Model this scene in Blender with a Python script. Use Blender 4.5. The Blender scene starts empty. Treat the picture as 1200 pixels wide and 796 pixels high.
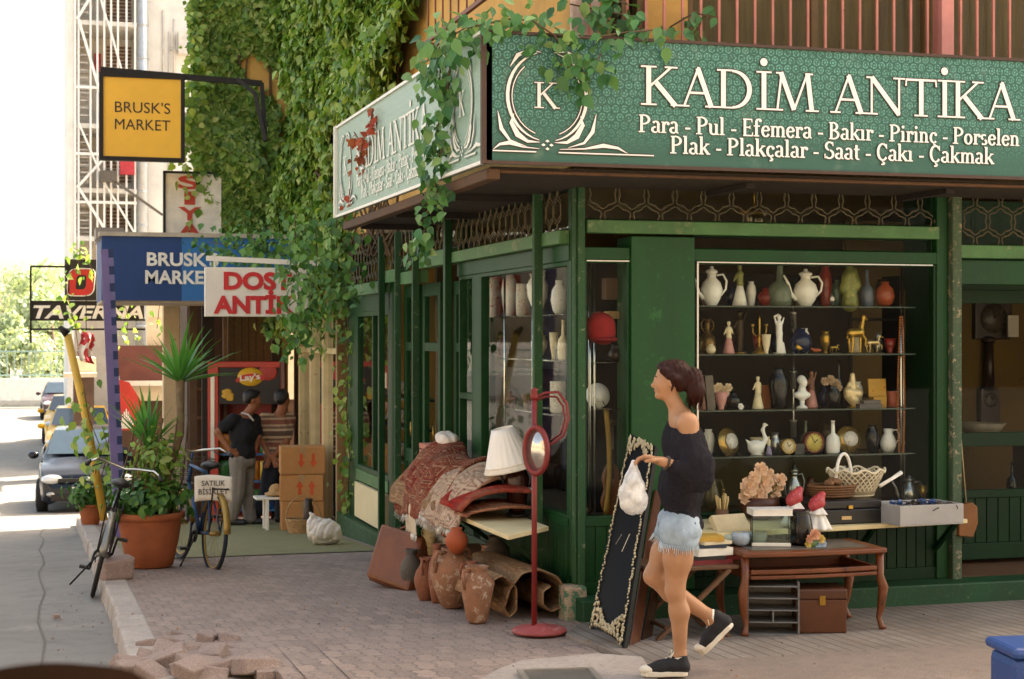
import bpy, bmesh, math, random
import numpy as np
from mathutils import Vector as V, Matrix as Mx, Euler
R = math.radians
sc = bpy.context.scene
# ------------------------------------------------------------------ camera, sky, sun, exposure
TH, F, CX, CY, H = R(16.1), 1905.0, 600.0, 394.0, 1.76
SN, CS = math.sin(TH), math.cos(TH)
cam = bpy.data.cameras.new('camera'); co = bpy.data.objects.new('camera', cam)
sc.collection.objects.link(co); sc.camera = co
co.location = (0, 0, H); co.rotation_euler = (R(90), 0, -TH)
cam.sensor_width = 36; cam.lens = F / 1200 * 36; cam.shift_y = -(CY - 398) / 1200 * -1
cam.clip_start = .05; cam.clip_end = 2000
cam.dof.use_dof = True; cam.dof.focus_distance = 9.4; cam.dof.aperture_fstop = 7
w = bpy.data.worlds.new("World"); sc.world = w; w.use_nodes = True
nt = w.node_tree; bg = nt.nodes['Background']
sky = nt.nodes.new('ShaderNodeTexSky'); sky.sky_type = 'NISHITA'; sky.sun_disc = False
SUN_EL, SUN_AZ = 47, 62        # azimuth measured clockwise from +Y (street direction) towards +X
sky.sun_elevation = R(SUN_EL); sky.sun_rotation = R(SUN_AZ)
sky.air_density = .8; sky.dust_density = 4.0; sky.ozone_density = .6
tint = nt.nodes.new('ShaderNodeMix'); tint.data_type = 'RGBA'; tint.blend_type = 'MULTIPLY'
tint.inputs[0].default_value = 1; tint.inputs[7].default_value = (1.0, .885, .68, 1)
nt.links.new(sky.outputs[0], tint.inputs[6]); nt.links.new(tint.outputs[2], bg.inputs[0])
bg.inputs[1].default_value = .15
sl = bpy.data.lights.new('sun', 'SUN'); so = bpy.data.objects.new('sun', sl); sc.collection.objects.link(so)
sl.energy = 3.6; sl.angle = R(.5); sl.color = (1, .93, .80)
sd = V((math.sin(R(SUN_AZ)) * math.cos(R(SUN_EL)), math.cos(R(SUN_AZ)) * math.cos(R(SUN_EL)), math.sin(R(SUN_EL))))
so.rotation_euler = (-sd).to_track_quat('-Z', 'Y').to_euler(); so.location = (20, 20, 40)
vs = sc.view_settings; vs.view_transform = 'Standard'; vs.look = 'None'; vs.gamma = 1; vs.exposure = 2.35
cy = sc.cycles; cy.use_denoising = True; cy.max_bounces = 8; cy.transparent_max_bounces = 12
cy.diffuse_bounces = 4; cy.glossy_bounces = 4; cy.transmission_bounces = 4; cy.sample_clamp_indirect = 6

# ------------------------------------------------------------------ pixel (1200 x 796) to world
def ray(px, py):
    t = (px - CX) / F
    return V((SN + t * CS, CS - t * SN, (CY - py) / F))
def atX(px, py, x): r = ray(px, py); return V((0, 0, H)) + r * (x / r.x)
def atY(px, py, y): r = ray(px, py); return V((0, 0, H)) + r * (y / r.y)
def atD(px, py, d): return V((0, 0, H)) + ray(px, py) * d
ZT = [(-60, 0), (7, 0), (8.5, -.01), (10, -.06), (12, -.14), (14, -.235), (17, -.40), (20.5, -.60), (25, -.92), (30, -1.24), (34, -1.38), (40, -1.42), (400, -1.42)]
_zx, _zy = [a for a, b in ZT], [b for a, b in ZT]
def zg(y): return float(np.interp(y, _zx, _zy))
def G(px, py, up=0.0):
    r = ray(px, py); lo, hi = 2.0, 300.0
    for i in range(60):
        d = (lo + hi) / 2
        if H + r.z * d > zg(r.y * d) + up: lo = d
        else: hi = d
    p = r * lo; return V((p.x, p.y, zg(p.y) + up))
def depth(p): return SN * p[0] + CS * p[1]
rnd = random.Random(7)

# ------------------------------------------------------------------ colours and materials
def lin(h):
    h = h.lstrip('#'); o = []
    for i in (0, 2, 4):
        c = int(h[i:i + 2], 16) / 255
        o.append(c / 12.92 if c <= .04045 else ((c + .055) / 1.055) ** 2.4)
    return tuple(o) + (1,)
def lum(c, k): return tuple(min(1, a * k) for a in c[:3]) + (1,)
_mats = {}
class NT:
    def __init__(s, name):
        s.m = bpy.data.materials.new(name); s.m.use_nodes = True; s.t = s.m.node_tree
        s.b = s.t.nodes['Principled BSDF']; s.o = s.t.nodes['Material Output']
    def n(s, kind, **kw):
        q = s.t.nodes.new('ShaderNode' + kind)
        for k, v in kw.items(): setattr(q, k, v)
        return q
    def l(s, a, b): s.t.links.new(a, b)
    def mix(s, f, a, b, mode='MIX'):
        q = s.n('Mix', data_type='RGBA', blend_type=mode)
        for sock, v in ((q.inputs[0], f), (q.inputs[6], a), (q.inputs[7], b)):
            if hasattr(v, 'links'): s.l(v, sock)
            else: sock.default_value = v
        return q.outputs[2]
    def ramp(s, x, stops, interp='LINEAR'):
        q = s.n('ValToRGB'); q.color_ramp.interpolation = interp; e = q.color_ramp.elements
        while len(e) < len(stops): e.new(.5)
        for i, (p, c) in enumerate(stops):
            e[i].position = p; e[i].color = c if len(c) == 4 else tuple(c) + (1,)
        s.l(x, q.inputs[0]); return q.outputs[0]
    def noise(s, scale, detail=4, vec=None, rough=.55):
        q = s.n('TexNoise'); q.inputs['Scale'].default_value = scale; q.inputs['Detail'].default_value = detail
        q.inputs['Roughness'].default_value = rough
        if vec is not None: s.l(vec, q.inputs['Vector'])
        return q.outputs[0]
    def coord(s, which='Object'): return s.n('TexCoord').outputs[which]
    def mapping(s, vec, sc_=(1, 1, 1), rot=(0, 0, 0), loc=(0, 0, 0)):
        q = s.n('Mapping'); s.l(vec, q.inputs[0]); q.inputs['Scale'].default_value = sc_
        q.inputs['Rotation'].default_value = rot; q.inputs['Location'].default_value = loc; return q.outputs[0]
    def math(s, op, a, b=0.0):
        q = s.n('Math', operation=op)
        for i, v in enumerate((a, b)):
            if hasattr(v, 'links'): s.l(v, q.inputs[i])
            else: q.inputs[i].default_value = v
        return q.outputs[0]
    def bump(s, x, strength, dist=.01, chain=None):
        q = s.n('Bump'); q.inputs['Strength'].default_value = strength; q.inputs['Distance'].default_value = dist
        s.l(x, q.inputs['Height'])
        if chain is not None: s.l(chain, q.inputs['Normal'])
        return q.outputs[0]
    def done(s, col=None, rough=None, normal=None, metal=0, spec=.5):
        if col is not None:
            if hasattr(col, 'links'): s.l(col, s.b.inputs['Base Color'])
            else: s.b.inputs['Base Color'].default_value = col
        if rough is not None:
            if hasattr(rough, 'links'): s.l(rough, s.b.inputs['Roughness'])
            else: s.b.inputs['Roughness'].default_value = rough
        if normal is not None: s.l(normal, s.b.inputs['Normal'])
        s.b.inputs['Metallic'].default_value = metal; s.b.inputs['Specular IOR Level'].default_value = spec
        return s.m
def mat(c, rough=.6, metal=0, var=.18, scale=5, bump=.15, bscale=60, wear=None, wearamt=.38, grain=None, spec=.45, name=None):
    """painted / plain surface: colour with mottling, optional worn patches and stretched wood grain"""
    key = (c, rough, metal, var, scale, bump, bscale, wear, wearamt, grain, spec)
    if key in _mats: return _mats[key]
    n = NT(name or 'surface'); b = lin(c); co_ = n.coord()
    v = n.mapping(co_, grain) if grain else co_
    x = n.noise(scale, 5, v, .62)
    col = n.mix(n.ramp(x, [(.3, (0, 0, 0)), (.7, (1, 1, 1))]), lum(b, 1 - var), lum(b, 1 + var))
    if wear:
        y = n.noise(scale * 2.3, 8, co_, .72)
        col = n.mix(n.ramp(y, [(1 - wearamt - .03, (0, 0, 0)), (1 - wearamt + .03, (1, 1, 1))]), col, lin(wear))
        col = n.mix(n.ramp(n.noise(scale * 11, 5, co_, .7), [(.62, (0, 0, 0)), (.66, (.4, .4, .4))]), col, lum(lin(wear), 1.3)); col = n.mix(n.ramp(n.noise(.9, 5, co_, .7), [(.45, (0, 0, 0)), (.75, (.6, .6, .6))]), col, lum(b, .55))
    nm = n.bump(n.noise(bscale, 4, v), bump, .004) if bump else None
    rr = n.math('ADD', n.math('MULTIPLY', x, .2), max(0, rough - .1))
    _mats[key] = n.done(col, rr, nm, metal, spec); return _mats[key]
def glass(name='glass', tint=(.93, .96, .92), refl=1.0):
    k = ('glass', tint, refl)
    if k in _mats: return _mats[k]
    n = NT(name); f = n.n('Fresnel'); f.inputs[0].default_value = 1.45
    tr = n.n('BsdfTransparent'); tr.inputs[0].default_value = tint + (1,)
    gl = n.n('BsdfGlossy'); gl.inputs['Roughness'].default_value = .02
    mx = n.n('MixShader'); n.l(n.math('MULTIPLY', f.outputs[0], refl), mx.inputs[0])
    n.l(tr.outputs[0], mx.inputs[1]); n.l(gl.outputs[0], mx.inputs[2]); n.l(mx.outputs[0], n.o.inputs[0])
    _mats[k] = n.m; return n.m
def leafmat(cols, rough=.5, name='leaf', trans=.25):
    n = NT(name); g = n.n('NewGeometry'); k = len(cols)
    c = n.ramp(g.outputs['Random Per Island'], [(i / max(1, k - 1), lin(x)) for i, x in enumerate(cols)])
    n.l(c, n.b.inputs['Base Color']); n.b.inputs['Roughness'].default_value = rough
    tl = n.n('BsdfTranslucent'); n.l(n.mix(1.0, c, (1.0, 1.0, .45, 1), 'MULTIPLY'), tl.inputs[0])
    mx = n.n('MixShader'); mx.inputs[0].default_value = trans
    n.l(n.b.outputs[0], mx.inputs[1]); n.l(tl.outputs[0], mx.inputs[2]); n.l(mx.outputs[0], n.o.inputs[0]); return n.m

# ------------------------------------------------------------------ mesh builder
def rotm(rx=0, ry=0, rz=0): return Euler((R(rx), R(ry), R(rz))).to_matrix().to_4x4()
def TR(loc, rx=0, ry=0, rz=0): return Mx.Translation(V(loc)) @ rotm(rx, ry, rz)
class MB:
    def __init__(s): s.v, s.f, s.sm, s.mi = [], [], [], []
    def add(s, vs, fs, smooth=False, mi=0, M=None):
        k = len(s.v)
        for p in vs: s.v.append(tuple(M @ V(p)) if M is not None else tuple(p))
        for f in fs: s.f.append(tuple(i + k for i in f)); s.sm.append(smooth); s.mi.append(mi)
        return s
    def box(s, x0, x1, y0, y1, z0, z1, mi=0, M=None):
        vs = [(x, y, z) for z in (z0, z1) for y in (y0, y1) for x in (x0, x1)]
        return s.add(vs, [(0, 2, 3, 1), (4, 5, 7, 6), (0, 1, 5, 4), (2, 6, 7, 3), (0, 4, 6, 2), (1, 3, 7, 5)], False, mi, M)
    def cbox(s, c, d, M=None, mi=0):
        return s.box(c[0] - d[0] / 2, c[0] + d[0] / 2, c[1] - d[1] / 2, c[1] + d[1] / 2, c[2] - d[2] / 2, c[2] + d[2] / 2, mi, M)
    def bar(s, p0, p1, w_, h_=None, up=(0, 0, 1), mi=0):
        p0, p1 = V(p0), V(p1); h_ = h_ or w_; d = (p1 - p0).normalized(); u = V(up)
        if abs(d.dot(u)) > .98: u = V((1, 0, 0))
        a = d.cross(u).normalized(); b = a.cross(d).normalized()
        vs = [p + a * (i * w_ / 2) + b * (j * h_ / 2) for p in (p0, p1) for i, j in ((-1, -1), (1, -1), (1, 1), (-1, 1))]
        return s.add(vs, [(0, 1, 2, 3), (7, 6, 5, 4), (0, 4, 5, 1), (1, 5, 6, 2), (2, 6, 7, 3), (3, 7, 4, 0)], False, mi)
    def tube(s, pts, r, n=8, mi=0, closed=False, M=None):
        pts = [V(p) for p in pts]; N_ = len(pts); rs = r if hasattr(r, '__len__') else [r] * N_
        vs = []; prev = None
        for i, p in enumerate(pts):
            if closed: t = pts[(i + 1) % N_] - pts[i - 1]
            else: t = pts[min(i + 1, N_ - 1)] - pts[max(i - 1, 0)]
            t = t.normalized() if t.length > 1e-9 else V((0, 0, 1))
            if prev is None:
                a = t.cross(V((0, 0, 1)) if abs(t.z) < .9 else V((1, 0, 0))).normalized()
            else:
                a = prev - t * prev.dot(t)
                a = a.normalized() if a.length > 1e-6 else t.cross(V((0, 1, .3))).normalized()
            prev = a; b = t.cross(a)
            for k in range(n):
                q = 2 * math.pi * k / n; vs.append(p + (a * math.cos(q) + b * math.sin(q)) * rs[i])
        fs = []
        for i in range(N_ if closed else N_ - 1):
            j = (i + 1) % N_
            for k in range(n): fs.append((i * n + k, i * n + (k + 1) % n, j * n + (k + 1) % n, j * n + k))
        if not closed: fs += [tuple(range(n))[::-1], tuple((N_ - 1) * n + k for k in range(n))]
        return s.add(vs, fs, True, mi, M)
    def lathe(s, prof, c=(0, 0, 0), n=20, mi=0, M=None, sx=1, sy=1):
        vs, fs = [], []
        for r, z in prof:
            for k in range(n):
                q = 2 * math.pi * k / n; vs.append((c[0] + r * sx * math.cos(q), c[1] + r * sy * math.sin(q), c[2] + z))
        for i in range(len(prof) - 1):
            for k in range(n): fs.append((i * n + k, i * n + (k + 1) % n, (i + 1) * n + (k + 1) % n, (i + 1) * n + k))
        if prof[0][0] > 1e-4: fs.append(tuple(range(n))[::-1])
        if prof[-1][0] > 1e-4: fs.append(tuple((len(prof) - 1) * n + k for k in range(n)))
        return s.add(vs, fs, True, mi, M)
    def ell(s, c, r, n=14, M=None, mi=0):
        r = r if hasattr(r, '__len__') else (r, r, r)
        prof = [(math.sin(math.pi * i / (n - 1)), -math.cos(math.pi * i / (n - 1))) for i in range(n)]
        m = Mx.Translation(V(c)) @ Mx.Diagonal(V((*r, 1)))
        if M is not None: m = M @ m
        return s.lathe([(max(a, 1e-4), b) for a, b in prof], n=n, M=m, mi=mi)
    def prism(s, out, h, M=None, mi=0, smooth=False):
        n = len(out); vs = [(x, y, 0) for x, y in out] + [(x, y, h) for x, y in out]
        return s.add(vs, [tuple(range(n))[::-1], tuple(range(n, 2 * n))] + [(i, (i + 1) % n, n + (i + 1) % n, n + i) for i in range(n)], smooth, mi, M)
    def quad(s, a, b, c, d, mi=0): return s.add([a, b, c, d], [(0, 1, 2, 3)], False, mi)
    def grid(s, fn, nu, nv, smooth=True, mi=0, M=None):
        vs = [fn(i / nu, j / nv) for j in range(nv + 1) for i in range(nu + 1)]
        return s.add(vs, [(j * (nu + 1) + i, j * (nu + 1) + i + 1, (j + 1) * (nu + 1) + i + 1, (j + 1) * (nu + 1) + i) for j in range(nv) for i in range(nu)], smooth, mi, M)
    def build(s, name, m, parent=None, world=False, bevel=0, solid=0, sub=0, recalc=True):
        me = bpy.data.meshes.new(name); me.from_pydata(s.v, [], s.f)
        me.polygons.foreach_set('use_smooth', s.sm); me.polygons.foreach_set('material_index', s.mi)
        if recalc:
            b = bmesh.new(); b.from_mesh(me); bmesh.ops.recalc_face_normals(b, faces=b.faces); b.to_mesh(me); b.free()
        return link(name, me, m, parent, world, bevel, solid, sub)
def link(name, me, m, parent=None, world=False, bevel=0, solid=0, sub=0):
    for q in (m if isinstance(m, (list, tuple)) else [m]): me.materials.append(q)
    o = bpy.data.objects.new(name, me); sc.collection.objects.link(o)
    if parent is not None:
        if world: me.transform(wmat(parent).inverted())
        o.parent = parent
    if solid:
        d = o.modifiers.new('s', 'SOLIDIFY'); d.thickness = solid; d.offset = 0
    if bevel:
        d = o.modifiers.new('b', 'BEVEL'); d.width = bevel; d.segments = 2; d.limit_method = 'ANGLE'; d.angle_limit = R(50)
    if sub:
        d = o.modifiers.new('u', 'SUBSURF'); d.levels = sub; d.render_levels = sub
    return o
def wmat(o):
    m = Mx.LocRotScale(o.location, o.rotation_euler, o.scale)
    return wmat(o.parent) @ m if o.parent else m
def tag(o, label, cat, group=None, kind=None):
    if label: o['label'] = label
    if cat: o['category'] = cat
    if group: o['group'] = group
    if kind: o['kind'] = kind
    return o
def thing(name, label, cat, loc=(0, 0, 0), rz=0, group=None):
    o = bpy.data.objects.new(name, None); sc.collection.objects.link(o); o.empty_display_size = .1
    o.location = loc; o.rotation_euler = (0, 0, R(rz)); return tag(o, label, cat, group)
def single(mb, name, m, label, cat, loc, rz=0, group=None, **kw):
    o = mb.build(name, m, **kw); o.location = loc; o.rotation_euler = (0, 0, R(rz)); return tag(o, label, cat, group)
def structure(o): o['kind'] = 'structure'; return o
def copy_tree(o, parent=None):
    c = o.copy(); sc.collection.objects.link(c)
    if parent is not None: c.parent = parent
    for ch in list(o.children): copy_tree(ch, c)
    return c

# ------------------------------------------------------------------ smooth blended bodies (signed distance + surface nets)
def sdf(prims, h=.01, k=.02):
    lo = np.full(3, 1e9); hi = -lo; ps = []
    for p in prims:
        kk = p[-1] if isinstance(p[-1], dict) and 'k' in p[-1] else {'k': k}
        if p[0] == 'c':
            a, b = np.array(p[1], float), np.array(p[2], float); r = max(p[3], p[4])
            l_, h_ = np.minimum(a, b) - r, np.maximum(a, b) + r
        else:
            a = np.array(p[1], float); r = max(p[2]); l_, h_ = a - r, a + r
        ps.append((p, l_, h_, kk['k'])); lo = np.minimum(lo, l_); hi = np.maximum(hi, h_)
    lo = lo - 3 * h; n = np.ceil((hi - lo) / h).astype(int) + 4
    D = np.full(n, 1.0); ax = [lo[i] + h * np.arange(n[i]) for i in range(3)]
    for p, l_, h_, kk in ps:
        m = kk + 3 * h
        i0 = np.maximum(0, np.floor((l_ - m - lo) / h).astype(int)); i1 = np.minimum(n, np.ceil((h_ + m - lo) / h).astype(int) + 1)
        X, Y, Z = np.meshgrid(ax[0][i0[0]:i1[0]], ax[1][i0[1]:i1[1]], ax[2][i0[2]:i1[2]], indexing='ij')
        if p[0] == 'c':
            a, b = np.array(p[1], float), np.array(p[2], float); d = b - a; L = max(d @ d, 1e-12)
            t = np.clip(((X - a[0]) * d[0] + (Y - a[1]) * d[1] + (Z - a[2]) * d[2]) / L, 0, 1)
            q = np.sqrt((X - a[0] - t * d[0]) ** 2 + (Y - a[1] - t * d[1]) ** 2 + (Z - a[2] - t * d[2]) ** 2) - (p[3] + (p[4] - p[3]) * t)
        else:
            c_ = p[1]; x, y, z = X - c_[0], Y - c_[1], Z - c_[2]
            if len(p) > 3 and not isinstance(p[3], dict):
                m3 = np.array(Euler([R(e) for e in p[3]]).to_matrix().transposed())
                x, y, z = (m3[i, 0] * x + m3[i, 1] * y + m3[i, 2] * z for i in range(3))
            r = p[2]; k0 = np.sqrt((x / r[0]) ** 2 + (y / r[1]) ** 2 + (z / r[2]) ** 2)
            k1 = np.sqrt((x / r[0] ** 2) ** 2 + (y / r[1] ** 2) ** 2 + (z / r[2] ** 2) ** 2)
            q = k0 * (k0 - 1) / np.maximum(k1, 1e-9)
        s_ = (slice(i0[0], i1[0]), slice(i0[1], i1[1]), slice(i0[2], i1[2])); c_ = D[s_]
        if kk > 0:
            hh = np.maximum(kk - np.abs(c_ - q), 0) / kk; D[s_] = np.minimum(c_, q) - hh * hh * kk * .25
        else: D[s_] = np.minimum(c_, q)
    c8 = [(i, j, l) for i in (0, 1) for j in (0, 1) for l in (0, 1)]
    sub = lambda o: D[o[0]:n[0] - 1 + o[0], o[1]:n[1] - 1 + o[1], o[2]:n[2] - 1 + o[2]]
    vals = {o: sub(o) for o in c8}; ins = sum((vals[o] < 0).astype(int) for o in c8); mk = (ins > 0) & (ins < 8)
    idx = np.argwhere(mk); num = np.full(mk.shape, -1, int); num[mk] = np.arange(len(idx))
    acc = np.zeros((len(idx), 3)); cnt = np.zeros(len(idx)); vv = {o: vals[o][mk] for o in c8}
    for o in c8:
        for a in range(3):
            if o[a] == 0:
                e = list(o); e[a] = 1; e = tuple(e); d0, d1 = vv[o], vv[e]; cr = (d0 < 0) != (d1 < 0)
                t = np.where(cr, d0 / np.where(cr, d0 - d1, 1), 0); pt = np.tile(np.array(o, float), (len(idx), 1)); pt[:, a] += t
                acc[cr] += pt[cr]; cnt[cr] += 1
    vts = lo + h * (idx + acc / cnt[:, None]); fs = []
    for a in range(3):
        o1 = [0, 0, 0]; o1[a] = 1; b, c = (a + 1) % 3, (a + 2) % 3
        A = D[tuple(slice(1, n[i] - 1) for i in range(3))]; B = D[tuple(slice(1 + o1[i], n[i] - 1 + o1[i]) for i in range(3))]
        sg = (A < 0) != (B < 0); q = np.argwhere(sg) + 1; fl = (A < 0)[sg]
        eb, ec = np.zeros(3, int), np.zeros(3, int); eb[b] = 1; ec[c] = 1
        g = lambda z_: num[z_[:, 0], z_[:, 1], z_[:, 2]]
        f4 = np.stack([g(q - eb - ec), g(q - ec), g(q), g(q - eb)], 1); f4[~fl] = f4[~fl][:, ::-1]; fs.append(f4)
    return vts, np.concatenate(fs)
def blob(name, prims, m, parent=None, world=False, h=.01, k=.02, wob=0, wscale=8, seed=1, smooth=True):
    v, f = sdf(prims, h, k)
    if wob:
        g = np.random.RandomState(seed); nrm = np.zeros_like(v); ph = g.rand(6) * 6; fr = (g.rand(6, 3) - .5) * 2 * wscale * 6
        d = sum(np.sin(v @ fr[i] + ph[i]) for i in range(6)) / 3
        cen = v.mean(0); dr = v - cen; dr /= np.linalg.norm(dr, axis=1)[:, None] + 1e-9; v = v + dr * (d * wob)[:, None]
    me = bpy.data.meshes.new(name); me.from_pydata(v.tolist(), [], f.tolist())
    me.polygons.foreach_set('use_smooth', [smooth] * len(f)); return link(name, me, m, parent, world)

def wrinkle(o, amp, fr, seed, zf=.55):
    r = np.random.RandomState(seed); me = o.data; n = len(me.vertices); co_ = np.empty(n * 3); me.vertices.foreach_get('co', co_); co_ = co_.reshape(-1, 3); nr = np.empty(n * 3); me.vertices.foreach_get('normal', nr); nr = nr.reshape(-1, 3); d = np.zeros(n)
    for i in range(9): k = r.normal(0, fr, 3); k[2] *= zf; d += np.abs(np.sin(co_ @ k + r.rand() * 6)) * (.6 + .4 * r.rand())
    co_ += nr * ((d - d.mean()) * amp / 3)[:, None]; me.vertices.foreach_set('co', co_.ravel()); me.update()
# ------------------------------------------------------------------ leaves (many small folded faces in one mesh)
def leaves_mesh(name, P, Nn, size, m, parent=None, world=True, droop=.7, seed=1, aspect=.62, lobes=1):
    g = np.random.RandomState(seed); P = np.asarray(P, float); n = len(P); Nn = np.asarray(Nn, float)
    size = np.broadcast_to(np.asarray(size, float), (n,)) * (.5 + .9 * g.rand(n))
    Nn = Nn + g.normal(0, .45, (n, 3)); Nn /= np.linalg.norm(Nn, axis=1)[:, None]
    down = np.zeros((n, 3)); down[:, 2] = -droop; down += g.normal(0, .5, (n, 3))
    T = down - Nn * (down * Nn).sum(1)[:, None]; T /= np.linalg.norm(T, axis=1)[:, None] + 1e-9; B = np.cross(Nn, T)
    if lobes == 1: tpl = np.array([(0, 0, 0), (.18, aspect * .4, .06), (.48, aspect * .5, .08), (1, 0, -.14), (.48, -aspect * .5, .08), (.18, -aspect * .4, .06), (.45, 0, -.02)]); fc = [(0, 1, 6), (1, 2, 6), (2, 3, 6), (3, 4, 6), (4, 5, 6), (5, 0, 6)]
    else: tpl = np.array([(0, 0, 0), (.28, .5, .05), (.5, .24, .06), (1, 0, -.12), (.5, -.24, .06), (.28, -.5, .05), (.4, 0, -.02)]); fc = [(0, 1, 6), (1, 2, 6), (2, 3, 6), (3, 4, 6), (4, 5, 6), (5, 0, 6)]
    k = len(tpl)
    vs = P[:, None, :] + size[:, None, None] * (tpl[None, :, 0:1] * T[:, None] + tpl[None, :, 1:2] * B[:, None] + tpl[None, :, 2:3] * Nn[:, None])
    fs = (np.arange(n)[:, None, None] * k + np.array(fc)[None]).reshape(-1, 3)
    me = bpy.data.meshes.new(name); me.from_pydata(vs.reshape(-1, 3).tolist(), [], fs.tolist())
    me.polygons.foreach_set('use_smooth', [True] * len(fs)); return link(name, me, m, parent, world)
def blades(mb, base, n, L, w_, tilt, seed=0, bend=.5, mi=0):
    """a rosette of long sword leaves (yucca)"""
    g = random.Random(seed)
    for i in range(n):
        q = g.uniform(0, 6.283); tl = g.uniform(*tilt); l = L * g.uniform(.7, 1.1); d = V((math.cos(q), math.sin(q), 0)); pts = []
        for j in range(6):
            u = j / 5; ang = tl + bend * u * u * g.uniform(.6, 1.2)
            pts.append((pts[-1] if pts else V(base)) + ((d * math.sin(ang) + V((0, 0, 1)) * math.cos(ang)) * l / 5 if j else V((0, 0, 0))))
        sd_ = V((-d.y, d.x, 0)); vs = []
        for j, p in enumerate(pts):
            ww = w_ * (.55 + .9 * (j / 5) * 1.1 if j < 2 else 1) * (1 - max(0, j - 2) / 3.02) ; vs += [p - sd_ * ww / 2, p - V((0, 0, .25 * ww)), p + sd_ * ww / 2]
        fs = []
        for j in range(5): fs += [(j * 3, j * 3 + 1, j * 3 + 4, j * 3 + 3), (j * 3 + 1, j * 3 + 2, j * 3 + 5, j * 3 + 4)]
        mb.add(vs, fs, True, mi)

# ------------------------------------------------------------------ lettering
def text_mb(txt, height, bold=0, spacing=1, shear=0, xs=1, thick=.004):
    cu = bpy.data.curves.new('t', 'FONT'); cu.body = txt; cu.align_x = 'LEFT'; cu.size = 1; cu.offset = bold; cu.space_character = spacing; cu.shear = shear; cu.extrude = .0; cu.resolution_u = 4
    o = bpy.data.objects.new('t', cu); sc.collection.objects.link(o); dg = bpy.context.evaluated_depsgraph_get()
    me = bpy.data.meshes.new_from_object(o.evaluated_get(dg)); vs = [(v.co.x, v.co.y, 0) for v in me.vertices]; fs = [tuple(p.vertices) for p in me.polygons]
    bpy.data.objects.remove(o); bpy.data.meshes.remove(me); bpy.data.curves.remove(cu)
    xsv = [v[0] for v in vs] or [0]; k = height / .70; x0 = min(xsv); W = (max(xsv) - x0) * k * xs
    return [((x - x0) * k * xs, y * k, 0) for x, y, z in vs], fs, W
def put_text(mb, txt, M, height, width=None, bold=0, spacing=1, shear=0, center=True, mi=0):
    vs, fs, W = text_mb(txt, height, bold, spacing, shear)
    k = (width / W) if width else 1; W *= k; dx = -W / 2 if center else 0
    mb.add([(x * k + dx, y, 0) for x, y, z in vs], fs, False, mi, M); return W
def arc(cx, cy_, rx, ry, a0, a1, n=10): return [(cx + rx * math.cos(R(a0 + (a1 - a0) * i / n)), cy_ + ry * math.sin(R(a0 + (a1 - a0) * i / n))) for i in range(n + 1)]
def L(*p): return [tuple(q) for q in p]
sf = lambda x, y, w_=.22: [(x - w_ / 2, y), (x + w_ / 2, y)]     # a serif bar
# broad pen capitals: strokes as (weight, points); weight T thick, N thin
T_, N_, S_ = .135, .06, .045
CAP = {
 'K': (.80, [(T_, L((.14, 0), (.14, 1))), (N_, L((.14, .45), (.62, .98))), (T_, L((.30, .58), (.72, 0))), (S_, sf(.14, .02, .34)), (S_, sf(.14, .98, .34)), (S_, sf(.62, .98, .28)), (S_, sf(.74, .02, .26))]),
 'A': (.82, [(N_, L((.10, 0), (.42, 1.03))), (T_, L((.40, 1.0), (.70, 0))), (N_, L((.22, .36), (.58, .36))), (S_, sf(.10, .02, .24)), (S_, sf(.71, .02, .30))]),
 'D': (.86, [(T_, L((.14, 0), (.14, 1))), (S_, L((.14, .98), (.36, .98))), (S_, L((.14, .02), (.36, .02))), ('p', arc(.34, .5, .38, .47, 90, -90, 16)), (S_, L((.0, .98), (.2, .98))), (S_, L((.0, .02), (.2, .02)))]),
 'İ': (.36, [(T_, L((.18, 0), (.18, 1))), (S_, sf(.18, .02, .34)), (S_, sf(.18, .98, .34)), ('d', L((.18, 1.24)))]),
 'M': (1.02, [(N_, L((.12, 0), (.22, 1))), (T_, L((.20, 1), (.50, .03))), (N_, L((.50, .03), (.80, 1))), (T_, L((.80, 1), (.90, 0))), (S_, sf(.12, .02, .26)), (S_, sf(.91, .02, .30)), (S_, sf(.17, .98, .16)), (S_, sf(.84, .98, .18))]),
 'N': (.90, [(N_, L((.12, 0), (.12, 1))), (T_, L((.12, .99), (.76, .02))), (N_, L((.76, 0), (.76, 1))), (S_, sf(.12, .02, .28)), (S_, sf(.76, .98, .28)), (S_, sf(.08, .98, .18))]),
 'T': (.76, [(T_, L((.38, 0), (.38, 1))), (N_, L((.02, .97), (.74, .97))), (S_, sf(.38, .02, .32)), (S_, L((.035, 1), (.02, .80))), (S_, L((.725, 1), (.74, .80)))]),
 ' ': (.32, [])}
t_, n_, s_ = .155, .075, .06
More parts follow.
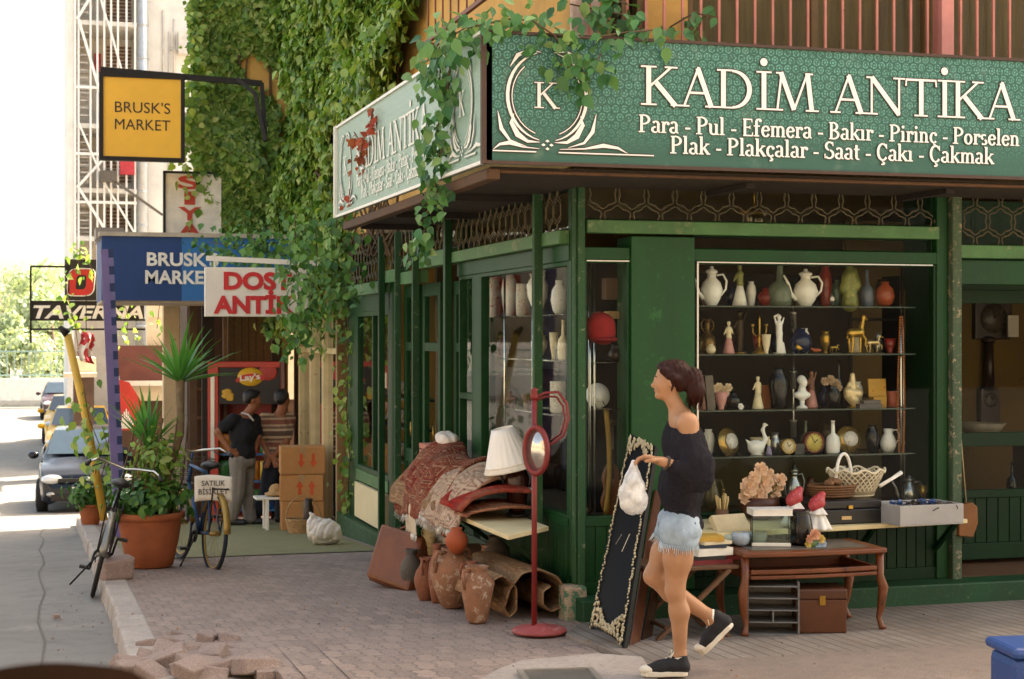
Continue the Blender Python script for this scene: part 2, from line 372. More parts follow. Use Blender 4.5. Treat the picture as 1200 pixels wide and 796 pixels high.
LOW = {
 'P': (.56, [(t_, L((.13, 0), (.13, 1))), ('p', arc(.2, .73, .27, .25, 90, -90, 12)), (s_, L((.02, .97), (.24, .97))), (s_, L((.13, .48), (.22, .48))), (s_, sf(.13, .03, .28))]),
 'a': (.46, [(t_, L((.33, .05), (.33, .46))), ('p', arc(.21, .44, .13, .2, 0, 150, 8)), ('p', arc(.2, .17, .14, .15, 80, 300, 10)), (s_, L((.33, .05), (.43, .02)))]),
 'r': (.38, [(t_, L((.12, 0), (.12, .62))), (s_, sf(.12, .03, .24)), (s_, L((.02, .61), (.14, .61))), ('p', arc(.26, .42, .12, .19, 160, 50, 6)), ('d', L((.33, .53)))]),
 'u': (.52, [(t_, L((.11, .62), (.11, .2))), ('p', arc(.25, .19, .14, .17, 180, 340, 8)), (t_, L((.38, .62), (.38, .02))), (s_, L((.01, .61), (.12, .61))), (s_, L((.28, .61), (.4, .61))), (s_, L((.38, .03), (.5, .03)))]),
 'l': (.28, [(t_, L((.13, 0), (.13, 1.02))), (s_, sf(.13, .03, .24)), (s_, L((.02, 1.0), (.14, 1.0)))]),
 'E': (.54, [(t_, L((.13, 0), (.13, 1))), (n_, L((.05, .97), (.47, .97))), (n_, L((.13, .51), (.37, .51))), (n_, L((.05, .03), (.48, .03))), (s_, L((.46, 1), (.47, .80))), (s_, L((.48, 0), (.50, .22))), (s_, L((.37, .6), (.37, .42)))]),
 'f': (.36, [(t_, L((.14, 0), (.14, .8))), ('p', arc(.27, .8, .13, .2, 180, 60, 8)), (n_, L((.02, .6), (.31, .6))), (s_, sf(.14, .03, .26)), ('d', L((.33, .92)))]),
 'e': (.44, [('p', arc(.23, .31, .16, .3, 10, 330, 16)), (n_, L((.1, .34), (.38, .36)))]),
 'm': (.76, [(t_, L((.12, 0), (.12, .62))), ('p', arc(.25, .42, .13, .19, 170, 10, 8)), (t_, L((.37, .44), (.37, 0))), ('p', arc(.5, .42, .13, .19, 170, 10, 8)), (t_, L((.63, .44), (.63, 0))), (s_, sf(.12, .03, .2)), (s_, sf(.37, .03, .2)), (s_, sf(.63, .03, .2)), (s_, L((.02, .61), (.14, .61)))]),
 'B': (.58, [(t_, L((.13, 0), (.13, 1))), ('p', arc(.2, .75, .22, .23, 90, -90, 12)), ('p', arc(.2, .27, .28, .25, 90, -90, 12)), (s_, L((.02, .97), (.24, .97))), (s_, L((.02, .03), (.24, .03)))]),
 'k': (.52, [(t_, L((.12, 0), (.12, 1.02))), (n_, L((.14, .26), (.40, .6))), (t_, L((.24, .38), (.44, .02))), (s_, sf(.12, .03, .22)), (s_, L((.02, 1.0), (.14, 1.0))), (s_, sf(.40, .6, .18)), (s_, sf(.45, .03, .16))]),
 'ı': (.28, [(t_, L((.13, 0), (.13, .62))), (s_, sf(.13, .03, .24)), (s_, L((.02, .61), (.14, .61)))]),
 'i': (.28, [(t_, L((.13, 0), (.13, .62))), (s_, sf(.13, .03, .24)), (s_, L((.02, .61), (.14, .61))), ('d', L((.13, .88)))]),
 'n': (.52, [(t_, L((.12, 0), (.12, .62))), ('p', arc(.25, .42, .13, .19, 170, 10, 8)), (t_, L((.38, .44), (.38, 0))), (s_, sf(.12, .03, .22)), (s_, sf(.39, .03, .22)), (s_, L((.02, .61), (.14, .61)))]),
 'ç': (.42, [('p', arc(.23, .31, .16, .29, 50, 315, 14)), ('d', L((.34, .5))), (s_, L((.23, 0), (.23, -.1))), ('p', arc(.22, -.16, .08, .07, 60, -120, 6))]),
 'o': (.48, [('p', arc(.23, .31, .16, .29, 0, 360, 20))]),
 's': (.38, [('p', arc(.19, .46, .12, .14, 40, 250, 8)), ('p', arc(.18, .16, .13, .14, 70, -140, 8))]),
 'S': (.50, [('p', arc(.25, .74, .17, .23, 40, 260, 10)), ('p', arc(.23, .26, .19, .24, 80, -140, 10)), (s_, L((.4, .98), (.41, .75))), (s_, L((.04, .02), (.03, .28)))]),
 't': (.32, [(t_, L((.14, .85), (.14, .15))), (n_, L((.02, .6), (.29, .6))), ('p', arc(.23, .14, .09, .12, 180, 300, 6))]),
 'Ç': (.58, [('p', arc(.31, .5, .23, .48, 40, 320, 18)), (s_, L((.5, .98), (.51, .70))), (s_, L((.3, 0), (.3, -.1))), ('p', arc(.29, -.17, .09, .07, 60, -120, 6))]),
 '-': (.40, [(n_ * 1.3, L((.08, .30), (.32, .30)))]), ' ': (.20, [])}
def pen(mb, txt, font, M, height, width, fat=0.0, mi=0, z0=0.0):
    W = sum(font[c][0] for c in txt); kx = width / W; ky = height; x = 0; cnt = 0
    for ch in txt:
        wd, st = font[ch]
        for wt, pts in st:
            z = z0 + (cnt % 7) * 4e-4; cnt += 1
            if wt == 'd':
                r = (.105 if font is CAP else .09) + fat / 2; px_, py_ = pts[0]
                o = [((x + px_) * kx + r * ky * math.cos(q * .5236), py_ * ky + r * ky * math.sin(q * .5236)) for q in range(12)]
                mb.add([(a, b, z) for a, b in o], [tuple(range(12))], False, mi, M); continue
            Q = [V(((x + a) * kx, b * ky)) for a, b in pts]; l_, r_ = [], []
            for i, q in enumerate(Q):
                d = (Q[min(i + 1, len(Q) - 1)] - Q[max(i - 1, 0)]).normalized(); nn = V((-d.y, d.x))
                if wt == 'p': ang = math.atan2(d.y, d.x); big, sm_ = (T_, N_) if font is CAP else (t_, n_); ww = sm_ + (big - sm_) * abs(math.sin(ang)) ** 1.3
                else: ww = wt
                ww = (ww + fat) * ky / 2; e = d * (fat * ky / 2) * (-1 if i == 0 else 1 if i == len(Q) - 1 else 0)
                l_.append(q + nn * ww + e); r_.append(q - nn * ww + e)
            n = len(Q); mb.add([(p.x, p.y, z) for p in l_ + r_], [(i, n + i, n + i + 1, i + 1) for i in range(n - 1)], False, mi, M)
        x += wd
def stroke(mb, pts, wd, M, z=0, mi=0):
    Q = [V(p) for p in pts]; n = len(Q); ws = wd if hasattr(wd, '__len__') else [wd] * n; l_, r_ = [], []
    for i, q in enumerate(Q):
        d = (Q[min(i + 1, n - 1)] - Q[max(i - 1, 0)]).normalized(); nn = V((-d.y, d.x)); l_.append(q + nn * ws[i] / 2); r_.append(q - nn * ws[i] / 2)
    mb.add([(p.x, p.y, z) for p in l_ + r_], [(i, n + i, n + i + 1, i + 1) for i in range(n - 1)], False, mi, M)
# ================================================================== GROUND
def sheet(name, m, x0, x1, ys, dz, nx=1, kind=True, fnx=None):
    mb = MB(); ny = len(ys) - 1
    vs = [((x0 + (x1 - x0) * i / nx), y, zg(y) + dz) for y in ys for i in range(nx + 1)]
    mb.add(vs, [(j * (nx + 1) + i, j * (nx + 1) + i + 1, (j + 1) * (nx + 1) + i + 1, (j + 1) * (nx + 1) + i) for j in range(ny) for i in range(nx)], True)
    o = mb.build(name, m, recalc=False); return structure(o) if kind else o
YS = lambda a, b, st=.5: [a + (b - a) * i / max(1, round((b - a) / st)) for i in range(max(1, round((b - a) / st)) + 1)]
def paver_mat():
    n = NT('brick_paving'); c = n.coord()
    wv = n.n('TexNoise'); wv.inputs['Scale'].default_value = 9; wv.inputs['Detail'].default_value = 1; n.l(c, wv.inputs['Vector'])
    sep = n.n('SeparateXYZ'); n.l(c, sep.inputs[0])
    zz = n.math('MULTIPLY', n.math('PINGPONG', n.math('MULTIPLY', sep.outputs[1], 1.0), .055), .34)
    zx = n.math('MULTIPLY', n.math('PINGPONG', n.math('MULTIPLY', sep.outputs[0], 1.0), .0275), .42)
    cb = n.n('CombineXYZ'); n.l(n.math('ADD', sep.outputs[0], zz), cb.inputs[0]); n.l(n.math('ADD', sep.outputs[1], zx), cb.inputs[1])
    ad = n.n('VectorMath', operation='MULTIPLY_ADD'); n.l(wv.outputs['Color'], ad.inputs[0]); ad.inputs[1].default_value = (.02, .02, 0); n.l(cb.outputs[0], ad.inputs[2])
    b = n.n('TexBrick'); b.offset = .5; b.inputs['Scale'].default_value = 1; b.inputs['Brick Width'].default_value = .11; b.inputs['Row Height'].default_value = .22
    b.inputs['Mortar Size'].default_value = .010; b.inputs['Mortar Smooth'].default_value = .6; b.inputs['Bias'].default_value = 0
    b.inputs['Color1'].default_value = lin('#5f483b'); b.inputs['Color2'].default_value = lin('#957a69'); b.inputs['Mortar'].default_value = lin('#33281f')
    n.l(ad.outputs[0], b.inputs['Vector'])
    big = n.noise(.9, 6, c, .7); fine = n.noise(140, 3, c)
    col = n.mix(n.ramp(big, [(.35, (0, 0, 0)), (.68, (.8, .8, .8))]), b.outputs['Color'], lin('#8f7766'))
    col = n.mix(n.ramp(n.noise(3.3, 6, c, .75), [(.50, (0, 0, 0)), (.60, (.55, .55, .55))]), col, lin('#5d4638'))
    col = n.mix(.35, col, n.ramp(fine, [(.3, (.12, .1, .09)), (.7, (.62, .52, .46))]))
    bp = n.bump(n.math('SUBTRACT', 1.0, b.outputs['Fac']), .55, .006, n.bump(fine, .35, .003))
    return n.done(col, .82, bp)
def tile_mat():
    n = NT('striped_paving'); c = n.coord(); sep = n.n('SeparateXYZ'); n.l(c, sep.inputs[0])
    wob = n.math('MULTIPLY', n.noise(2, 2, c), .02)
    st = n.math('PINGPONG', n.math('ADD', sep.outputs[0], wob), .042)
    line = n.ramp(n.math('MULTIPLY', st, 24), [(.05, (1, 1, 1)), (.22, (0, 0, 0))])
    ty = n.math('PINGPONG', sep.outputs[1], .34); line2 = n.ramp(n.math('MULTIPLY', ty, 4.5), [(.01, (.8, .8, .8)), (.03, (0, 0, 0))])
    ln = n.math('MAXIMUM', line, line2)
    base = n.mix(n.ramp(n.noise(1.6, 7, c, .7), [(.35, (0, 0, 0)), (.65, (1, 1, 1))]), lin('#6b6157'), lin('#8f857a'))
    base = n.mix(n.ramp(n.noise(40, 4, c), [(.45, (0, 0, 0)), (.75, (.5, .5, .5))]), base, lin('#6d615a'))
    base = n.mix(n.ramp(n.noise(4.5, 6, c, .7), [(.55, (0, 0, 0)), (.66, (.6, .6, .6))]), base, lin('#7d6a5c'))
    col = n.mix(n.math('MULTIPLY', ln, .75), base, lin('#57493f'))
    return n.done(col, .8, n.bump(n.math('SUBTRACT', 1.0, ln), .6, .005, n.bump(n.noise(120, 3, c), .3, .003)))
def rough_mat(a, b, d, scale=1.2, bump=.4, name='asphalt', spots=None):
    n = NT(name); c = n.coord()
    col = n.mix(n.ramp(n.noise(scale, 7, c, .72), [(.35, (0, 0, 0)), (.66, (1, 1, 1))]), lin(a), lin(b))
    col = n.mix(n.ramp(n.noise(scale * 9, 5, c), [(.5, (0, 0, 0)), (.72, (.7, .7, .7))]), col, lin(d))
    if spots: col = n.mix(n.ramp(n.noise(spots[1], 6, c, .75), [(.57, (0, 0, 0)), (.7, (1, 1, 1))]), col, lin(spots[0]))
    col = n.mix(.28, col, n.ramp(n.noise(220, 2, c), [(.3, (.02, .02, .02)), (.7, (.5, .48, .46))]))
    return n.done(col, .85, n.bump(n.noise(160, 3, c), bump, .004))
M_ROAD = rough_mat('#6d675f', '#858076', '#58534b', .5, .6, 'asphalt', ('#948b80', .8))
structure(MB().quad((-400, -80, -1.9), (400, -80, -1.9), (400, 900, -1.9), (-400, 900, -1.9)).build('ground', rough_mat('#8a8478', '#9a9284', '#777064', .1, .2, 'earth')))
sheet('road', M_ROAD, -30, 6, YS(-12, 140, .7), -.13, 6)
M_PAV, M_TILE = paver_mat(), tile_mat()
pv = MB(); ysl = YS(10, 24.5, .4)
for i in range(14):                                     # broken-off brick columns: each brick row ends a little further out
    x0, x1 = .65 + .11 * i, .65 + .11 * (i + 1); y0 = 9.56 - .225 * i + rnd.uniform(-.03, .03) if i < 11 else 5.5
    jz = rnd.uniform(-.010, .004) if i < 9 else 0
    pv.add([(x0, y0, zg(y0) + jz), (x1, y0, zg(y0) + jz), (x1, 10, zg(10)), (x0, 10, zg(10)), (x0, y0, -.1), (x1, y0, -.1)], [(0, 1, 2, 3), (4, 5, 1, 0)])
    if i: pv.add([(x0, y0, zg(y0) + jz), (x0, y0 + .26, zg(y0) + jz), (x0, y0 + .26, -.1), (x0, y0, -.1)], [(0, 1, 2, 3)])
pv.add([(2.19, 5.5, 0), (3.05, 5.5, 0), (3.05, 10, zg(10)), (2.19, 10, zg(10))], [(0, 1, 2, 3)])
pv.add([(3.05, 9.0, zg(9)), (3.4, 9.0, zg(9)), (3.4, 10, zg(10)), (3.05, 10, zg(10))], [(0, 1, 2, 3)])
vs = [(x, y, zg(y)) for y in ysl for x in (.65, 3.4)]
pv.add(vs, [(2 * j, 2 * j + 1, 2 * j + 3, 2 * j + 2) for j in range(len(ysl) - 1)])
structure(pv.build('brick_pavement', M_PAV, recalc=False))
ft = MB(); q = [(3.02, 9.30), (3.14, 8.07), (16, 8.07), (16, 9.80), (3.3, 9.80)]
ft.add([(x, y, zg(y) + .006) for x, y in q] + [(x, y, -.1) for x, y in q[:3]], [(0, 1, 2, 3, 4), (1, 0, 5, 6), (2, 1, 6, 7)]); structure(ft.build('tiled_pavement', M_TILE, recalc=False))
M_CONC = rough_mat('#6d594b', '#826d5e', '#57473b', 1.1, .4, 'worn_concrete', ('#8f7a6b', 1.7))
cc = MB(); cc.add([(2.85, 5.5, .0), (16, 5.5, .0), (16, 8.2, -.004), (2.85, 8.2, -.004)], [(0, 1, 2, 3)])
o = cc.build('concrete_pavement', M_CONC, recalc=False); o.location.z = .004; structure(o)
# pale cement patch round a manhole frame
a = [G(*p) for p in ((612, 776), (700, 768), (752, 772), (772, 800), (560, 800), (585, 786))]
cp = MB(); cp.add([(p.x, p.y, p.z + .011) for p in a], [tuple(range(6))]); structure(cp.build('cement_patch', rough_mat('#a3948a', '#b7a99c', '#85766b', 3, .5, 'cement', ('#8f7d70', 2)), recalc=False))
p0 = G(655, 797); mh = thing('manhole_cover', 'grey iron inspection cover set in the pale cement at the bottom edge', 'manhole cover', (p0.x, p0.y, .004), -8)
b = MB(); b.box(-.17, .17, -.22, .10, .008, .018); b.build('plate', mat('#6f6a62', .6, .4, bump=.6, bscale=90), mh)
b = MB(); [b.box(*e, .008, .026) for e in ((-.20, -.17, -.24, .13), (.17, .20, -.24, .13), (-.17, .17, .10, .13))]; b.build('frame', mat('#8d857b', .6, .3), mh)
# dirt bed under the missing bricks
dt = MB(); dt.grid(lambda u, v: (.46 + 2.2 * u, 6.5 + 3.25 * v, -.085 + .03 * math.sin(9 * u + 5 * v) * math.sin(7 * v) - .02 * (u < .04)), 30, 30); structure(dt.build('dirt_bed', rough_mat('#8f8070', '#a59684', '#6e6152', 6, .9, 'dirt')))
b = MB(); b.add([(x, y, zg(y) - .126) for y in YS(8, 24, 1) for x in (-.02 + .03 * math.sin(y * 1.9), -.005 + .03 * math.sin(y * 1.9))], [(2 * j, 2 * j + 1, 2 * j + 3, 2 * j + 2) for j in range(16)]); structure(b.build('road_seam', mat('#655f56', .9)))
# kerb
kb = MB(); y = 9.12
while y < 24.3:
    l = rnd.uniform(.55, .75); j = rnd.uniform(-.012, .012); z0, z1 = zg(y), zg(y + l)
    vs = [(.45 + j, y + .008, z0 - .2), (.655, y + .008, z0 - .2), (.655, y + l - .008, z1 - .2), (.45 + j, y + l - .008, z1 - .2), (.47 + j, y + .008, z0 + .004), (.655, y + .008, z0 + .006), (.655, y + l - .008, z1 + .006), (.47 + j, y + l - .008, z1 + .004)]
    kb.add(vs, [(0, 3, 2, 1), (4, 5, 6, 7), (0, 1, 5, 4), (1, 2, 6, 5), (2, 3, 7, 6), (3, 0, 4, 7)]); y += l
structure(kb.build('kerb', rough_mat('#a5968a', '#b9ab9e', '#83746a', 4, .6, 'kerbstone', ('#cfc4b6', 3)), bevel=.018))
for nm, pts, zz in (('parking_bay_edge', ((1.9, 24.5), (2.05, 24.5), (2.05, 45), (1.9, 45)), 0),):
    b = MB(); b.add([(x, yy, zg(yy) + .01 - k) for k in (0, .2) for yy in YS(24.5, 45, 1) for x in (1.9, 6)], [(2 * j, 2 * j + 1, 2 * j + 3, 2 * j + 2) for j in range(20)] + [(2 * j, 2 * j + 2, 44 + 2 * j - 2 + 0, 42 + 2 * j) if False else (2 * j, 2 * j + 2, 42 + 2 * j + 2, 42 + 2 * j) for j in range(20)])
    structure(b.build('far_pavement', M_ROAD, recalc=False))
# white road paint far down the street
mk = MB()
for x, y0, y1 in ((-3.0, 26, 28), (-3.0, 33, 36), (-3.0, 41, 44)):
    mk.add([(x, y0, zg(y0) - .124), (x + .12, y0, zg(y0) - .124), (x + .12, y1, zg(y1) - .124), (x, y1, zg(y1) - .124)], [(0, 1, 2, 3)])
structure(mk.build('road_marking', mat('#cfcac0', .8)))

# ================================================================== COLOURS
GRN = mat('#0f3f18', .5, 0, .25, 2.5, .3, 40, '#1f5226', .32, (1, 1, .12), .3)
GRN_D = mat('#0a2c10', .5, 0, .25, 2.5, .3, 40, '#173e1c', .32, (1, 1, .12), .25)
GRN_L = mat('#4a7442', .6, 0, .25, 3, .3, 40, '#77845a', .40)
GRN_W = mat('#234a24', .7, 0, .25, 6, .4, 40, '#7f8468', .38, (1, 1, .35))
OCH = mat('#cfa055', .85, 0, .14, 2, .3, 60, '#b9a27a', .3)
BRN = mat('#6b4a2e', .75, 0, .25, 3, .3, 40, '#8a6a48', .35)
DRK = mat('#241c16', .8)
WOODR = mat('#7c3f1d', .4, 0, .3, 4, .15, 30, None, 0, (8, 8, .8))
BRASS = mat('#b08a3e', .3, .9, .2); SILV = mat('#b9b9b4', .3, .9, .1); CHROME = mat('#cfcfcc', .18, 1, .05)
WHITE = mat('#e8e4d8', .4, 0, .06); CREAM = mat('#d9cbaa', .6, 0, .1); IRON = mat('#26221f', .6, .3, .2)
CERA = mat('#eceae2', .18, 0, .04, bump=.03); GL = glass('glass', (.93, .96, .92), .22); GLD = glass('shelf_glass', (.80, .90, .84), 1.0)
TERRA = mat('#a45c36', .8, 0, .2, 4, .3, 70)
YF, XS = 9.95, 3.29
fx = lambda px: atY(px, 0, YF).x
sy = lambda px: atX(px, 0, XS).y

# ================================================================== ANTIQUE SHOP
shop = thing('antique_shop', 'corner antique shop with green wooden shopfront and display windows under the green sign', 'shop', (XS, YF, 0))
def P(mb, name, m, par=None, **kw): return mb.build(name, m, par or shop, world=True, **kw)
# stepped plinth
b = MB(); b.box(XS - .02, 12, 9.72, 9.97, -.3, .09); P(b, 'plinth', mat('#164220', .6, 0, .25, 3, .5, 50, '#5f6a48', .30), bevel=.012)
b = MB(); b.box(XS - .09, XS + .06, 9.86, 10.02, -.3, .16); P(b, 'corner_block', mat('#4f7a5a', .8, 0, .3, 5, .8, 40, '#b39a80', .52), bevel=.02)
b = MB(); b.box(XS - .03, XS + .05, 10.02, 13.1, -.4, .09); P(b, 'plinth', GRN_W)
b = MB(); b.box(XS - .10, XS + .05, 13.1, 18.2, -.7, -.22); P(b, 'step', GRN_W, bevel=.01)
# boarded panels below the windows
def boards(x0, x1, y, z0, z1, m, name, side=False, n=None):
    b = MB(); n = n or max(2, round((x1 - x0) / .075)); w_ = (x1 - x0) / n
    for i in range(n):
        a_, c_ = x0 + w_ * i + .003, x0 + w_ * (i + 1) - .003
        if side: b.box(y, y + .02, a_, c_, z0, z1)
        else: b.box(a_, c_, y, y + .02, z0, z1)
    if side: b.box(y + .012, y + .05, x0, x1, z0, z1); b.box(y - .012, y + .05, x0, x1, z0 - .08, z0); b.box(y - .012, y + .05, x0, x1, z1, z1 + .05)
    else: b.box(x0, x1, y + .012, y + .05, z0, z1); b.box(x0, x1, y - .012, y + .05, z0 - .08, z0); b.box(x0, x1, y - .012, y + .05, z1, z1 + .05)
    return P(b, name, m, bevel=.003)
boards(fx(684), fx(738), YF, .17, .53, GRN, 'boarded_panel')
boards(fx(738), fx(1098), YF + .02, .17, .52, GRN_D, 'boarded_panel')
boards(10.06, 12.95, XS, .17, .52, GRN, 'boarded_panel', True)
# posts, pillar and beams
b = MB()
b.box(fx(676), fx(684), YF - .035, YF + .05, .15, 2.74); b.box(XS + .0, fx(676) - .002, YF - .012, YF + .06, .15, 2.74)
P(b, 'corner_post', GRN_W, bevel=.006)
b = MB(); b.box(fx(738), fx(812), YF - .03, YF + .25, .10, 2.41); P(b, 'pillar', mat('#12461c', .45, 0, .3, 2, .25, 30, '#24602c', .36, (1, 1, .2), .3), bevel=.006)
b = MB(); b.box(fx(1097), fx(1110), YF - .01, YF + .08, .09, 2.74); P(b, 'post', GRN, bevel=.005)
b = MB(); b.box(fx(1111), fx(1122), YF - .06, YF + .06, .03, 2.74); P(b, 'post', mat('#46583f', .8, 0, .3, 7, .6, 40, '#9d8c70', .42, (1, 1, .15)), bevel=.008)
b = MB(); b.box(fx(686), fx(1097), YF - .045, YF + .03, 2.425, 2.51); b.box(fx(1122), 9, YF - .045, YF + .03, 2.30, 2.39); P(b, 'transom_bar', GRN_L, bevel=.006)
b = MB(); b.box(fx(812), fx(1097), YF - .01, YF + .09, 2.255, 2.335); b.box(fx(684), fx(738), YF - .01, YF + .09, 2.255, 2.335); b.box(fx(1122), 9, YF + .02, YF + .1, 2.12, 2.29); P(b, 'head_beam', GRN, bevel=.005)
# windows: frame + pane
def window(name, x0, x1, z0, z1, y, m, t=.035, side=False, mull=(), pane=GL, parts=None):
    b = MB(); bx = (lambda a, c, d, e: b.box(y - .02, y + .05, a, c, d, e)) if side else (lambda a, c, d, e: b.box(a, c, y - .02, y + .05, d, e))
    bx(x0, x0 + t, z0, z1); bx(x1 - t, x1, z0, z1); bx(x0 + t, x1 - t, z0, z0 + t); bx(x0 + t, x1 - t, z1 - t, z1)
    for k, v in mull:
        if k == 'h': bx(x0 + t, x1 - t, v, v + .05)
        else: bx(v, v + .05, z0 + t, z1 - t)
    wn = P(b, name, m, bevel=.004); g = MB()
    if side: g.quad((y + .012, x0 + t, z0 + t), (y + .012, x1 - t, z0 + t), (y + .012, x1 - t, z1 - t), (y + .012, x0 + t, z1 - t))
    else: g.quad((x0 + t, y + .012, z0 + t), (x1 - t, y + .012, z0 + t), (x1 - t, y + .012, z1 - t), (x0 + t, y + .012, z1 - t))
    g.build('pane', pane, wn, world=True, recalc=False); return wn
window('window', fx(684), fx(738), .575, 2.255, YF + .02, GRN, .02)
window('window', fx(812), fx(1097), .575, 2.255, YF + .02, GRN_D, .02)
b = MB(); b.box(fx(816), fx(1092), YF - .012, YF - .002, 2.243, 2.251); b.box(fx(816), fx(818), YF - .012, YF - .002, .7, 2.24); b.box(fx(687), fx(737), YF - .012, YF - .002, 2.243, 2.251); P(b, 'metal_edging', SILV)
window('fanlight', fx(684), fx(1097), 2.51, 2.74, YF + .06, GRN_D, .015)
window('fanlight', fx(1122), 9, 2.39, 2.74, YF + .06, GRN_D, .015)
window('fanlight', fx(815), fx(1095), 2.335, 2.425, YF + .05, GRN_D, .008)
# door recessed on the right
dr = MB(); dy = 10.52
for e in ((6.1, 6.2, .12, 2.1), (7.25, 7.35, .12, 2.1), (6.2, 7.25, .12, .24), (6.2, 7.25, .57, .63), (6.2, 7.25, .95, 1.05), (6.2, 7.25, 2.0, 2.1)): dr.box(e[0], e[1], dy, dy + .05, e[2], e[3])
for i in range(11): dr.box(6.2 + .0955 * i + .003, 6.2 + .0955 * (i + 1) - .003, dy + .012, dy + .04, .24, .57)
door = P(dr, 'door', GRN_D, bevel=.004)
g = MB(); g.quad((6.2, dy + .02, 1.05), (7.25, dy + .02, 1.05), (7.25, dy + .02, 2.0), (6.2, dy + .02, 2.0)); g.quad((6.2, dy + .02, .63), (7.25, dy + .02, .63), (7.25, dy + .02, .95), (6.2, dy + .02, .95)); g.build('pane', GL, door, world=True, recalc=False)
b = MB(); b.tube([(7.2, dy - .03, 1.1), (7.2, dy - .05, 1.12), (7.08, dy - .05, 1.12)], .01); b.build('handle', BRASS, door, world=True)
b = MB(); b.box(6.03, 7.6, dy - .02, dy + .08, 2.1, 2.75); b.box(6.0, 6.09, YF + .07, dy, .09, 2.75); P(b, 'door_surround', GRN_D)
# side facade
SB = [(10.06, 12.95, 2.37, 2.42), (13.0, 14.15, 2.37, 2.46), (14.2, 14.95, 2.25, 2.325), (14.97, 15.65, 2.29, 2.37), (15.75, 18.0, 2.20, 2.28)]
for y0, y1, z0, z1 in SB: b = MB(); b.box(XS - .07, XS + .03, y0, y1, z0 - .01, z1 + .03); P(b, 'transom_bar', GRN_L, bevel=.006)
for y, wd in ((10.47, .055), (13.0, .07), (14.2, .05), (14.95, .03), (15.72, .065)):
    b = MB(); b.box(XS - .12, XS - .06, y - wd / 2, y + wd / 2, zg(y) - .02, 2.74); P(b, 'post', GRN_W if wd < .06 else GRN, bevel=.004)
for e in ((-.01, .07, 10.04, 13.0, 2.25, 2.36), (0, .06, 12.3, 12.52, .09, 2.25), (0, .06, 10.02, 10.08, .2, 2.74), (0, .06, 17.5, 18.05, -.22, 2.3), (0, .06, 15.75, 17.5, 2.02, 2.2), (0, .06, 15.55, 15.8, -.2, 2.3)): b = MB(); b.box(XS + e[0], XS + e[1], *e[2:]); P(b, 'frame_member', GRN, bevel=.005)
window('window', 10.08, 12.3, .56, 2.25, XS + .02, GRN, .03, True, pane=glass('side_glass', (.93, .96, .92), .09))
window('window', 12.52, 12.98, .56, 2.25, XS + .02, GRN, .03, True, (('h', 1.25),), pane=glass('side_glass', (.93, .96, .92), .16))
window('window', 15.8, 17.5, .32, 2.02, XS + .02, GRN, .05, True, (('v', 16.6),), pane=glass('side_glass', (.93, .96, .92), .6))
b = MB(); b.box(XS - .01, XS + .03, 15.8, 17.5, .20, .32); P(b, 'rail', GRN_L); b = MB(); b.box(XS - .035, XS + .01, 15.85, 17.45, -.19, .18); P(b, 'cream_board', mat('#dccba0', .7, 0, .06))
for (a0, a1), dx in (((13.03, 13.62), .28), ((13.64, 14.16), .25), ((14.22, 14.93), .14), ((14.97, 15.55), .10)):
    d = MB(); x = XS + dx; z0, z1 = (-.2, 2.25)
    for e in ((a0, a0 + .09, z0, z1), (a1 - .09, a1, z0, z1), (a0 + .09, a1 - .09, z0, z0 + .12), (a0 + .09, a1 - .09, .55, .68), (a0 + .09, a1 - .09, z1 - .12, z1), (a0 + .09, a1 - .09, 1.62, 1.70)): d.box(x, x + .05, e[0], e[1], e[2], e[3])
    d.box(x + .015, x + .04, a0 + .09, a1 - .09, z0 + .12, .55)
    dd = P(d, 'door', GRN if dx < .26 else GRN_D, bevel=.004); g = MB()
    for q0, q1 in ((.68, 1.62), (1.70, z1 - .12)): g.quad((x + .025, a0 + .09, q0), (x + .025, a1 - .09, q0), (x + .025, a1 - .09, q1), (x + .025, a0 + .09, q1))
    g.build('pane', GL, dd, world=True, recalc=False)
    h = MB(); h.tube([(x - .005, a0 + .045, .82), (x - .05, a0 + .045, .82), (x - .05, a0 + .045, .95)], .009); h.build('handle', BRASS, dd, world=True)
for y0, y1, z0 in ((10.08, 12.98, 2.46), (13.02, 14.18, 2.5), (14.22, 15.68, 2.42), (15.75, 18.0, 2.32)): window('fanlight', y0, y1, z0, 2.74, XS + .05, GRN_D, .012, True)
# scrolled lattice grilles: rows of linked curved hexagons
def lattice(name, u0, u1, z0, z1, put, cell=.155):
    b = MB(); hgt = cell * .80; rows = int(math.ceil((z1 - z0) / hgt)) + 1; cols = int((u1 - u0) / cell) + 2
    def ok(q): return u0 <= q[0] <= u1 and z0 <= q[1] <= z1
    for r in range(rows):
        for c in range(cols):
            cx_, cz = u0 + (c + .5 * (r % 2)) * cell, z0 + r * hgt; ring = []
            for k in range(25):
                q = math.pi * 2 * k / 24; rr = cell * (.455 + .055 * math.cos(6 * q) ); ring.append((cx_ + rr * math.sin(q), cz + rr * math.cos(q) * .92))
            run = []
            for q in ring:
                if ok(q): run.append(put(*q))
                else:
                    if len(run) > 1: b.tube(run, .0055, 4)
                    run = []
            if len(run) > 1: b.tube(run, .0055, 4)
    return P(b, name, mat('#5f573f', .7, .1, .3, 6, .3, 60, '#7d6240', .4))
lattice('lattice_grille', fx(688), fx(1094), 2.515, 2.75, lambda u, z: (u, YF - .02, z), .20)
lattice('lattice_grille', fx(1126), 7.2, 2.395, 2.75, lambda u, z: (u, YF - .02, z), .20)
lattice('lattice_grille', 10.1, 12.95, 2.455, 2.86, lambda u, z: (XS - .04, u, z), .165)
lattice('lattice_grille', 13.05, 14.15, 2.50, 2.86, lambda u, z: (XS - .04, u, z), .165)
lattice('lattice_grille', 14.25, 15.65, 2.41, 2.86, lambda u, z: (XS - .04, u, z), .165)
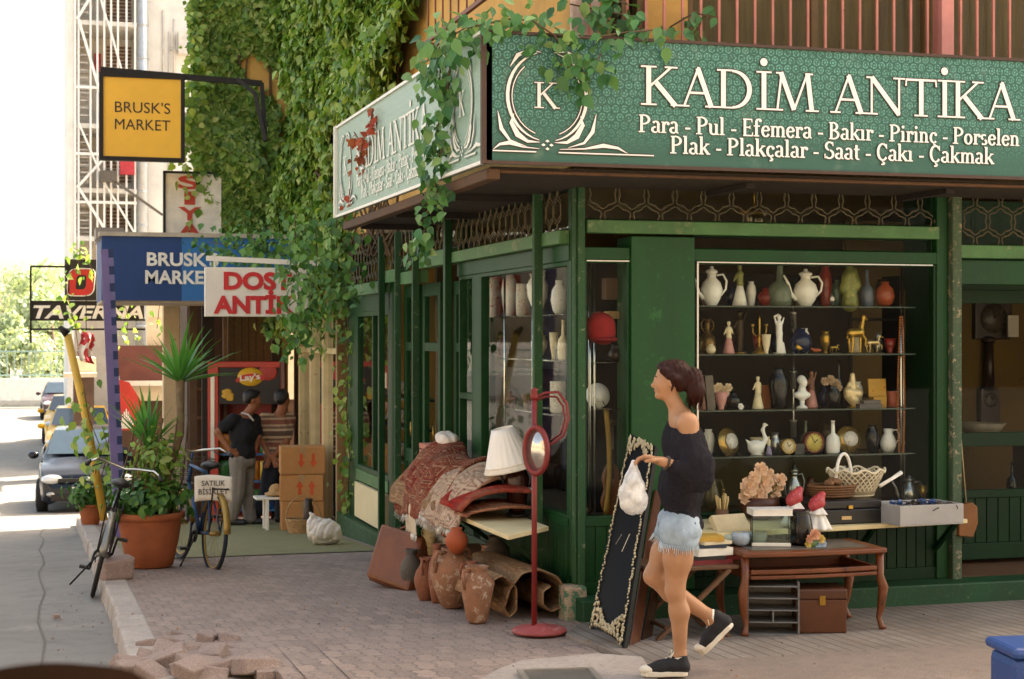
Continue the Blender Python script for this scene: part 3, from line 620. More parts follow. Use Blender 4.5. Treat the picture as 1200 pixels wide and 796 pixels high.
lattice('lattice_grille', 15.8, 18.0, 2.32, 2.86, lambda u, z: (XS - .04, u, z), .165)
# interior
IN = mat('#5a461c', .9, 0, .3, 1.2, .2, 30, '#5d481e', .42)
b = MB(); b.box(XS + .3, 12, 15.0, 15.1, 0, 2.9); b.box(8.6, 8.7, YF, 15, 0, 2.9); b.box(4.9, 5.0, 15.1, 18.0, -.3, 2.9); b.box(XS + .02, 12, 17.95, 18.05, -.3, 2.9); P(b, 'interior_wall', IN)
b = MB(); b.box(XS + .04, 12, YF - .0 + .03, 15, .03, .085); b.box(XS + .04, 6, 15.1, 17.95, -.3, -.21); P(b, 'floor', mat('#6a4a32', .7, 0, .25, 2, .2, 40))
b = MB(); b.box(XS + .04, 12, YF + .1, 18, 2.80, 2.9); P(b, 'ceiling', mat('#8a7550', .9))
b = MB(); b.box(fx(812), 6.0, YF + .09, YF + .62, .50, .56); b.box(fx(684), fx(738), YF + .09, YF + .6, .50, .56); b.box(XS + .09, XS + .62, 10.6, 12.3, .49, .55); P(b, 'display_floor', mat('#55402c', .7))
# dark cabinets behind the displays, seen through the glass
b = MB(); b.box(4.1, 4.95, 11.5, 12.0, .09, 2.1); b.box(5.2, 6.0, 11.35, 11.8, .09, 1.75); b.box(3.75, 4.1, 12.3, 14, .09, 1.5)
for z in (.5, .9, 1.3, 1.7): b.box(4.15, 4.9, 11.46, 11.5, z, z + .02)
P(b, 'interior_cabinet', mat('#33231a', .5, 0, .3, 3, .1, 30))
# upper storey
b = MB(); b.box(XS, XS + .25, 9.95, 18.3, 2.86, 10); b.box(XS + .25, 12, 9.951, 10.2, 2.86, 3.4); b.box(XS + .25, 12, 9.951, 10.2, 5.4, 10); b.box(XS + .25, fx(703), 9.951, 10.2, 3.4, 5.4); b.box(fx(757), fx(806), 9.951, 10.2, 3.4, 5.4); b.box(XS + .25, 12, 17.9, 18.3, -.5, 10); b.box(11.8, 12, 10, 18, 0, 10); b.box(XS, 12, 9.95, 18.3, 10, 10.2)
P(b, 'upper_wall', OCH)
b = MB(); b.box(XS - .03, fx(700), 9.90, 9.948, 3.0, 6); P(b, 'corner_pilaster', mat('#d9b9a8', .8, 0, .12, 3, .3, 40, '#c7a08c', .4))
for x0, x1 in ((fx(806), fx(1094)), (fx(1106), fx(1106) + 1.9), (fx(703), fx(757))): window('upper_window', x0, x1, 3.4, 5.4, 10.0, mat('#6e5532', .7), .05, False, (('v', (x0 + x1) / 2), ))
b = MB(); b.box(fx(700), 11, 10.25, 10.28, 3.35, 5.5); P(b, 'curtain', mat('#6b5a3c', .9, 0, .3, 2, .5, 12, None, 0, (9, 9, .6)))
b = MB(); x = fx(686)
while x < 9.5: b.box(x - .008, x + .008, 9.86, 9.876, 3.3, 5.3); x += .128
b.box(fx(684), 9.5, 9.855, 9.88, 3.32, 3.345); P(b, 'window_bars', mat('#c57c6c', .6, .1, .15, 5, .2, 60, '#8f5a45', .35))
b = MB(); b.box(fx(1093), fx(1107), 9.83, 9.95, 3.2, 5.5); P(b, 'mullion', mat('#c98478', .7, 0, .12))
# side balcony above the sign, with brown bars
bal = MB(); bal.box(2.86, XS, 9.7, 12.6, 5.25, 5.35); y = 9.75
while y < 12.6: bal.box(2.889, 2.901, y - .006, y + .006, 4.07, 5.26); y += .24
bal.box(2.88, 2.91, 9.7, 12.6, 4.05, 4.08); bal.box(2.88, XS, 12.57, 12.6, 4.05, 4.09); P(bal, 'balcony_railing', mat('#7b4a36', .6, .2, .2))
b = MB(); b.box(2.95, 3.28, 13.1, 13.5, 4.85, 4.92); P(b, 'bracket_plate', DRK)
# canopy that carries the sign
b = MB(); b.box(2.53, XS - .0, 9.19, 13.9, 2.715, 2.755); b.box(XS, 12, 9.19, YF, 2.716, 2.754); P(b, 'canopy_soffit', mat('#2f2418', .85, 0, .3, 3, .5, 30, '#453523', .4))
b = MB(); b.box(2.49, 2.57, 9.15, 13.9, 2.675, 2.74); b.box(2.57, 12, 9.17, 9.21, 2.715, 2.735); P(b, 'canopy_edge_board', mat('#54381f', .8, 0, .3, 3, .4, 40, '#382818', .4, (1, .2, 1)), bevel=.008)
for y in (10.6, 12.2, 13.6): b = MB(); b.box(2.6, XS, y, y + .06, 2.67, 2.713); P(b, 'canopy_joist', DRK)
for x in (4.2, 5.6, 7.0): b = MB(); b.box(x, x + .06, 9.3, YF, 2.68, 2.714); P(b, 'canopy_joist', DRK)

# ================================================================== SHOP SIGN
SX, SY = 2.463, 9.123
zc0, zc1 = atX(567, 190, SX).z, atX(567, 37, SX).z; pl0, pl1 = atX(395, 254, SX), atX(395, 150, SX)
sg = thing('shop_sign', 'long green patterned corner signboard with white lettering and round crest', 'sign', (SX, SY, zc0))
def sign_mat(soft, name):
    n = NT(name); u = n.coord('UV'); q = .056
    def cell(off):
        s = n.n('VectorMath', operation='ADD'); n.l(u, s.inputs[0]); s.inputs[1].default_value = off
        m = n.n('VectorMath', operation='WRAP'); n.l(s.outputs[0], m.inputs[0]); m.inputs[1].default_value = (q / 2, q * .866, 1); m.inputs[2].default_value = (-q / 2, -q * .866, -1)
        ln = n.n('VectorMath', operation='LENGTH'); n.l(m.outputs[0], ln.inputs[0]); return ln.outputs['Value']
    d1 = n.math('MINIMUM', cell((0, 0, 0)), cell((q / 2, q * .866, 0)))
    e = n.math('DIVIDE', d1, q)
    vor = n.n('TexVoronoi', feature='DISTANCE_TO_EDGE'); n.l(u, vor.inputs['Vector']); vor.inputs['Scale'].default_value = 56; vor.inputs['Randomness'].default_value = .55
    star = n.ramp(e, [(.0, (1, 1, 1)), (.14, (1, 1, 1)), (.16, (0, 0, 0)), (.23, (0, 0, 0)), (.26, (1, 1, 1)), (.40, (1, 1, 1)), (.43, (0, 0, 0))])
    edge = n.ramp(vor.outputs['Distance'], [(.06, (0, 0, 0)), (.13, (1, 1, 1))])
    pat = n.math('MULTIPLY', star, edge)
    sep = n.n('SeparateXYZ'); n.l(u, sep.inputs[0])
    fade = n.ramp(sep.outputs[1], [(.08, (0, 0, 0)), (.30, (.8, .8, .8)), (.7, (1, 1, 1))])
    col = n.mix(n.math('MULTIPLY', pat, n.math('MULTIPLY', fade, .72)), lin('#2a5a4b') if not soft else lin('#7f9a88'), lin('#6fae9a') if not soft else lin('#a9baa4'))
    col = n.mix(n.ramp(n.noise(5, 6, n.coord(), .7), [(.55, (0, 0, 0)), (.75, (.3, .3, .3))]), col, lin('#8a9a86'))
    return n.done(col, .42, n.bump(n.noise(18, 3, n.coord()), .06, .01))
def panel(o_, ux, uy, W, hgt, nrm, name, m, thick=.05):
    """flat board spanned by ux (unit, length W) and uy; UV in metres"""
    o_, ux, uy, nrm = V(o_), V(ux), V(uy), V(nrm); vs = [o_, o_ + ux * W, o_ + ux * W + uy * hgt, o_ + uy * hgt]; vs += [v - nrm * thick for v in vs]
    me = bpy.data.meshes.new(name); me.from_pydata([tuple(v) for v in vs], [], [(0, 1, 2, 3), (7, 6, 5, 4), (0, 4, 5, 1), (1, 5, 6, 2), (2, 6, 7, 3), (3, 7, 4, 0)])
    uv = me.uv_layers.new(name='UVMap'); UV4 = [(0, 0), (W, 0), (W, hgt), (0, hgt)]
    for l in me.loops: uv.data[l.index].uv = UV4[l.vertex_index % 4]
    b_ = bmesh.new(); b_.from_mesh(me); bmesh.ops.recalc_face_normals(b_, faces=b_.faces); b_.to_mesh(me); b_.free()
    return link(name, me, m, sg, True)
SH = zc1 - zc0; WF = 4.25; WS_ = (pl0 - V((SX, SY, zc0))).length; us = (pl0 - V((SX, SY, zc0))).normalized(); uz = V((0, 0, 1))
panel((SX, SY, zc0), (1, 0, 0), uz, WF, SH, (0, -1, 0), 'front_panel', sign_mat(False, 'sign_green'))
panel((SX, SY, zc0), us, uz, WS_, SH, (-1, 0, 0), 'side_panel', sign_mat(True, 'sign_glare'))  # side panel colours paled: sky glare is put into the paint
MF = Mx(((1, 0, 0, SX), (0, 0, -1, SY - .004), (0, 1, 0, zc0), (0, 0, 0, 1)))
e = pl0 - us * 0  # side text runs from the far end towards the corner
MS = Mx(((-us.x, 0, -1, pl0.x - .006), (-us.y, 0, 0, pl0.y), (-us.z, 1, 0, pl0.z), (0, 0, 0, 1)))
def fu(px): return atY(px, 0, SY).x - SX
def fv(px, py): return atY(px, py, SY).z - zc0
LW, LD = mat('#f2eee4', .45, 0, .05), mat('#3b2a1c', .6, 0, .1)
LS = mat('#e4e2d4', .5, 0, .05)
def crest(mbw, mbd, M, s, z=0):
    """oval wreath of two bands, flourishes and a diamond of four dots round the initial; s = board height"""
    for mb, ft, zz in ((mbd, .008, .001), (mbw, -.006, .003)):
        A = lambda pts, wd, dz=0: stroke(mb, [(x * s, y * s) for x, y in pts], [max(.003, q * .85 + ft) * s for q in wd] if hasattr(wd, '__len__') else (wd + ft) * s, M, z + zz + dz)
        for sg_ in (-1, 1):
            A([(sg_ * .32 * math.cos(R(q)), .52 + .345 * math.sin(R(q))) for q in range(-78, 76, 9)], [.014 + .026 * math.sin(math.pi * i / 17) for i in range(18)])
            A([(sg_ * (.285 * math.cos(R(q)) + .0), .515 + .30 * math.sin(R(q))) for q in range(-70, 60, 10)], .014, .0004)
            A([(sg_ * x, y) for x, y in ((.06, .165), (.16, .17), (.24, .22), (.29, .31), (.27, .38))], [.01, .035, .06, .045, .01], .0008)
            A([(sg_ * x, y) for x, y in ((.17, .13), (.30, .17), (.37, .26), (.40, .40))], [.01, .03, .045, .008], .0012)
            kx_ = .66 if sg_ < 0 else 1
            A([(sg_ * x * kx_, y) for x, y in ((.10, .115), (.30, .125), (.46, .155), (.58, .14), (.66, .10))], [.012, .02, .045, .03, .01], .0016)
            A([(sg_ * .09, .09), (sg_ * (.44 if sg_ < 0 or z else .88), .09)], .016, .002)
            A([(sg_ * x, y) for x, y in ((.05, .86), (.15, .875), (.24, .83), (.30, .74))], [.012, .03, .045, .012], .0012)
        for x, y in ((0, .175), (0, .115), (-.032, .145), (.032, .145)): A([(x - .016, y), (x, y + .001), (x + .016, y)], [.004, .036, .004], .002)
tw, td = MB(), MB()
x0, x1 = fu(752), fu(1193); hcap = .235
for mb, ft, zz in ((td, .05, .0012), (tw, 0, .004)): pen(mb, 'KADİM ANTİKA', CAP, MF @ Mx.Translation((x0, fv(752, 123), 0)), hcap, x1 - x0, ft, 0, zz)
for mb, ft, zz in ((td, .07, .0012), (tw, .012, .004)):
    pen(mb, 'Para - Pul - Efemera - Bakır - Pirinç - Porselen', LOW, MF @ Mx.Translation((fu(748), fv(748, 155), 0)), .105, fu(1194) - fu(748), ft, 0, zz)
    pen(mb, 'Plak - Plakçalar - Saat - Çakı - Çakmak', LOW, MF @ Mx.Translation((fu(785), fv(785, 180), 0)), .105, fu(1164) - fu(785), ft, 0, zz)
MC = MF @ Mx.Translation((fu(641), 0, 0)); crest(tw, td, MC, SH)
pen(tw, 'K', CAP, MC @ Mx.Translation((-.075, SH * .43, 0)), SH * .20, .14, 0, 0, .003); pen(td, 'K', CAP, MC @ Mx.Translation((-.075, SH * .43, 0)), SH * .20, .14, .06, 0, .001)
ts, tq = MB(), MB(); LSd = mat('#9aa898', .6, 0, .1)
pen(ts, 'KADİM ANTİKA', CAP, MS @ Mx.Translation((.95, SH * .40, 0)), .235, 2.55, .02, 0, .002)
pen(ts, 'Para - Pul - Efemera - Bakır - Pirinç - Porselen', LOW, MS @ Mx.Translation((.95, SH * .235, 0)), .10, 2.55, .02, 0, .002)
pen(ts, 'Plak - Plakçalar - Saat - Çakı - Çakmak', LOW, MS @ Mx.Translation((1.15, SH * .095, 0)), .10, 2.15, .02, 0, .002)
for xx in (.45, WS_ - .48): crest(ts, tq, MS @ Mx.Translation((xx, 0, 0)), SH, .001); pen(ts, 'K', CAP, MS @ Mx.Translation((xx - .075, SH * .43, 0)), SH * .2, .14, 0, 0, .003)
tw.build('lettering', LW, sg, True, recalc=False); td.build('letter_outline', LD, sg, True, recalc=False); ts.build('side_lettering', LS, sg, True, recalc=False); tq.build('side_crest_outline', LSd, sg, True, recalc=False)
b = MB(); b.bar((SX - .004, SY - .004, zc0 - .01), (SX - .004, SY - .004, zc1 + .01), .03); b.bar((SX, SY - .006, zc0), (SX + WF, SY - .006, zc0), .02); b.bar((SX, SY - .006, zc1), (SX + WF, SY - .006, zc1), .018)
b.build('dark_frame', mat('#4a3427', .6), sg, True); b = MB()
b.bar((SX - .006, SY, zc0), pl0 + V((-.006, 0, 0)), .02); b.bar((SX - .006, SY, zc1), pl1 + V((-.006, 0, 0)), .02); b.bar(pl0 + V((-.006, 0, -.01)), pl1 + V((-.006, 0, .01)), .045); b.build('pale_frame', WHITE, sg, True)
# ================================================================== NEIGHBOURING BUILDINGS
def bld(name, label, loc): return thing(name, label, 'building', loc)
ochre = bld('ochre_building', 'ochre walled building under the big vine with cream framed shop window beside the antique shop', (XS, 18.35, zg(18.35)))
b = MB(); b.box(XS, 8, 18.32, 22.5, 2.6, 11); b.box(XS + .3, 8, 18.32, 22.5, -1, 2.6); b.build('wall', OCH, ochre, True)
b = MB()
for y0 in (18.36, 19.35, 20.3, 21.2): b.box(XS - .06, XS + .06, y0, y0 + .13, -.75, 2.3)
b.box(XS - .06, XS + .06, 18.36, 21.33, 2.18, 2.32); b.box(XS - .05, XS + .05, 18.5, 21.2, 1.55, 1.62); b.build('window_frame', mat('#cdb98a', .7, 0, .15, 3, .3, 40, '#8d6d45', .36), ochre, True, bevel=.008)
g = MB(); g.quad((XS, 18.45, -.4), (XS, 21.3, -.4), (XS, 21.3, 2.2), (XS, 18.45, 2.2)); g.build('window_pane', glass('window_glass', (.75, .78, .68)), ochre, True, recalc=False)
b = MB(); b.box(XS - .1, XS + .05, 18.34, 21.4, -1, -.42); b.build('sill_wall', mat('#7a6446', .9), ochre, True)
b = MB(); b.bar((XS - .05, 18.28, -.6), (XS - .05, 18.28, 3), .07); b.bar((XS - .08, 18.36, 2.6), (XS - .08, 21.4, 2.6), .1); b.build('drain_pipe', mat('#8a6a44', .7), ochre, True)
b = MB(); b.box(XS + .05, XS + .3, 18.5, 21.2, 2.0, 2.55); [b.box(XS + .2, XS + .25, 18.6 + .3 * i, 18.72 + .3 * i, -.4, 2.0) for i in range(9)]; b.build('dim_curtain', mat('#8c8268', .9), ochre, True)
market = bld('market_building', 'dark open market doorway with cream pilaster beneath the blue awning', (1.9, 22, zg(22)))
b = MB(); b.box(2.12, 8, 22.0, 24.2, 2.35, 11.5); b.build('upper_wall', OCH, market, True)
b = MB(); b.box(3.3, 8, 22.0, 22.2, -1, 2.35); b.box(1.95, 3.3, 23.2, 23.4, -1.2, 2.35); b.box(1.95, 2.1, 23.4, 25, -1.6, 2.35); b.build('back_wall', mat('#4a382a', .85, 0, .3, 2, .3, 30), market, True)
b = MB(); x_ = .073 * 22.2; b.cbox((1.66, 22.3, .8), (.22, .2, 3.6)); b.cbox((1.66, 22.3, -.85), (.3, .28, .35)); b.cbox((1.66, 22.3, 2.5), (.3, .28, .16)); b.build('pilaster', mat('#cbb48f', .8, 0, .12, 3, .3, 40, '#a08660', .35), market, True, bevel=.012)
for i, (x, c, wd) in enumerate(((1.88, '#5a4430', .1), (2.05, '#2d241c', .16), (2.24, '#c9bfae', .045), (2.33, '#6b5138', .05), (3.12, '#9c8455', .08), (2.98, '#3b2b20', .12))):
    b = MB(); b.box(x, x + wd, 22.05, 22.15, -.9, 2.4 if i != 2 else 1.35); b.build('door_post', mat(c, .8), market, True)
b = MB(); [b.box(2.45 + .1 * i, 2.53 + .1 * i, 22.6, 22.66, 1.1, 2.3) for i in range(7)]; b.build('reed_blind', mat('#6d5f42', .9, 0, .3, 30, .4, 90), market, True)
b = MB(); [b.box(2.0, 3.3, 22.9, 23.2, z, z + .03) for z in (-.2, .2, .6, 1.0)]; b.build('shelf', BRN, market, True)
# white block with steel fire stairs
white = bld('white_building', 'tall white building with steel fire stairs and a grey duct behind the yellow sign', (.75, 46, -1.42))
WM = mat('#e6e1d8', .8, 0, .06, 1, .2, 30, '#cfc6b8', .3); D_ = 44.5
def bx(px): return atY(px, 0, D_).x
def bz(py, px=150): return atY(px, py, D_).z
b = MB(); b.box(bx(160), 9, D_ + .6, 54, -1.4, 15); b.box(bx(80), bx(160), D_ + 1.9, 54, -1.4, 15); b.build('wall', WM, white, True)
b = MB(); b.box(bx(79), bx(87), D_ - .1, D_ + 1.9, -1.4, 15); b.build('corner_pier', WM, white, True)
b = MB(); b.tube([(bx(167), D_ + .3, -1), (bx(167), D_ + .3, 15)], .175, 14); [b.tube([(bx(167), D_ + .3, z), (bx(167), D_ + .3, z + .06)], .19, 14) for z in np.arange(2, 14, .9)]; b.build('duct', mat('#b9bcbe', .4, .6, .12), white, True)
lv = [bz(278), bz(222), bz(147), bz(27), bz(27) + 2.6]
for i in range(5):
    z = lv[i]; b = MB(); b.box(bx(88), bx(160), D_ - .1, D_ + 1.9, z - .12, z); b.build('landing', mat('#d5cfc5', .8), white, True)
st = mat('#e9e6e0', .5, .1, .05)
b = MB(); z0, z1 = lv[0], lv[4]
for px in (88, 92, 106, 114, 122, 130, 138, 148, 158): b.bar((bx(px), D_ - .12, z0 - 1), (bx(px), D_ - .12, z1 + 2), .05)
for z in (lv[0] + .9, lv[1] + .9, lv[2] + .95, lv[3] + .95): b.bar((bx(88), D_ - .13, z), (bx(160), D_ - .13, z), .07)
for i in range(4): b.bar((bx(90 if i % 2 else 128), D_ - .15, lv[i]), (bx(158 if i % 2 else 92), D_ - .15, lv[i + 1]), .07); b.bar((bx(125 if i % 2 else 160), D_ - .18, lv[i]), (bx(92 if i % 2 else 126), D_ - .18, lv[i + 1]), .05)
b.build('stair_frame', st, white, True)
for i in range(4):
    b = MB(); n = 11
    for k in range(n): b.box(bx(87), bx(105), D_ + .2 + .12 * k, D_ + .3 + .12 * k, lv[i] + (lv[i + 1] - lv[i]) * k / n, lv[i] + (lv[i + 1] - lv[i]) * k / n + .05)
    [b.box(bx(87), bx(104), D_ - .05, D_ - .03, lv[i] + .2 * k, lv[i] + .2 * k + .035) for k in range(1, int((lv[i + 1] - lv[i]) / .2))]
    b.build('stair_flight', mat('#bdb8b0', .6, .2), white, True)
    b = MB(); [b.box(bx(128), bx(158), D_ + 1.86, D_ + 1.89, lv[i] + .35 + .1 * k, lv[i] + .41 + .1 * k) for k in range(max(3, int((lv[i + 1] - lv[i] - .6) / .1)))]; b.build('shutter', mat('#8d6f5a', .8), white, True)
b = MB(); b.box(bx(140), bx(157), D_ - .3, D_ - .2, bz(206), bz(190)); b.box(bx(113), bx(121), D_ + 1.7, D_ + 1.8, bz(75), bz(52)); b.build('red_panel', mat('#b5333a', .6), white, True)
b = MB(); b.box(bx(116), bx(136), D_ - .6, D_ - .2, bz(215), bz(203)); b.bar((bx(133), D_ - .4, bz(214)), (bx(190), D_ - .2, bz(252)), .06); b.build('floodlight', mat('#5a5248', .6), white, True)
b = MB(); [b.tube([(bx(p), D_ + .56, bz(y0)), (bx(p), D_ + .56, bz(y1))], .03, 5) for p, y0, y1 in ((193, 120, 5), (200, 200, 30), (206, 90, 15))]; b.tube([(bx(200), D_ + .56, bz(50)), (bx(218), D_ + .56, bz(55))], .03, 5); b.cbox((bx(219), D_ + .4, bz(45)), (.4, .4, .6)); b.build('pipe', mat('#cfc7bb', .7), white, True)
# side street row behind the white block and far shops along the pavement
shops = bld('row_of_shops', 'cream shopfronts far down the pavement with brown cladding below the tavern sign', (1.2, 30, zg(30)))
Y2 = 30.5
def sx(px, y=Y2): return atY(px, 0, y).x
def sz(py, px=160, y=Y2): return atY(px, py, y).z
b = MB(); b.box(sx(172), 6, Y2 - .02, Y2 + .3, sz(372), sz(345)); b.box(sx(128), 6, Y2 + .0, Y2 + .3, sz(470), sz(447)); b.box(sx(172), 6, Y2 + .02, Y2 + .3, sz(447), sz(372)); b.build('cream_wall', mat('#d8ccb0', .85, 0, .1), shops, True)
b = MB(); q = [(sx(134), sz(405)), (sx(215), sz(405)), (sx(215), sz(446)), (sx(139), sz(446))]; b.prism([(x, z) for x, z in q], .12, Mx(((1, 0, 0, 0), (0, 0, -1, Y2 - .03), (0, 1, 0, 0), (0, 0, 0, 1)))); b.build('brown_cladding', mat('#6a4038', .8), shops, True)
b = MB(); b.bar((sx(130), Y2 - .2, sz(400)), (sx(138), Y2 - .2, sz(448)), .07); b.bar((sx(128), Y2 - .2, sz(449)), (sx(215), Y2 - .2, sz(449)), .09); b.build('white_trim', WHITE, shops, True)
b = MB(); b.box(sx(128), 6, Y2 + .3, Y2 + .5, -1.6, sz(470)); b.build('dark_front', mat('#584234', .9), shops, True); b = MB(); b.box(sx(96), sx(126), Y2 + 8, Y2 + 9, -1.5, sz(447) + .2); b.build('dark_front', mat('#584234', .9), shops, True)
b = MB(); b.box(sx(93), sx(127), Y2 + 7, Y2 + 9.4, sz(450), sz(425)); b.box(sx(93) - .2, sx(127), Y2 + 6.4, Y2 + 7, sz(452), sz(446)); b.build('awning', mat('#d3c2a4', .8), shops, True)
rb = MB(); rb.prism([(0, 0), (.62, 0), (.55, .42), (.28, .86), (.05, .92)], .1, Mx(((1, 0, 0, sx(131)), (0, 0, -1, Y2 - .5), (0, 1, 0, sz(502)), (0, 0, 0, 1))))
o = single(rb, 'red_banner', mat('#b03224', .7), 'red shop banner with white fountain motif beside the purple striped post', 'banner', (0, 0, 0))
b = MB(); [b.tube([(sx(146) + .02 * k, Y2 - .63, sz(500)), (sx(146) + .035 * k, Y2 - .63, sz(500) + .35 - .05 * abs(k))], .012, 5) for k in range(-4, 5)]; b.build('motif', WHITE, o, True)
# opposite side of the street: closes the sky behind the camera and shows in the shop glass
for nm, lb, e in (('opposite_building', 'pale plastered house across the street seen only in window reflections', (-26, 16, -16, -9, 11)), ('opposite_building', 'low pale warehouse on the far side of the road seen only in reflections', (-22, -13, -9, 22, 6.0))):
    b = MB(); x0, x1, y0, y1, hh = e; b.box(x0, x1, y0, y1, -.2, hh); o = bld(nm, lb, (x0, y0, 0)); b.build('wall', mat('#a39685', .9, 0, .1), o, True)
    for k in range(6):
        w_ = MB(); u = k / 6 * .9 + .05
        if y1 < 0: w_.box(x0 + (x1 - x0) * u, x0 + (x1 - x0) * u + 1.6, y1, y1 + .05, 1.2, 3); w_.box(x0 + (x1 - x0) * u, x0 + (x1 - x0) * u + 1.6, y1, y1 + .05, 5.2, 7)
        else: w_.box(x1, x1 + .05, y0 + (y1 - y0) * u, y0 + (y1 - y0) * u + 1.6, 1.2, 3)
        w_.build('window', DRK, o, True)
# end of the street: white wall, fence and trees
fw = thing('end_wall', 'low white wall closing the far sunlit end of the street', 'wall', (0, 78, -1.42)); zt = H - 48 / 1905 * 77
b = MB(); b.box(-26, 14, 78, 78.3, -1.5, zt); b.build('wall', mat('#e4ded2', .8), fw, True); b = MB(); b.box(-26, 14, 77.9, 78.0, -1.42, -1.2); b.build('base_course', mat('#b8b0a4', .8), fw, True)
ff = MB()
for i in range(110): ff.box(-24 + .32 * i, -23.96 + .32 * i, 78.6, 78.64, zt - .3, zt + 1.3)
ff.box(-24, 12, 78.59, 78.65, zt + 1.2, zt + 1.26); ff.box(-24, 12, 78.59, 78.65, zt + .1, zt + .16); single(ff, 'railing_fence', mat('#8fa8a0', .6), 'thin pale green railing above the white wall at the street end', 'fence', (0, 0, 0))
FARL = leafmat(['#93a384', '#a5b294', '#b4bfa2', '#c3ccb4'], .6, 'far_leaf', .35)  # leaf colours washed out to stand in for distance haze
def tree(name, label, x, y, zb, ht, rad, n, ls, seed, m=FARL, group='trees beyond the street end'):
    t = thing(name, label, 'tree', (x, y, zb), 0, group); g = np.random.RandomState(seed)
    b = MB(); b.tube([(0, 0, 0), (.1, 0, ht * .3), (-.1, .1, ht * .62)], [.22, .17, .09]); cs = []
    for k in range(9):
        q = g.uniform(0, 6.28); rr = rad * g.uniform(.25, .75); c = np.array([rr * math.cos(q), rr * math.sin(q), ht * g.uniform(.22, .86)]); cs.append((c, rad * g.uniform(.28, .5))); b.tube([(0, 0, ht * .35), tuple(c * [.5, .5, .8]), tuple(c)], [.1, .06, .02], 5)
    b.build('trunk', mat('#5f4d3b', .9), t); P_, N_l = [], []
    for c, r in cs:
        v = g.normal(size=(n // 9, 3)); v /= np.linalg.norm(v, axis=1)[:, None]; P_.append(c + v * r * (.55 + .5 * g.rand(n // 9, 1))); N_l.append(v)
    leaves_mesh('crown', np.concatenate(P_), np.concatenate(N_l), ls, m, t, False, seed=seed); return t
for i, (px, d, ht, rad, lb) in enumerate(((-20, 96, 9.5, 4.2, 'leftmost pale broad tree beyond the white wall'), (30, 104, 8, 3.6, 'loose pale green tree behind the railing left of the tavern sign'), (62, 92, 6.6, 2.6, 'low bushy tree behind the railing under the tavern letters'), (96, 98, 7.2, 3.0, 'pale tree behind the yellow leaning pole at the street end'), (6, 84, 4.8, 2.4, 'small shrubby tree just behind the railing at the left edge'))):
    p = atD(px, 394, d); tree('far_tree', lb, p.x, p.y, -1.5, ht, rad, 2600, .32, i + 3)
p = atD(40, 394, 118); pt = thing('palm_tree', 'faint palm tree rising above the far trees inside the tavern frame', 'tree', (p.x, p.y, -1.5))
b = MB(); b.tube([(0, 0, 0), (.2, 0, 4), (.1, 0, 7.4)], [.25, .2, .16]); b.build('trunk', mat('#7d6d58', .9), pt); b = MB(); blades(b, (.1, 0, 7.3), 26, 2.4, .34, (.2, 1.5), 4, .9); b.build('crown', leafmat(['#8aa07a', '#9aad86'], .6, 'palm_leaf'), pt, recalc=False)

# ================================================================== SIGNS AND AWNINGS DOWN THE STREET
def board(o, name, m, c, w_, h_, t=.04, bev=0):
    b = MB(); b.cbox(c, (w_, t, h_)); return b.build(name, m, o, True, bevel=bev)
def facing(x, y, z): return Mx(((1, 0, 0, x), (0, 0, -1, y), (0, 1, 0, z), (0, 0, 0, 1)))
# yellow hanging sign
d = 20.5; a, c_ = atD(118, 187, d), atD(215, 90, d); ym = (a.y + c_.y) / 2; xm, zm = (a.x + c_.x) / 2, (a.z + c_.z) / 2; W_, H_ = c_.x - a.x, c_.z - a.z
ys = thing('hanging_sign', 'square yellow hanging sign on a black bracket reading BRUSK\'S MARKET', 'sign', (xm, ym, a.z))
board(ys, 'yellow_face', mat('#f7bc3c', .5, 0, .08, 2), (xm, ym, zm), W_ - .05, H_ - .05, .08); b = MB()
for s_ in (-1, 1): b.cbox((xm + s_ * W_ / 2, ym, zm), (.05, .12, H_ + .05)); b.cbox((xm, ym, zm + s_ * H_ / 2), (W_ - .05, .12, .05))
b.build('black_frame', IRON, ys, True); e0, e1 = atD(117, 84, d), atD(312, 92, d); e0.y = e1.y = ym; b = MB(); b.bar(e0, e1, .07, .07)
k0, k1, k2 = atD(278, 92, d), atD(299, 110, d), atD(311, 165, d); b.bar(k0, k1, .05); b.bar(k1, k2, .05); b.bar(e1, k2, .05); b.bar((xm - .3, ym, zm + H_ / 2), (xm - .3, ym, e0.z), .02); b.bar((xm + .3, ym, zm + H_ / 2), (xm + .3, ym, e0.z), .02); b.build('bracket', IRON, ys, True)
b = MB(); MFc = lambda px, py: facing(atD(px, py, d).x, ym - .045, atD(px, py, d).z)
put_text(b, "BRUSK'S", MFc(167, 133), .135, .68, .0); put_text(b, "MARKET", MFc(167, 153), .135, .68, .0); b.build('lettering', mat('#3a2c22', .6), ys, True, recalc=False)
# blue awning box
d = 19.8; y0 = 20.2; aL, aR = atY(119, 352, y0), atY(335, 280, y0); xl, xr, z0, z1 = aL.x, 3.2, aL.z, aR.z
aw = thing('awning', 'blue market awning box with white BRUSK\'S MARKET letters over the doorway', 'awning', ((xl + xr) / 2, y0, z0)); AB = mat('#1d3f74', .6, 0, .12, 2, .15, 30); AB2 = mat('#2f6fae', .6, 0, .1, 2)
xs_ = atY(213, 300, y0).x
b = MB(); b.box(xl, xs_, y0, y0 + .02, z0, z1); b.box(xl, xl + .02, y0 + .02, y0 + 1.8, z0, z1); b.build('front_cloth', AB, aw, True); b = MB(); b.box(xs_, xr, y0, y0 + .02, z0, z1); b.build('light_blue_cloth', AB2, aw, True)
b = MB(); b.box(xl - .03, xr, y0 - .03, y0 + 1.8, z1, z1 + .05); b.build('top_cover', mat('#b5aa98', .7), aw, True); b = MB(); b.box(xl, xr, y0 + .02, y0 + 1.8, z0 - .03, z0); b.build('underside', mat('#a0907a', .8), aw, True)
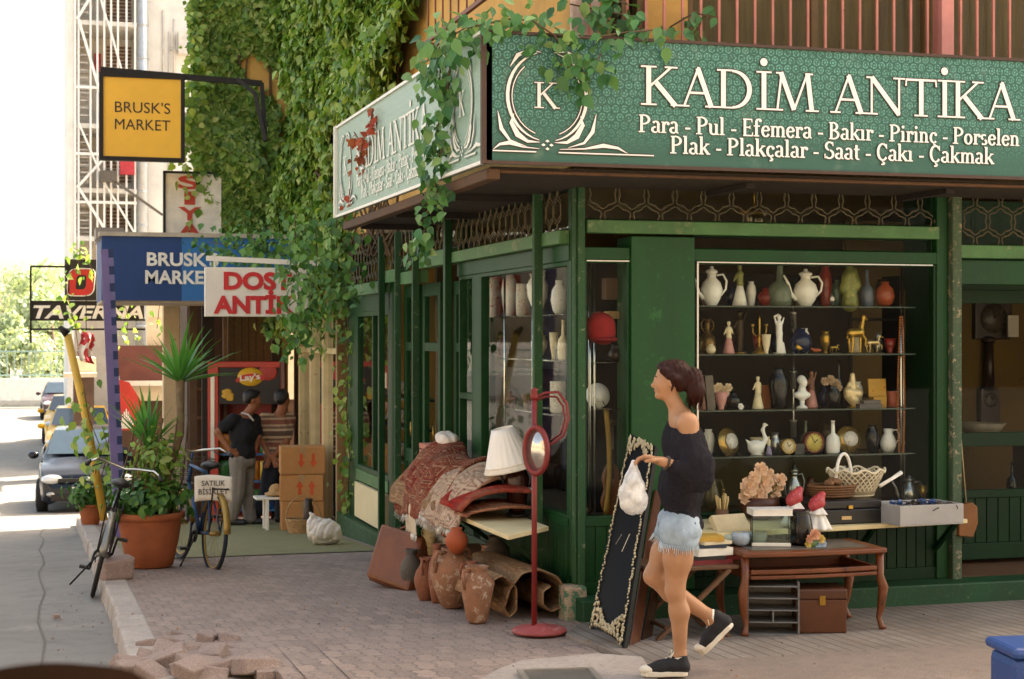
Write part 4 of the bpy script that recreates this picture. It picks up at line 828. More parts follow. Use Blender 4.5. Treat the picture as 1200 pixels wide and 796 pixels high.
b = MB(); b.box(xl - .06, xl + .28, y0 + .3, y0 + .9, z1 - .02, z1 + .12); b.build('roller_box', mat('#8d857c', .6), aw, True)
b = MB(); put_text(b, "BRUSK'S", facing(atY(172, 0, y0).x, y0 - .012, atY(172, 311, y0).z), .155, .86, .03, center=False); put_text(b, "MARKET", facing(atY(170, 0, y0).x, y0 - .012, atY(170, 332, y0).z), .155, .84, .03, center=False); b.build('lettering', mat('#e9e5da', .6), aw, True, recalc=False)
# purple striped awning post
q = atD(119, 300, 19.3); g0 = G(135, 585); po = thing('striped_post', 'purple post with blue and white striped edge holding the awning corner', 'post', (q.x + .08, 18.9, zg(18.9)))
top = V((atD(120, 296, 19.0).x, 18.9, atD(120, 296, 19.0).z)); bot = V((atD(135, 575, 19.0).x, 18.8, zg(18.9)))
b = MB(); b.bar(bot, top, .085, .085); b.build('pole', mat('#6f6290', .6, 0, .15), po, True); off = V((.065, -.03, 0)); b = MB(); w2 = MB(); n = 34
for i in range(n): (b if i % 2 else w2).bar(bot + off + (top - bot) * i / n, bot + off + (top - bot) * (i + 1) / n, .055, .055)
b.build('blue_stripe', mat('#1e2f55', .6), po, True); w2.build('white_stripe', mat('#6b6590', .6), po, True)
# red and white DOST ANTIK sign
d = 16.5; y0 = atD(285, 340, d).y; a = atY(240, 371, y0); xl, z0, z1 = a.x, a.z, atY(240, 313, y0).z; xr = xl + 1.05
ds = thing('antique_sign', 'white hanging sign with bold red letters DOST ANTİK half hidden by the vine', 'sign', ((xl + xr) / 2, y0, z0)); b = MB(); b.box(xl, xr, y0, y0 + .06, z0, z1); b.build('white_board', mat('#e4ded2', .5, 0, .05), ds, True, bevel=.006)
b = MB(); b.bar((xl + .02, y0 + .03, z1 + .09), (xr + .1, y0 + .03, z1 + .05), .05); b.bar((xl + .1, y0 + .03, z1), (xl + .1, y0 + .03, z1 + .09), .02); b.build('hanger', WHITE, ds, True); b = MB()
vs_, fs_, Wt = text_mb('DOST', .155, .035); put_text(b, 'DOST', facing(atY(262, 0, y0).x, y0 - .012, atY(262, 338.5, y0).z), .165, .69, .045, center=False); put_text(b, 'ANTİK', facing(atY(250, 0, y0).x, y0 - .012, atY(250, 366.5, y0).z), .165, .82, .045, center=False); b.build('lettering', mat('#c4262b', .5), ds, True, recalc=False)
# vertical sign SIYA
d = 21.3; y0 = atD(215, 240, d).y; a = atY(194, 276, y0); xl, z0, z1 = a.x, a.z, atY(194, 203, y0).z
vsn = thing('vertical_sign', 'upright white sign with stacked red letters partly covered by the vine edge', 'sign', (xl + .35, y0, z0)); b = MB(); b.box(xl, xl + .72, y0, y0 + .06, z0, z1); b.build('white_board', mat('#ded7c8', .6), vsn, True)
b = MB(); b.box(xl - .03, xl, y0 - .02, y0 + .08, z0, z1 + .02); b.box(xl - .03, xl + .74, y0 - .02, y0 + .08, z1, z1 + .03); b.build('dark_frame', IRON, vsn, True); b = MB()
for i, ch in enumerate('SIYA'): put_text(b, ch, facing(xl + .31, y0 - .012, z1 - .195 - .205 * i), .165, .30 if ch != 'I' else .14, .03)
b.build('lettering', mat('#b8412e', .6), vsn, True, recalc=False)
b = MB(); x1 = atY(214, 0, y0 + .3).x; b.box(x1, x1 + .5, y0 + .3, y0 + .34, atY(214, 172, y0).z, atY(214, 128, y0).z); o = single(b, 'small_sign', mat('#d9d4c6', .6), 'small white sign with black letters right of the yellow sign', 'sign', (0, 0, 0)); b = MB(); put_text(b, 'KA', facing(x1 + .11, y0 + .29, atY(214, 142, y0).z), .09, .18, .01); put_text(b, 'AN', facing(x1 + .11, y0 + .29, atY(214, 155, y0).z), .09, .18, .01); b.build('lettering', IRON, o, True, recalc=False)
# tavern sign
d = 25; y0 = atD(100, 360, d).y; tx = lambda px: atY(px, 0, y0).x; tz = lambda py: atY(100, py, y0).z
tv = thing('tavern_sign', 'black framed tavern sign with white slanted letters and a red O emblem', 'sign', (tx(36), y0, tz(388))); b = MB()
for p_, q_ in (((36, 313), (36, 402)), ((36, 313), (80, 313)), ((36, 354), (170, 354)), ((36, 375), (170, 375)), ((36, 386), (170, 386)), ((80, 313), (80, 354))): b.bar((tx(p_[0]), y0, tz(p_[1])), (tx(q_[0]), y0, tz(q_[1])), .03)
b.build('frame', IRON, tv, True); b = MB(); b.box(tx(37), tx(169), y0 + .01, y0 + .05, tz(374), tz(355)); b.box(tx(76), tx(113), y0 + .0, y0 + .2, tz(352), tz(304)); b.build('black_board', mat('#2a2622', .6), tv, True)
b = MB(); put_text(b, 'TAVERNA', facing(tx(39), y0 - .006, tz(373)), .19, tx(168) - tx(39), .03, 1, .25, False); b.build('lettering', mat('#e8e4da', .6), tv, True, recalc=False)
b = MB(); MO = facing(tx(95), y0 - .01, tz(331)); oo = lambda sx_, sz_, k: [(sx_ * (1 if abs(math.cos(q)) > .3 else .8) * (abs(math.cos(q)) ** .45) * (1 if math.cos(q) > 0 else -1) + sz_ * .16 * math.sin(q), sz_ * (abs(math.sin(q)) ** .45) * (1 if math.sin(q) > 0 else -1)) for q in [2 * math.pi * i / 32 + .01 for i in range(32)]]
A_, B_ = oo(.19, .20, 0), oo(.075, .11, 0); b.add([(x, z, .0) for x, z in A_] + [(x, z, .0) for x, z in B_], [(i, (i + 1) % 32, 32 + (i + 1) % 32, 32 + i) for i in range(32)], False, 0, MO); b.build('red_emblem', mat('#c2302c', .5), tv, True, recalc=False)
b = MB(); b.tube([MO @ V((x, z, .002)) for x, z in oo(.2, .21, 0)], .008, 4, closed=True); b.build('emblem_outline', WHITE, tv, True)
# yellow leaning pole
t0, t1 = atD(79, 392, 21), None; g0 = G(122, 577); t1 = V((atD(122, 575, 21).x, atD(122, 575, 21).y, zg(20.8)))
yp = thing('leaning_pole', 'yellow painted pole leaning beside the parked car with creeper on it', 'pole', tuple(t1)); b = MB(); b.tube([t1, t1 + (t0 - t1) * .5 + V((.03, 0, 0)), t0], .052, 10); b.build('shaft', mat('#dbb045', .6, 0, .15, 3, .2, 30, '#c29a4a', .3), yp, True); b = MB(); b.tube([t0, t0 + V((-.1, 0, .1))], [.06, .03]); b.build('black_tip', IRON, yp, True)
# small red and white flag
p = atD(101, 405, 24); fl = thing('pennant_flag', 'small red and white pennant hanging beneath the tavern sign', 'flag', tuple(p)); b = MB(); b.grid(lambda u, v: (p.x - .1 + .2 * u + .03 * math.sin(7 * v), p.y + .04 * math.sin(9 * u), p.z + .22 - .45 * v - .05 * u), 8, 8); b.build('cloth', NT('flag').m, fl, True, solid=.004)
n = NT('flag_cloth'); fc = n.ramp(n.noise(9, 2, n.coord()), [(.47, lin('#c23a3c')), (.52, lin('#e8dccc'))], 'CONSTANT'); fl.children[0].data.materials[0] = n.done(fc, .8)
b = MB(); b.bar(p + V((0, 0, .22)), p + V((0, 0, .75)), .012); b.build('cord', IRON, fl, True)
# ================================================================== VINES
VL = leafmat(['#527a34', '#7aa044', '#96b552', '#adc264', '#5f8838', '#c2cc7a', '#84a84c', '#466a30', '#98b25a'], .5, 'vine_leaf', .38)
VN = leafmat(['#2f5a2a', '#417236', '#538544', '#6f9c56', '#37642e', '#98b872'], .42, 'creeper_leaf', .25)
VR = leafmat(['#8f4a2a', '#a8603a', '#b5482f', '#7d3f28'], .6, 'dry_leaf', .3)
VM = leafmat(['#35612a', '#4a7a34', '#5f8f42', '#77a050', '#2f5526'], .5, 'shade_leaf', .3)  # darker copy of the vine leaf, shade put into its colour
STEM = mat('#5a4630', .85)
g = np.random.RandomState(11)
def inpoly(x, y, poly):
    c = False; j = len(poly) - 1
    for i in range(len(poly)):
        if (poly[i][1] > y) != (poly[j][1] > y) and x < (poly[j][0] - poly[i][0]) * (y - poly[i][1]) / (poly[j][1] - poly[i][1]) + poly[i][0]: c = not c
        j = i
    return c
def cover(polys, holes, n, surf, seed):
    """random leaves over a wall: wall point from picture outline, pushed out into uneven clumps"""
    r = np.random.RandomState(seed); P_, N_l = [], []; bx0 = min(p[0] for q in polys for p in q); bx1 = max(p[0] for q in polys for p in q); by0 = min(p[1] for q in polys for p in q); by1 = max(p[1] for q in polys for p in q)
    while len(P_) < n:
        x, y = r.uniform(bx0, bx1), r.uniform(by0, by1); j = r.normal(0, 3, 2)
        if not any(inpoly(x + j[0], y + j[1], q) for q in polys) or any(inpoly(x + j[0] * .6, y + j[1] * .6, q) for q in holes): continue
        p = surf(x, y); 
        if p is None: continue
        p, nn = p; cl = math.sin(p.y * 2.1 + p.z * 1.3 + p.x * 3) + math.sin(p.z * 3.1 - p.y * 1.7 + 1) + math.sin(p.z * 6.3 + p.y * 4.9 + p.x * 5) * .7
        
        if cl + r.normal(0, .35) < -1.25: continue
        out = (.15 + .11 * cl) * r.uniform(.1, 1.1) ** .6; P_.append(p + nn * max(0, out)); N_l.append(nn + V((0, 0, .35)))
    return np.array([tuple(p) for p in P_]), np.array([tuple(p) for p in N_l])
def wall_front(x, y): return atY(x, y, 21.95), V((0, -1, 0))
def wall_side(x, y):
    p = atX(x, y, 3.24); return (p, V((-1, 0, 0))) if p.y < 22 else None
vine = thing('climbing_vine', 'huge green climbing vine covering the ochre building above the market signs', 'vine', (3.0, 18, zg(18)))
# left part clothes the market wall that faces the camera, right part the long side wall
PL = [(222, -30), (322, -30), (322, 250), (338, 300), (300, 296), (262, 302), (240, 285), (232, 240), (236, 190), (226, 150), (232, 100), (222, 50)]
HL = [[(296, 0), (306, 0), (304, 60), (300, 95), (294, 60)], [(300, 172), (318, 168), (316, 205), (304, 208)]]
PR = [(312, -30), (500, -30), (488, 20), (478, 70), (470, 100), (455, 120), (430, 135), (395, 150), (398, 250), (412, 268), (408, 300), (398, 330), (380, 330), (372, 350), (356, 385), (338, 392), (335, 340), (330, 300), (312, 290)]
HR = [[(306, 30), (322, 30), (316, 105), (308, 100)], [(372, -30), (384, -30), (380, 8), (374, 10)], [(318, 180), (330, 176), (328, 205), (318, 205)]]
P1, N1 = cover([PL], HL, 21000, wall_front, 5); P2, N2 = cover([PR], HR, 30000, wall_side, 6)
for k in range(60):      # strands that break the edge of the leaf mass
    e = g.choice([0, 1, 2]); px, py = ((228 + g.normal(0, 6), g.uniform(0, 250)), (g.uniform(340, 410), g.uniform(270, 345)), (g.uniform(430, 492), g.uniform(10, 120)))[e]; p, nn = wall_front(px, py) if e == 0 else wall_side(px, py)
    m_ = g.randint(14, 34); dx = g.uniform(-.25, .25); q_ = [p + nn * g.uniform(.15, .4) + V((g.normal(0, .05) + (dx if e == 0 else 0) * i / m_, g.normal(0, .05) + (0 if e == 0 else dx) * i / m_, -.8 * i / m_)) for i in range(m_)]
    P1 = np.concatenate([P1, [tuple(z) for z in q_]]); N1 = np.concatenate([N1, [tuple(nn + V((0, 0, .3)))] * m_])
b = MB()
for k in range(46):
    px = g.uniform(240, 470); q = [(px + g.normal(0, 6), 300 - 34 * i) for i in range(10)]
    pts = [(wall_front(*e)[0] if e[0] < 318 else atX(e[0], e[1], 3.22)) for e in q]; pts = [p for p in pts if p.y < 22.2]
    if len(pts) > 3: b.tube(pts, .014, 5)
b.build('stems', STEM, vine, True)
leaves_mesh('leaves', np.concatenate([P1, P2]), np.concatenate([N1, N2]), .10, VL, vine, True, droop=.9, seed=2, lobes=1, aspect=.85)
def garland(name, label, paths, size, per_m, m, seed, spread=.09, red=None):
    t = thing(name, label, 'vine', tuple(paths[0][0][0])); r = np.random.RandomState(seed); b = MB(); P_, N_l = [], []
    for pts, k in paths:
        pts = [V(p) for p in pts]; b.tube(pts, .006, 5); L_ = sum((pts[i + 1] - pts[i]).length for i in range(len(pts) - 1)); n = int(L_ * per_m * k * 1.25)
        for _ in range(n):
            u = r.uniform(0, len(pts) - 1.001); i = int(u); p = pts[i].lerp(pts[i + 1], u - i); o_ = V(r.normal(0, 1, 3)) * spread * k; o_.z = o_.z * .8 - .03; P_.append(tuple(p + o_)); N_l.append(tuple(V((-.5, -.8, .35)) + V(r.normal(0, .3, 3))))
    b.build('stem', STEM, t, True); leaves_mesh('leaves', P_, N_l, size, m, t, True, droop=1.0, seed=seed, lobes=1, aspect=.66); return t
def on(px, py, plane='x', off=.06): return atX(px, py, SX - off) if plane == 'x' else atY(px, py, SY - off)
garland('hanging_creeper', 'green creeper trailing over the top corner of the shop sign and down its pale side', [
    ([on(500, 72), on(512, 58), on(530, 42), on(545, 33), on(563, 30)], 1.25), ([atY(570, 28, SY), atY(600, 22, SY), atY(625, 25, SY), atY(650, 42, SY - .05), atY(668, 70, SY - .05), atY(672, 86, SY - .05)], 1.25),
    ([atY(640, 40, SY - .02), atY(690, 45, SY - .04), atY(735, 38, SY - .02), atY(770, 35, SY)], 1.0), ([atY(655, 75, SY - .04), atY(690, 88, SY - .05), atY(705, 62, SY - .05)], 1.0),
    ([on(517, 70), on(515, 95), on(525, 105)], 1.1), ([on(527, 80), on(523, 120), on(512, 150), on(518, 175), on(508, 200), on(512, 225), atX(500, 250, 2.5), atX(497, 280, 2.5), atX(489, 297, 2.5)], .75)], .08, 88, VN, 3, .07)
garland('hanging_creeper', 'leafy creeper growing through the window bars above the signboard', [([atY(668, 5, 9.8), atY(700, 12, 9.8), atY(745, 20, 9.8)], 1.2), ([atY(690, -5, 9.8), atY(735, 4, 9.8)], 1.1), ([atY(785, 32, 9.8), atY(815, 14, 9.8), atY(828, 20, 9.8)], .7)], .085, 90, VN, 4)
garland('hanging_creeper', 'dry reddish creeper hanging over the far end of the pale side sign', [([on(437, 128, off=.04), on(433, 150, off=.04), on(425, 165, off=.04), on(422, 195, off=.04)], .45), ([on(415, 155, off=.04), on(424, 170, off=.04)], .35), ([atX(410, 222, 2.45), atX(408, 238, 2.45)], .4)], .065, 130, VR, 5)
garland('hanging_creeper', 'dark ivy strand climbing the left jamb of the antique shop side window', [([atX(px, py, XS - .03) for px, py in ((408, 290), (404, 350), (408, 420), (406, 480), (410, 540), (407, 600))], .75)], .085, 75, VL, 8)
garland('hanging_creeper', 'long vine tendrils dangling in front of the red lettered sign', [([atD(px, py, 16.2) for px, py in ((346, 250), (346, 300), (350, 345), (345, 390), (346, 410))], .7), ([atD(px, py, 16.0) for px, py in ((368, 250), (372, 300), (366, 345), (356, 372))], 1.2), ([atD(px, py, 16.0) for px, py in ((395, 240), (394, 290), (388, 330), (392, 350))], 1.5)], .09, 130, VM, 9, .12)
garland('hanging_creeper', 'vine fringe hanging over the right end of the blue awning', [([atD(px, py, 19.3) for px, py in ((246, 284), (280, 288), (334, 284))], 1.4), ([atD(px, py, 19.3) for px, py in ((290, 272), (310, 296), (334, 300))], 1.4)], .09, 130, VM, 14, .11)
garland('hanging_creeper', 'thin creeper draped over the tavern sign and its emblem', [([atD(px, py, 24.4) for px, py in ((94, 288), (92, 310), (76, 325), (80, 352), (88, 380), (92, 410))], .9), ([atD(px, py, 24.4) for px, py in ((145, 350), (150, 372), (148, 400))], .8), ([atD(px, py, 24.4) for px, py in ((190, 340), (186, 365), (184, 385))], .8), ([atD(px, py, 24.4) for px, py in ((86, 290), (100, 300), (110, 320))], .8)], .10, 30, VL, 10, .11)
garland('hanging_creeper', 'creeper twisting round the foot of the yellow leaning pole', [([atD(px, py, 20.6) for px, py in ((98, 455), (104, 490), (116, 520), (112, 555))], 1.0), ([atD(px, py, 20.4) for px, py in ((120, 500), (128, 530), (118, 560))], 1.0)], .12, 40, VL, 12, .13)
# ================================================================== POTTED PLANTS
def pot(t, rt, rb, h, m, soil=True):
    b = MB(); b.lathe([(rb * .9, 0), (rb, .01), (rb + (rt - rb) * .5, h * .45), (rt * .965, h * .86), (rt * .97, h * .87), (rt * 1.03, h * .875), (rt * 1.04, h * .985), (rt * 1.0, h), (rt * .93, h), (rt * .92, h * .9), (.001, h * .88)], n=40); o = b.build('pot', m, t)
    s_ = MB(); s_.lathe([(rt * .92, h * .9), (.001, h * .91)], n=24); s_.build('soil', mat('#3b2e22', .95), t); return o
PG = leafmat(['#2f5a22', '#3f6e2a', '#558336', '#6d9a48', '#34612a'], .45, 'pot_leaf', .3)
YG = leafmat(['#4f8a3c', '#63a04a', '#3f7a34'], .4, 'sword_leaf', .3)
def bush(t, c, r, n, size, m, seed, name='leaves'):
    q = np.random.RandomState(seed); v = q.normal(size=(n, 3)); v /= np.linalg.norm(v, axis=1)[:, None]; rad = (.35 + .7 * q.rand(n, 1)) * (1 + .25 * np.sin(5 * np.arctan2(v[:, 1:2], v[:, 0:1]) + seed)); P_ = np.array(c) + v * rad * np.array(r)
    return leaves_mesh(name, P_, v + [0, 0, .4], size, m, t, False, droop=.5, seed=seed)
p = G(178, 668); p.y += .25
bp = thing('potted_plant', 'big terracotta tub with leafy shrub and two tall yuccas between the bicycles', 'plant', tuple(p))
pot(bp, .285, .20, .475, TERRA); bush(bp, (0, 0, .60), (.36, .34, .20), 700, .085, PG, 3); bush(bp, (.05, 0, .95), (.25, .25, .30), 330, .075, VL, 4, 'upper_leaves')
b = MB(); b.tube([(-.02, 0, .4), (-.03, 0, .8), (.0, .02, 1.05)], [.035, .03, .028]); b.tube([(.05, .05, .4), (.16, .06, .8), (.27, .12, 1.15), (.27, .14, 1.62)], [.04, .036, .035, .04]); b.build('yucca_stem', mat('#7a6448', .9, 0, .3, 12, .6, 40), bp)
b = MB(); blades(b, (-.01, 0, 1.02), 34, .58, .045, (.05, .8), 3, .35); b.build('lower_yucca_crown', YG, bp, recalc=False); b = MB(); blades(b, (.27, .14, 1.60), 42, .62, .05, (.05, 1.35), 5, .35); b.build('upper_yucca_crown', YG, bp, recalc=False)
b = MB(); [b.tube([(x, y, .45), (x * 1.6, y, .75), (x * 1.3 + .1, y, 1.3)], .008, 5) for x, y in ((.1, -.1), (-.1, -.1), (.18, .05), (-.15, .1), (0, -.15))]; b.build('twigs', STEM, bp)
p = G(106, 615); sp = thing('potted_plant', 'small terracotta pot of bushy green herbs at the kerb behind the leaning bicycle', 'plant', tuple(p)); pot(sp, .15, .11, .27, TERRA); bush(sp, (-.02, 0, .42), (.30, .28, .19), 520, .075, PG, 6)
b = MB(); [b.tube([(0, 0, .22), (.1 * math.cos(k), .1 * math.sin(k), .45)], .006, 5) for k in range(6)]; b.build('twigs', STEM, sp)
# ================================================================== PAVEMENT OBJECTS
def Z(px, py, z): r = ray(px, py); return V((0, 0, H)) + r * ((z - H) / r.z)
def face(p, extra=0): return math.degrees(math.atan2(p[1], p[0])) - 90 + extra     # local -Y looks back to the camera
BLACKP = mat('#1d1b1a', .5, 0, .2); RUB = mat('#201d1b', .8, 0, .2); LEATH = mat('#74401a', .5, 0, .25, 5, .45, 30, '#8f5626', .34)
PAPER = mat('#e3dccb', .7, 0, .08); REDP = mat('#7a2320', .45, 0, .2, 4, .15, 50, '#933a33', .3)
# ---- bicycles: wheels in the local XZ plane, front to +X
def bicycle(label, loc, rz, lean, frame_m, tyre_m, rim_m, basket=False, sign=False, group='bicycles at the kerb'):
    t = thing('bicycle', label, 'bicycle', loc, 0, group); t.rotation_euler = (0, 0, R(rz)); q = MB; L_ = 1.02; r = .325
    tilt = rotm(lean, 0, 0)
    def wheel(x):
        b = MB(); n = 36; pts = [(x + r * math.cos(2 * math.pi * k / n), 0, r + r * math.sin(2 * math.pi * k / n)) for k in range(n)]; b.tube(pts, .019, 8, closed=True, M=tilt); w_ = b.build('wheel', tyre_m, t)
        b = MB(); b.tube([(x + (r - .03) * math.cos(2 * math.pi * k / n), 0, r + (r - .03) * math.sin(2 * math.pi * k / n)) for k in range(n)], .010, 6, closed=True, M=tilt)
        for k in range(20): a = 2 * math.pi * k / 20; b.tube([(x, .015 * (-1) ** k, r), (x + (r - .03) * math.cos(a), 0, r + (r - .03) * math.sin(a))], .0016, 3, M=tilt)
        b.tube([(x, -.05, r), (x, .05, r)], .02, 8, M=tilt); b.build('rim', rim_m, w_)
        b = MB(); b.grid(lambda u, v: tuple(tilt @ V((x + (r + .03) * math.cos(R(25 + 150 * u)), -.03 + .06 * v, r + (r + .03) * math.sin(R(25 + 150 * u))))), 14, 2); b.build('mudguard', rim_m, t, solid=.003)
    wheel(0); wheel(L_)
    b = MB(); bb = (.43, 0, .29); st = (.30, 0, .82); hd = (.86, 0, .86); hb = (.90, 0, .70)
    for a, c, rr in ((bb, st, .016), (bb, hb, .019), (st, hd, .016), ((0, .05, r), bb, .010), ((0, -.05, r), bb, .010), ((0, .05, r), st, .009), ((0, -.05, r), st, .009), (hd, hb, .02), (hb, (L_, .05, r), .012), (hb, (L_, -.05, r), .012), (hd, (.84, 0, .98), .012)): b.tube([a, c], rr, 8, M=tilt)
    b.build('frame', frame_m, t)
    b = MB(); b.tube([(.74, -.30, .99), (.80, -.24, 1.02), (.86, -.10, 1.0), (.85, 0, .98), (.86, .10, 1.0), (.80, .24, 1.02), (.74, .30, .99)], .012, 8, M=tilt); hb_ = b.build('handlebar', CHROME, t)
    for s_ in (-1, 1):
        b = MB(); b.tube([(.74, s_ * .30, .99), (.64, s_ * .315, .965)], .018, 8, M=tilt); b.tube([(.84, s_ * .2, .99), (.76, s_ * .27, .955)], .006, 5, M=tilt); b.build('grip', BLACKP, hb_)
    blob('saddle', [('e', tilt @ V((.25, 0, .90)), (.13, .085, .035)), ('c', tilt @ V((.27, 0, .90)), tilt @ V((.42, 0, .895)), .04, .02), ('c', tilt @ V((.29, 0, .89)), tilt @ V((.30, 0, .80)), .014, .014)], BLACKP, t, h=.009)
    b = MB(); b.tube([(.43, -.07, .29), (.43, .07, .29)], .02, 8, M=tilt); b.lathe([(.085, -.004), (.09, 0), (.085, .004)], n=20, M=tilt @ TR((.43, .05, .29), 90)); b.tube([(.43, .07, .29), (.50, .08, .14)], .010, 6, M=tilt); b.tube([(.43, -.07, .29), (.36, -.08, .44)], .010, 6, M=tilt); b.build('crank', IRON, t)
    for c in ((.50, .12, .14), (.36, -.12, .44)):
        b = MB(); b.cbox(c, (.09, .09, .022), M=tilt); b.build('pedal', BLACKP, t)
    b = MB(); [b.bar(tilt @ V(a), tilt @ V(c), .012) for a, c in (((.30, -.06, .74), (-.12, -.06, .72)), ((.30, .06, .74), (-.12, .06, .72)), ((-.12, -.06, .72), (-.12, .06, .72)), ((0, -.05, r), (-.05, -.06, .72)), ((0, .05, r), (-.05, .06, .72)))]; b.tube([(.42, .04, .27), (.30, .20, .0)], .008, 6, M=tilt); b.build('rear_rack', IRON, t)
    if basket:
        b = MB()
        for k in range(7): z = .68 + .04 * k; e = .10 + .012 * k; b.tube([tilt @ V((1.0 + e * 1.0 * sx_, e * 1.3 * sy_, z)) for sx_, sy_ in ((-1, -1), (1, -1), (1, 1), (-1, 1))], .004, 4, closed=True)
        for k in range(12): a = 2 * math.pi * k / 12; b.tube([tilt @ V((1.0 + .10 * math.cos(a), .13 * math.sin(a), .68)), tilt @ V((1.0 + .17 * math.cos(a), .22 * math.sin(a), .93))], .004, 4)
        b.box(.9, 1.1, -.13, .13, .68, .685, M=tilt); b.build('basket', mat('#57493a', .8), t)
    return t
c0 = G(110, 695, -.06); bike1 = bicycle('old dark bicycle leaning on the kerb side of the terracotta tub', (c0.x, c0.y + .33, zg(c0.y) - .125), 93, 0, mat('#2a2926', .5, .3), RUB, mat('#8b877d', .4, .8))
bike1.rotation_euler = (0, R(15), R(86)); bike1.rotation_euler = (Mx.Rotation(R(14), 3, 'Y') @ Mx.Rotation(R(86), 3, 'Z')).to_euler()
a, c = G(250, 667), G(229, 654); ang = math.degrees(math.atan2(c.y - a.y, c.x - a.x)); bike2 = bicycle('for sale bicycle with paper notice and front basket standing right of the terracotta tub', (a.x, a.y + .1, zg(a.y + .6)), 101, 4, mat('#2b4f7d', .5, .1), mat('#1c2430', .7), mat('#a98a4a', .5, .5), True)
p = atD(250, 573, depth(a) + .05); nt_ = MB(); nt_.grid(lambda u, v: ((u - .5) * .32, .012 * math.sin(5 * u) * (1 - v), (v - .5) * .22 + .012 * math.sin(4 * u)), 10, 6)
no = thing('paper_notice', 'white paper notice lettered SATILIK BİSİKLET hanging on the bicycle', 'notice', tuple(p), face(p)); nt_.build('paper', PAPER, no, solid=.002); b = MB()
MN = Mx(((1, 0, 0, 0), (0, 0, -1, -.017), (0, 1, 0, 0), (0, 0, 0, 1))); put_text(b, 'SATILIK', MN @ Mx.Translation((0, .028, 0)), .045, .20, .012); put_text(b, 'BİSİKLET', MN @ Mx.Translation((0, -.045, 0)), .045, .25, .012); b.build('lettering', mat('#4a4038', .7), no, recalc=False)
# ---- stone, rubble
def rock(name, label, p, d, rz, m, grp=None, tilt=(0, 0), seed=1, cat='stone'):
    r = random.Random(seed); b = MB(); b.box(-d[0] / 2, d[0] / 2, -d[1] / 2, d[1] / 2, 0, d[2]); b.v = [tuple(c_ * (1 + r.uniform(-.09, .09)) for c_ in v) for v in b.v]
    o = b.build(name, m, bevel=min(d) * .14); o.location = p; o.rotation_euler = (R(tilt[0]), R(tilt[1]), R(rz)); return tag(o, label, cat, grp)
STN = rough_mat('#96796b', '#ab8f80', '#76594c', 7, .8, 'stone', ('#c9b5a6', 9)); BRK = rough_mat('#8a7062', '#a08678', '#6a5448', 9, .7, 'broken_brick', ('#c7b3a5', 7))
p = G(137, 680); rock('stone_block', 'rough pink stone block at the kerb in front of the terracotta tub', (p.x, p.y + .08, p.z), (.26, .2, .17), 12, STN, None, (2, -3), 4)
RB = [(160, 792, .26, .15, 32, 28, 16), (178, 770, .14, .10, 60, -14, 10), (196, 788, .22, .13, -15, 10, -22), (215, 775, .20, .11, 40, -24, 6), (232, 792, .24, .13, 20, 16, 12), (252, 782, .15, .11, -35, 24, -8), (206, 756, .12, .10, 12, -8, 18), (262, 796, .22, .12, 8, -12, -10), (240, 764, .13, .09, 70, 14, 4), (178, 798, .17, .12, -40, 6, 24), (285, 793, .26, .12, 14, 6, -8), (224, 800, .2, .12, 50, 20, 0), (272, 772, .10, .08, -20, 0, 12), (148, 797, .13, .10, 15, 12, 8), (300, 797, .22, .11, 30, -8, 6), (228, 770, .14, .1, 15, 30, 10), (265, 764, .11, .1, 0, -20, 14), (186, 780, .18, .1, 75, 22, -14), (243, 800, .2, .11, -10, -26, 8), (170, 783, .12, .09, 5, 26, 18), (208, 786, .16, .1, -60, 12, 30), (296, 784, .12, .1, 8, 0, -16), (214, 796, .12, .09, 80, -20, 12), (195, 770, .09, .07, 30, 10, 20)]
for i, (px, py, l, w_, rz, t0, t1) in enumerate(RB):
    p = G(px, py, -.07); rock('broken_brick', 'broken pink paving brick lying in the rubble at the kerb corner', tuple(p + V((0, 0, -.008 + .02 * (i % 3)))), (l * 1.1, w_ * 1.12, .085), rz, BRK, 'broken bricks at the kerb corner', (t0, t1), i + 20, 'brick')
for i in range(70):
    pass
lt = MB(); r9 = random.Random(5)
for i in range(160):
    u, v_ = r9.uniform(150, 330), r9.uniform(748, 798)
    if u > 190 + (v_ - 745) * 2.6: continue
    p = G(u, v_, -.075); s_ = r9.uniform(.006, .022); lt.ell((p.x, p.y, p.z + s_ * .4), (s_, s_ * r9.uniform(.6, 1), s_ * .7), 5)
for i in range(50):
    p = G(r9.uniform(60, 145), r9.uniform(690, 790), -.11); s_ = r9.uniform(.003, .010); lt.ell((p.x, p.y, p.z), (s_, s_, s_ * .6), 5)
tag(lt.build('gravel', BRK), 'small crumbs of broken brick and grit round the kerb corner', 'gravel', None, 'stuff')
p = G(66, 725, -.12); rock('stone_chip', 'single pale pebble lying on the road near the kerb', tuple(p), (.05, .04, .03), 20, STN, None, (0, 0), 9)
lf = leaves_mesh('fallen_leaves', [tuple(G(r9.uniform(330, 1180), r9.uniform(700, 795), .012)) for i in range(60)] + [tuple(G(r9.uniform(150, 420), r9.uniform(650, 740), .008)) for i in range(40)], [(0, 0, 1)] * 100, .02, mat('#8f6a45', .8), None, False, droop=0, seed=3)
tag(lf, 'tiny dry leaf scraps scattered over the pavement', 'leaves', None, 'stuff')
# ---- green mat
mt = [G(*q) for q in ((212, 648), (400, 644), (425, 632), (372, 606), (228, 606))]; b = MB(); xs0 = min(q.x for q in mt)
ys_ = [15.4 + .35 * i for i in range(17)]; b.add([(x, y, zg(y) + .008) for y in ys_ for x in (.75, 3.12)], [(2 * j, 2 * j + 1, 2 * j + 3, 2 * j + 2) for j in range(16)])
o = b.build('grass_mat', rough_mat('#72702c', '#827c34', '#5c5c26', 3, .9, 'mat_green'), recalc=False); tag(o, 'worn green artificial grass mat on the pavement before the market', 'mat')
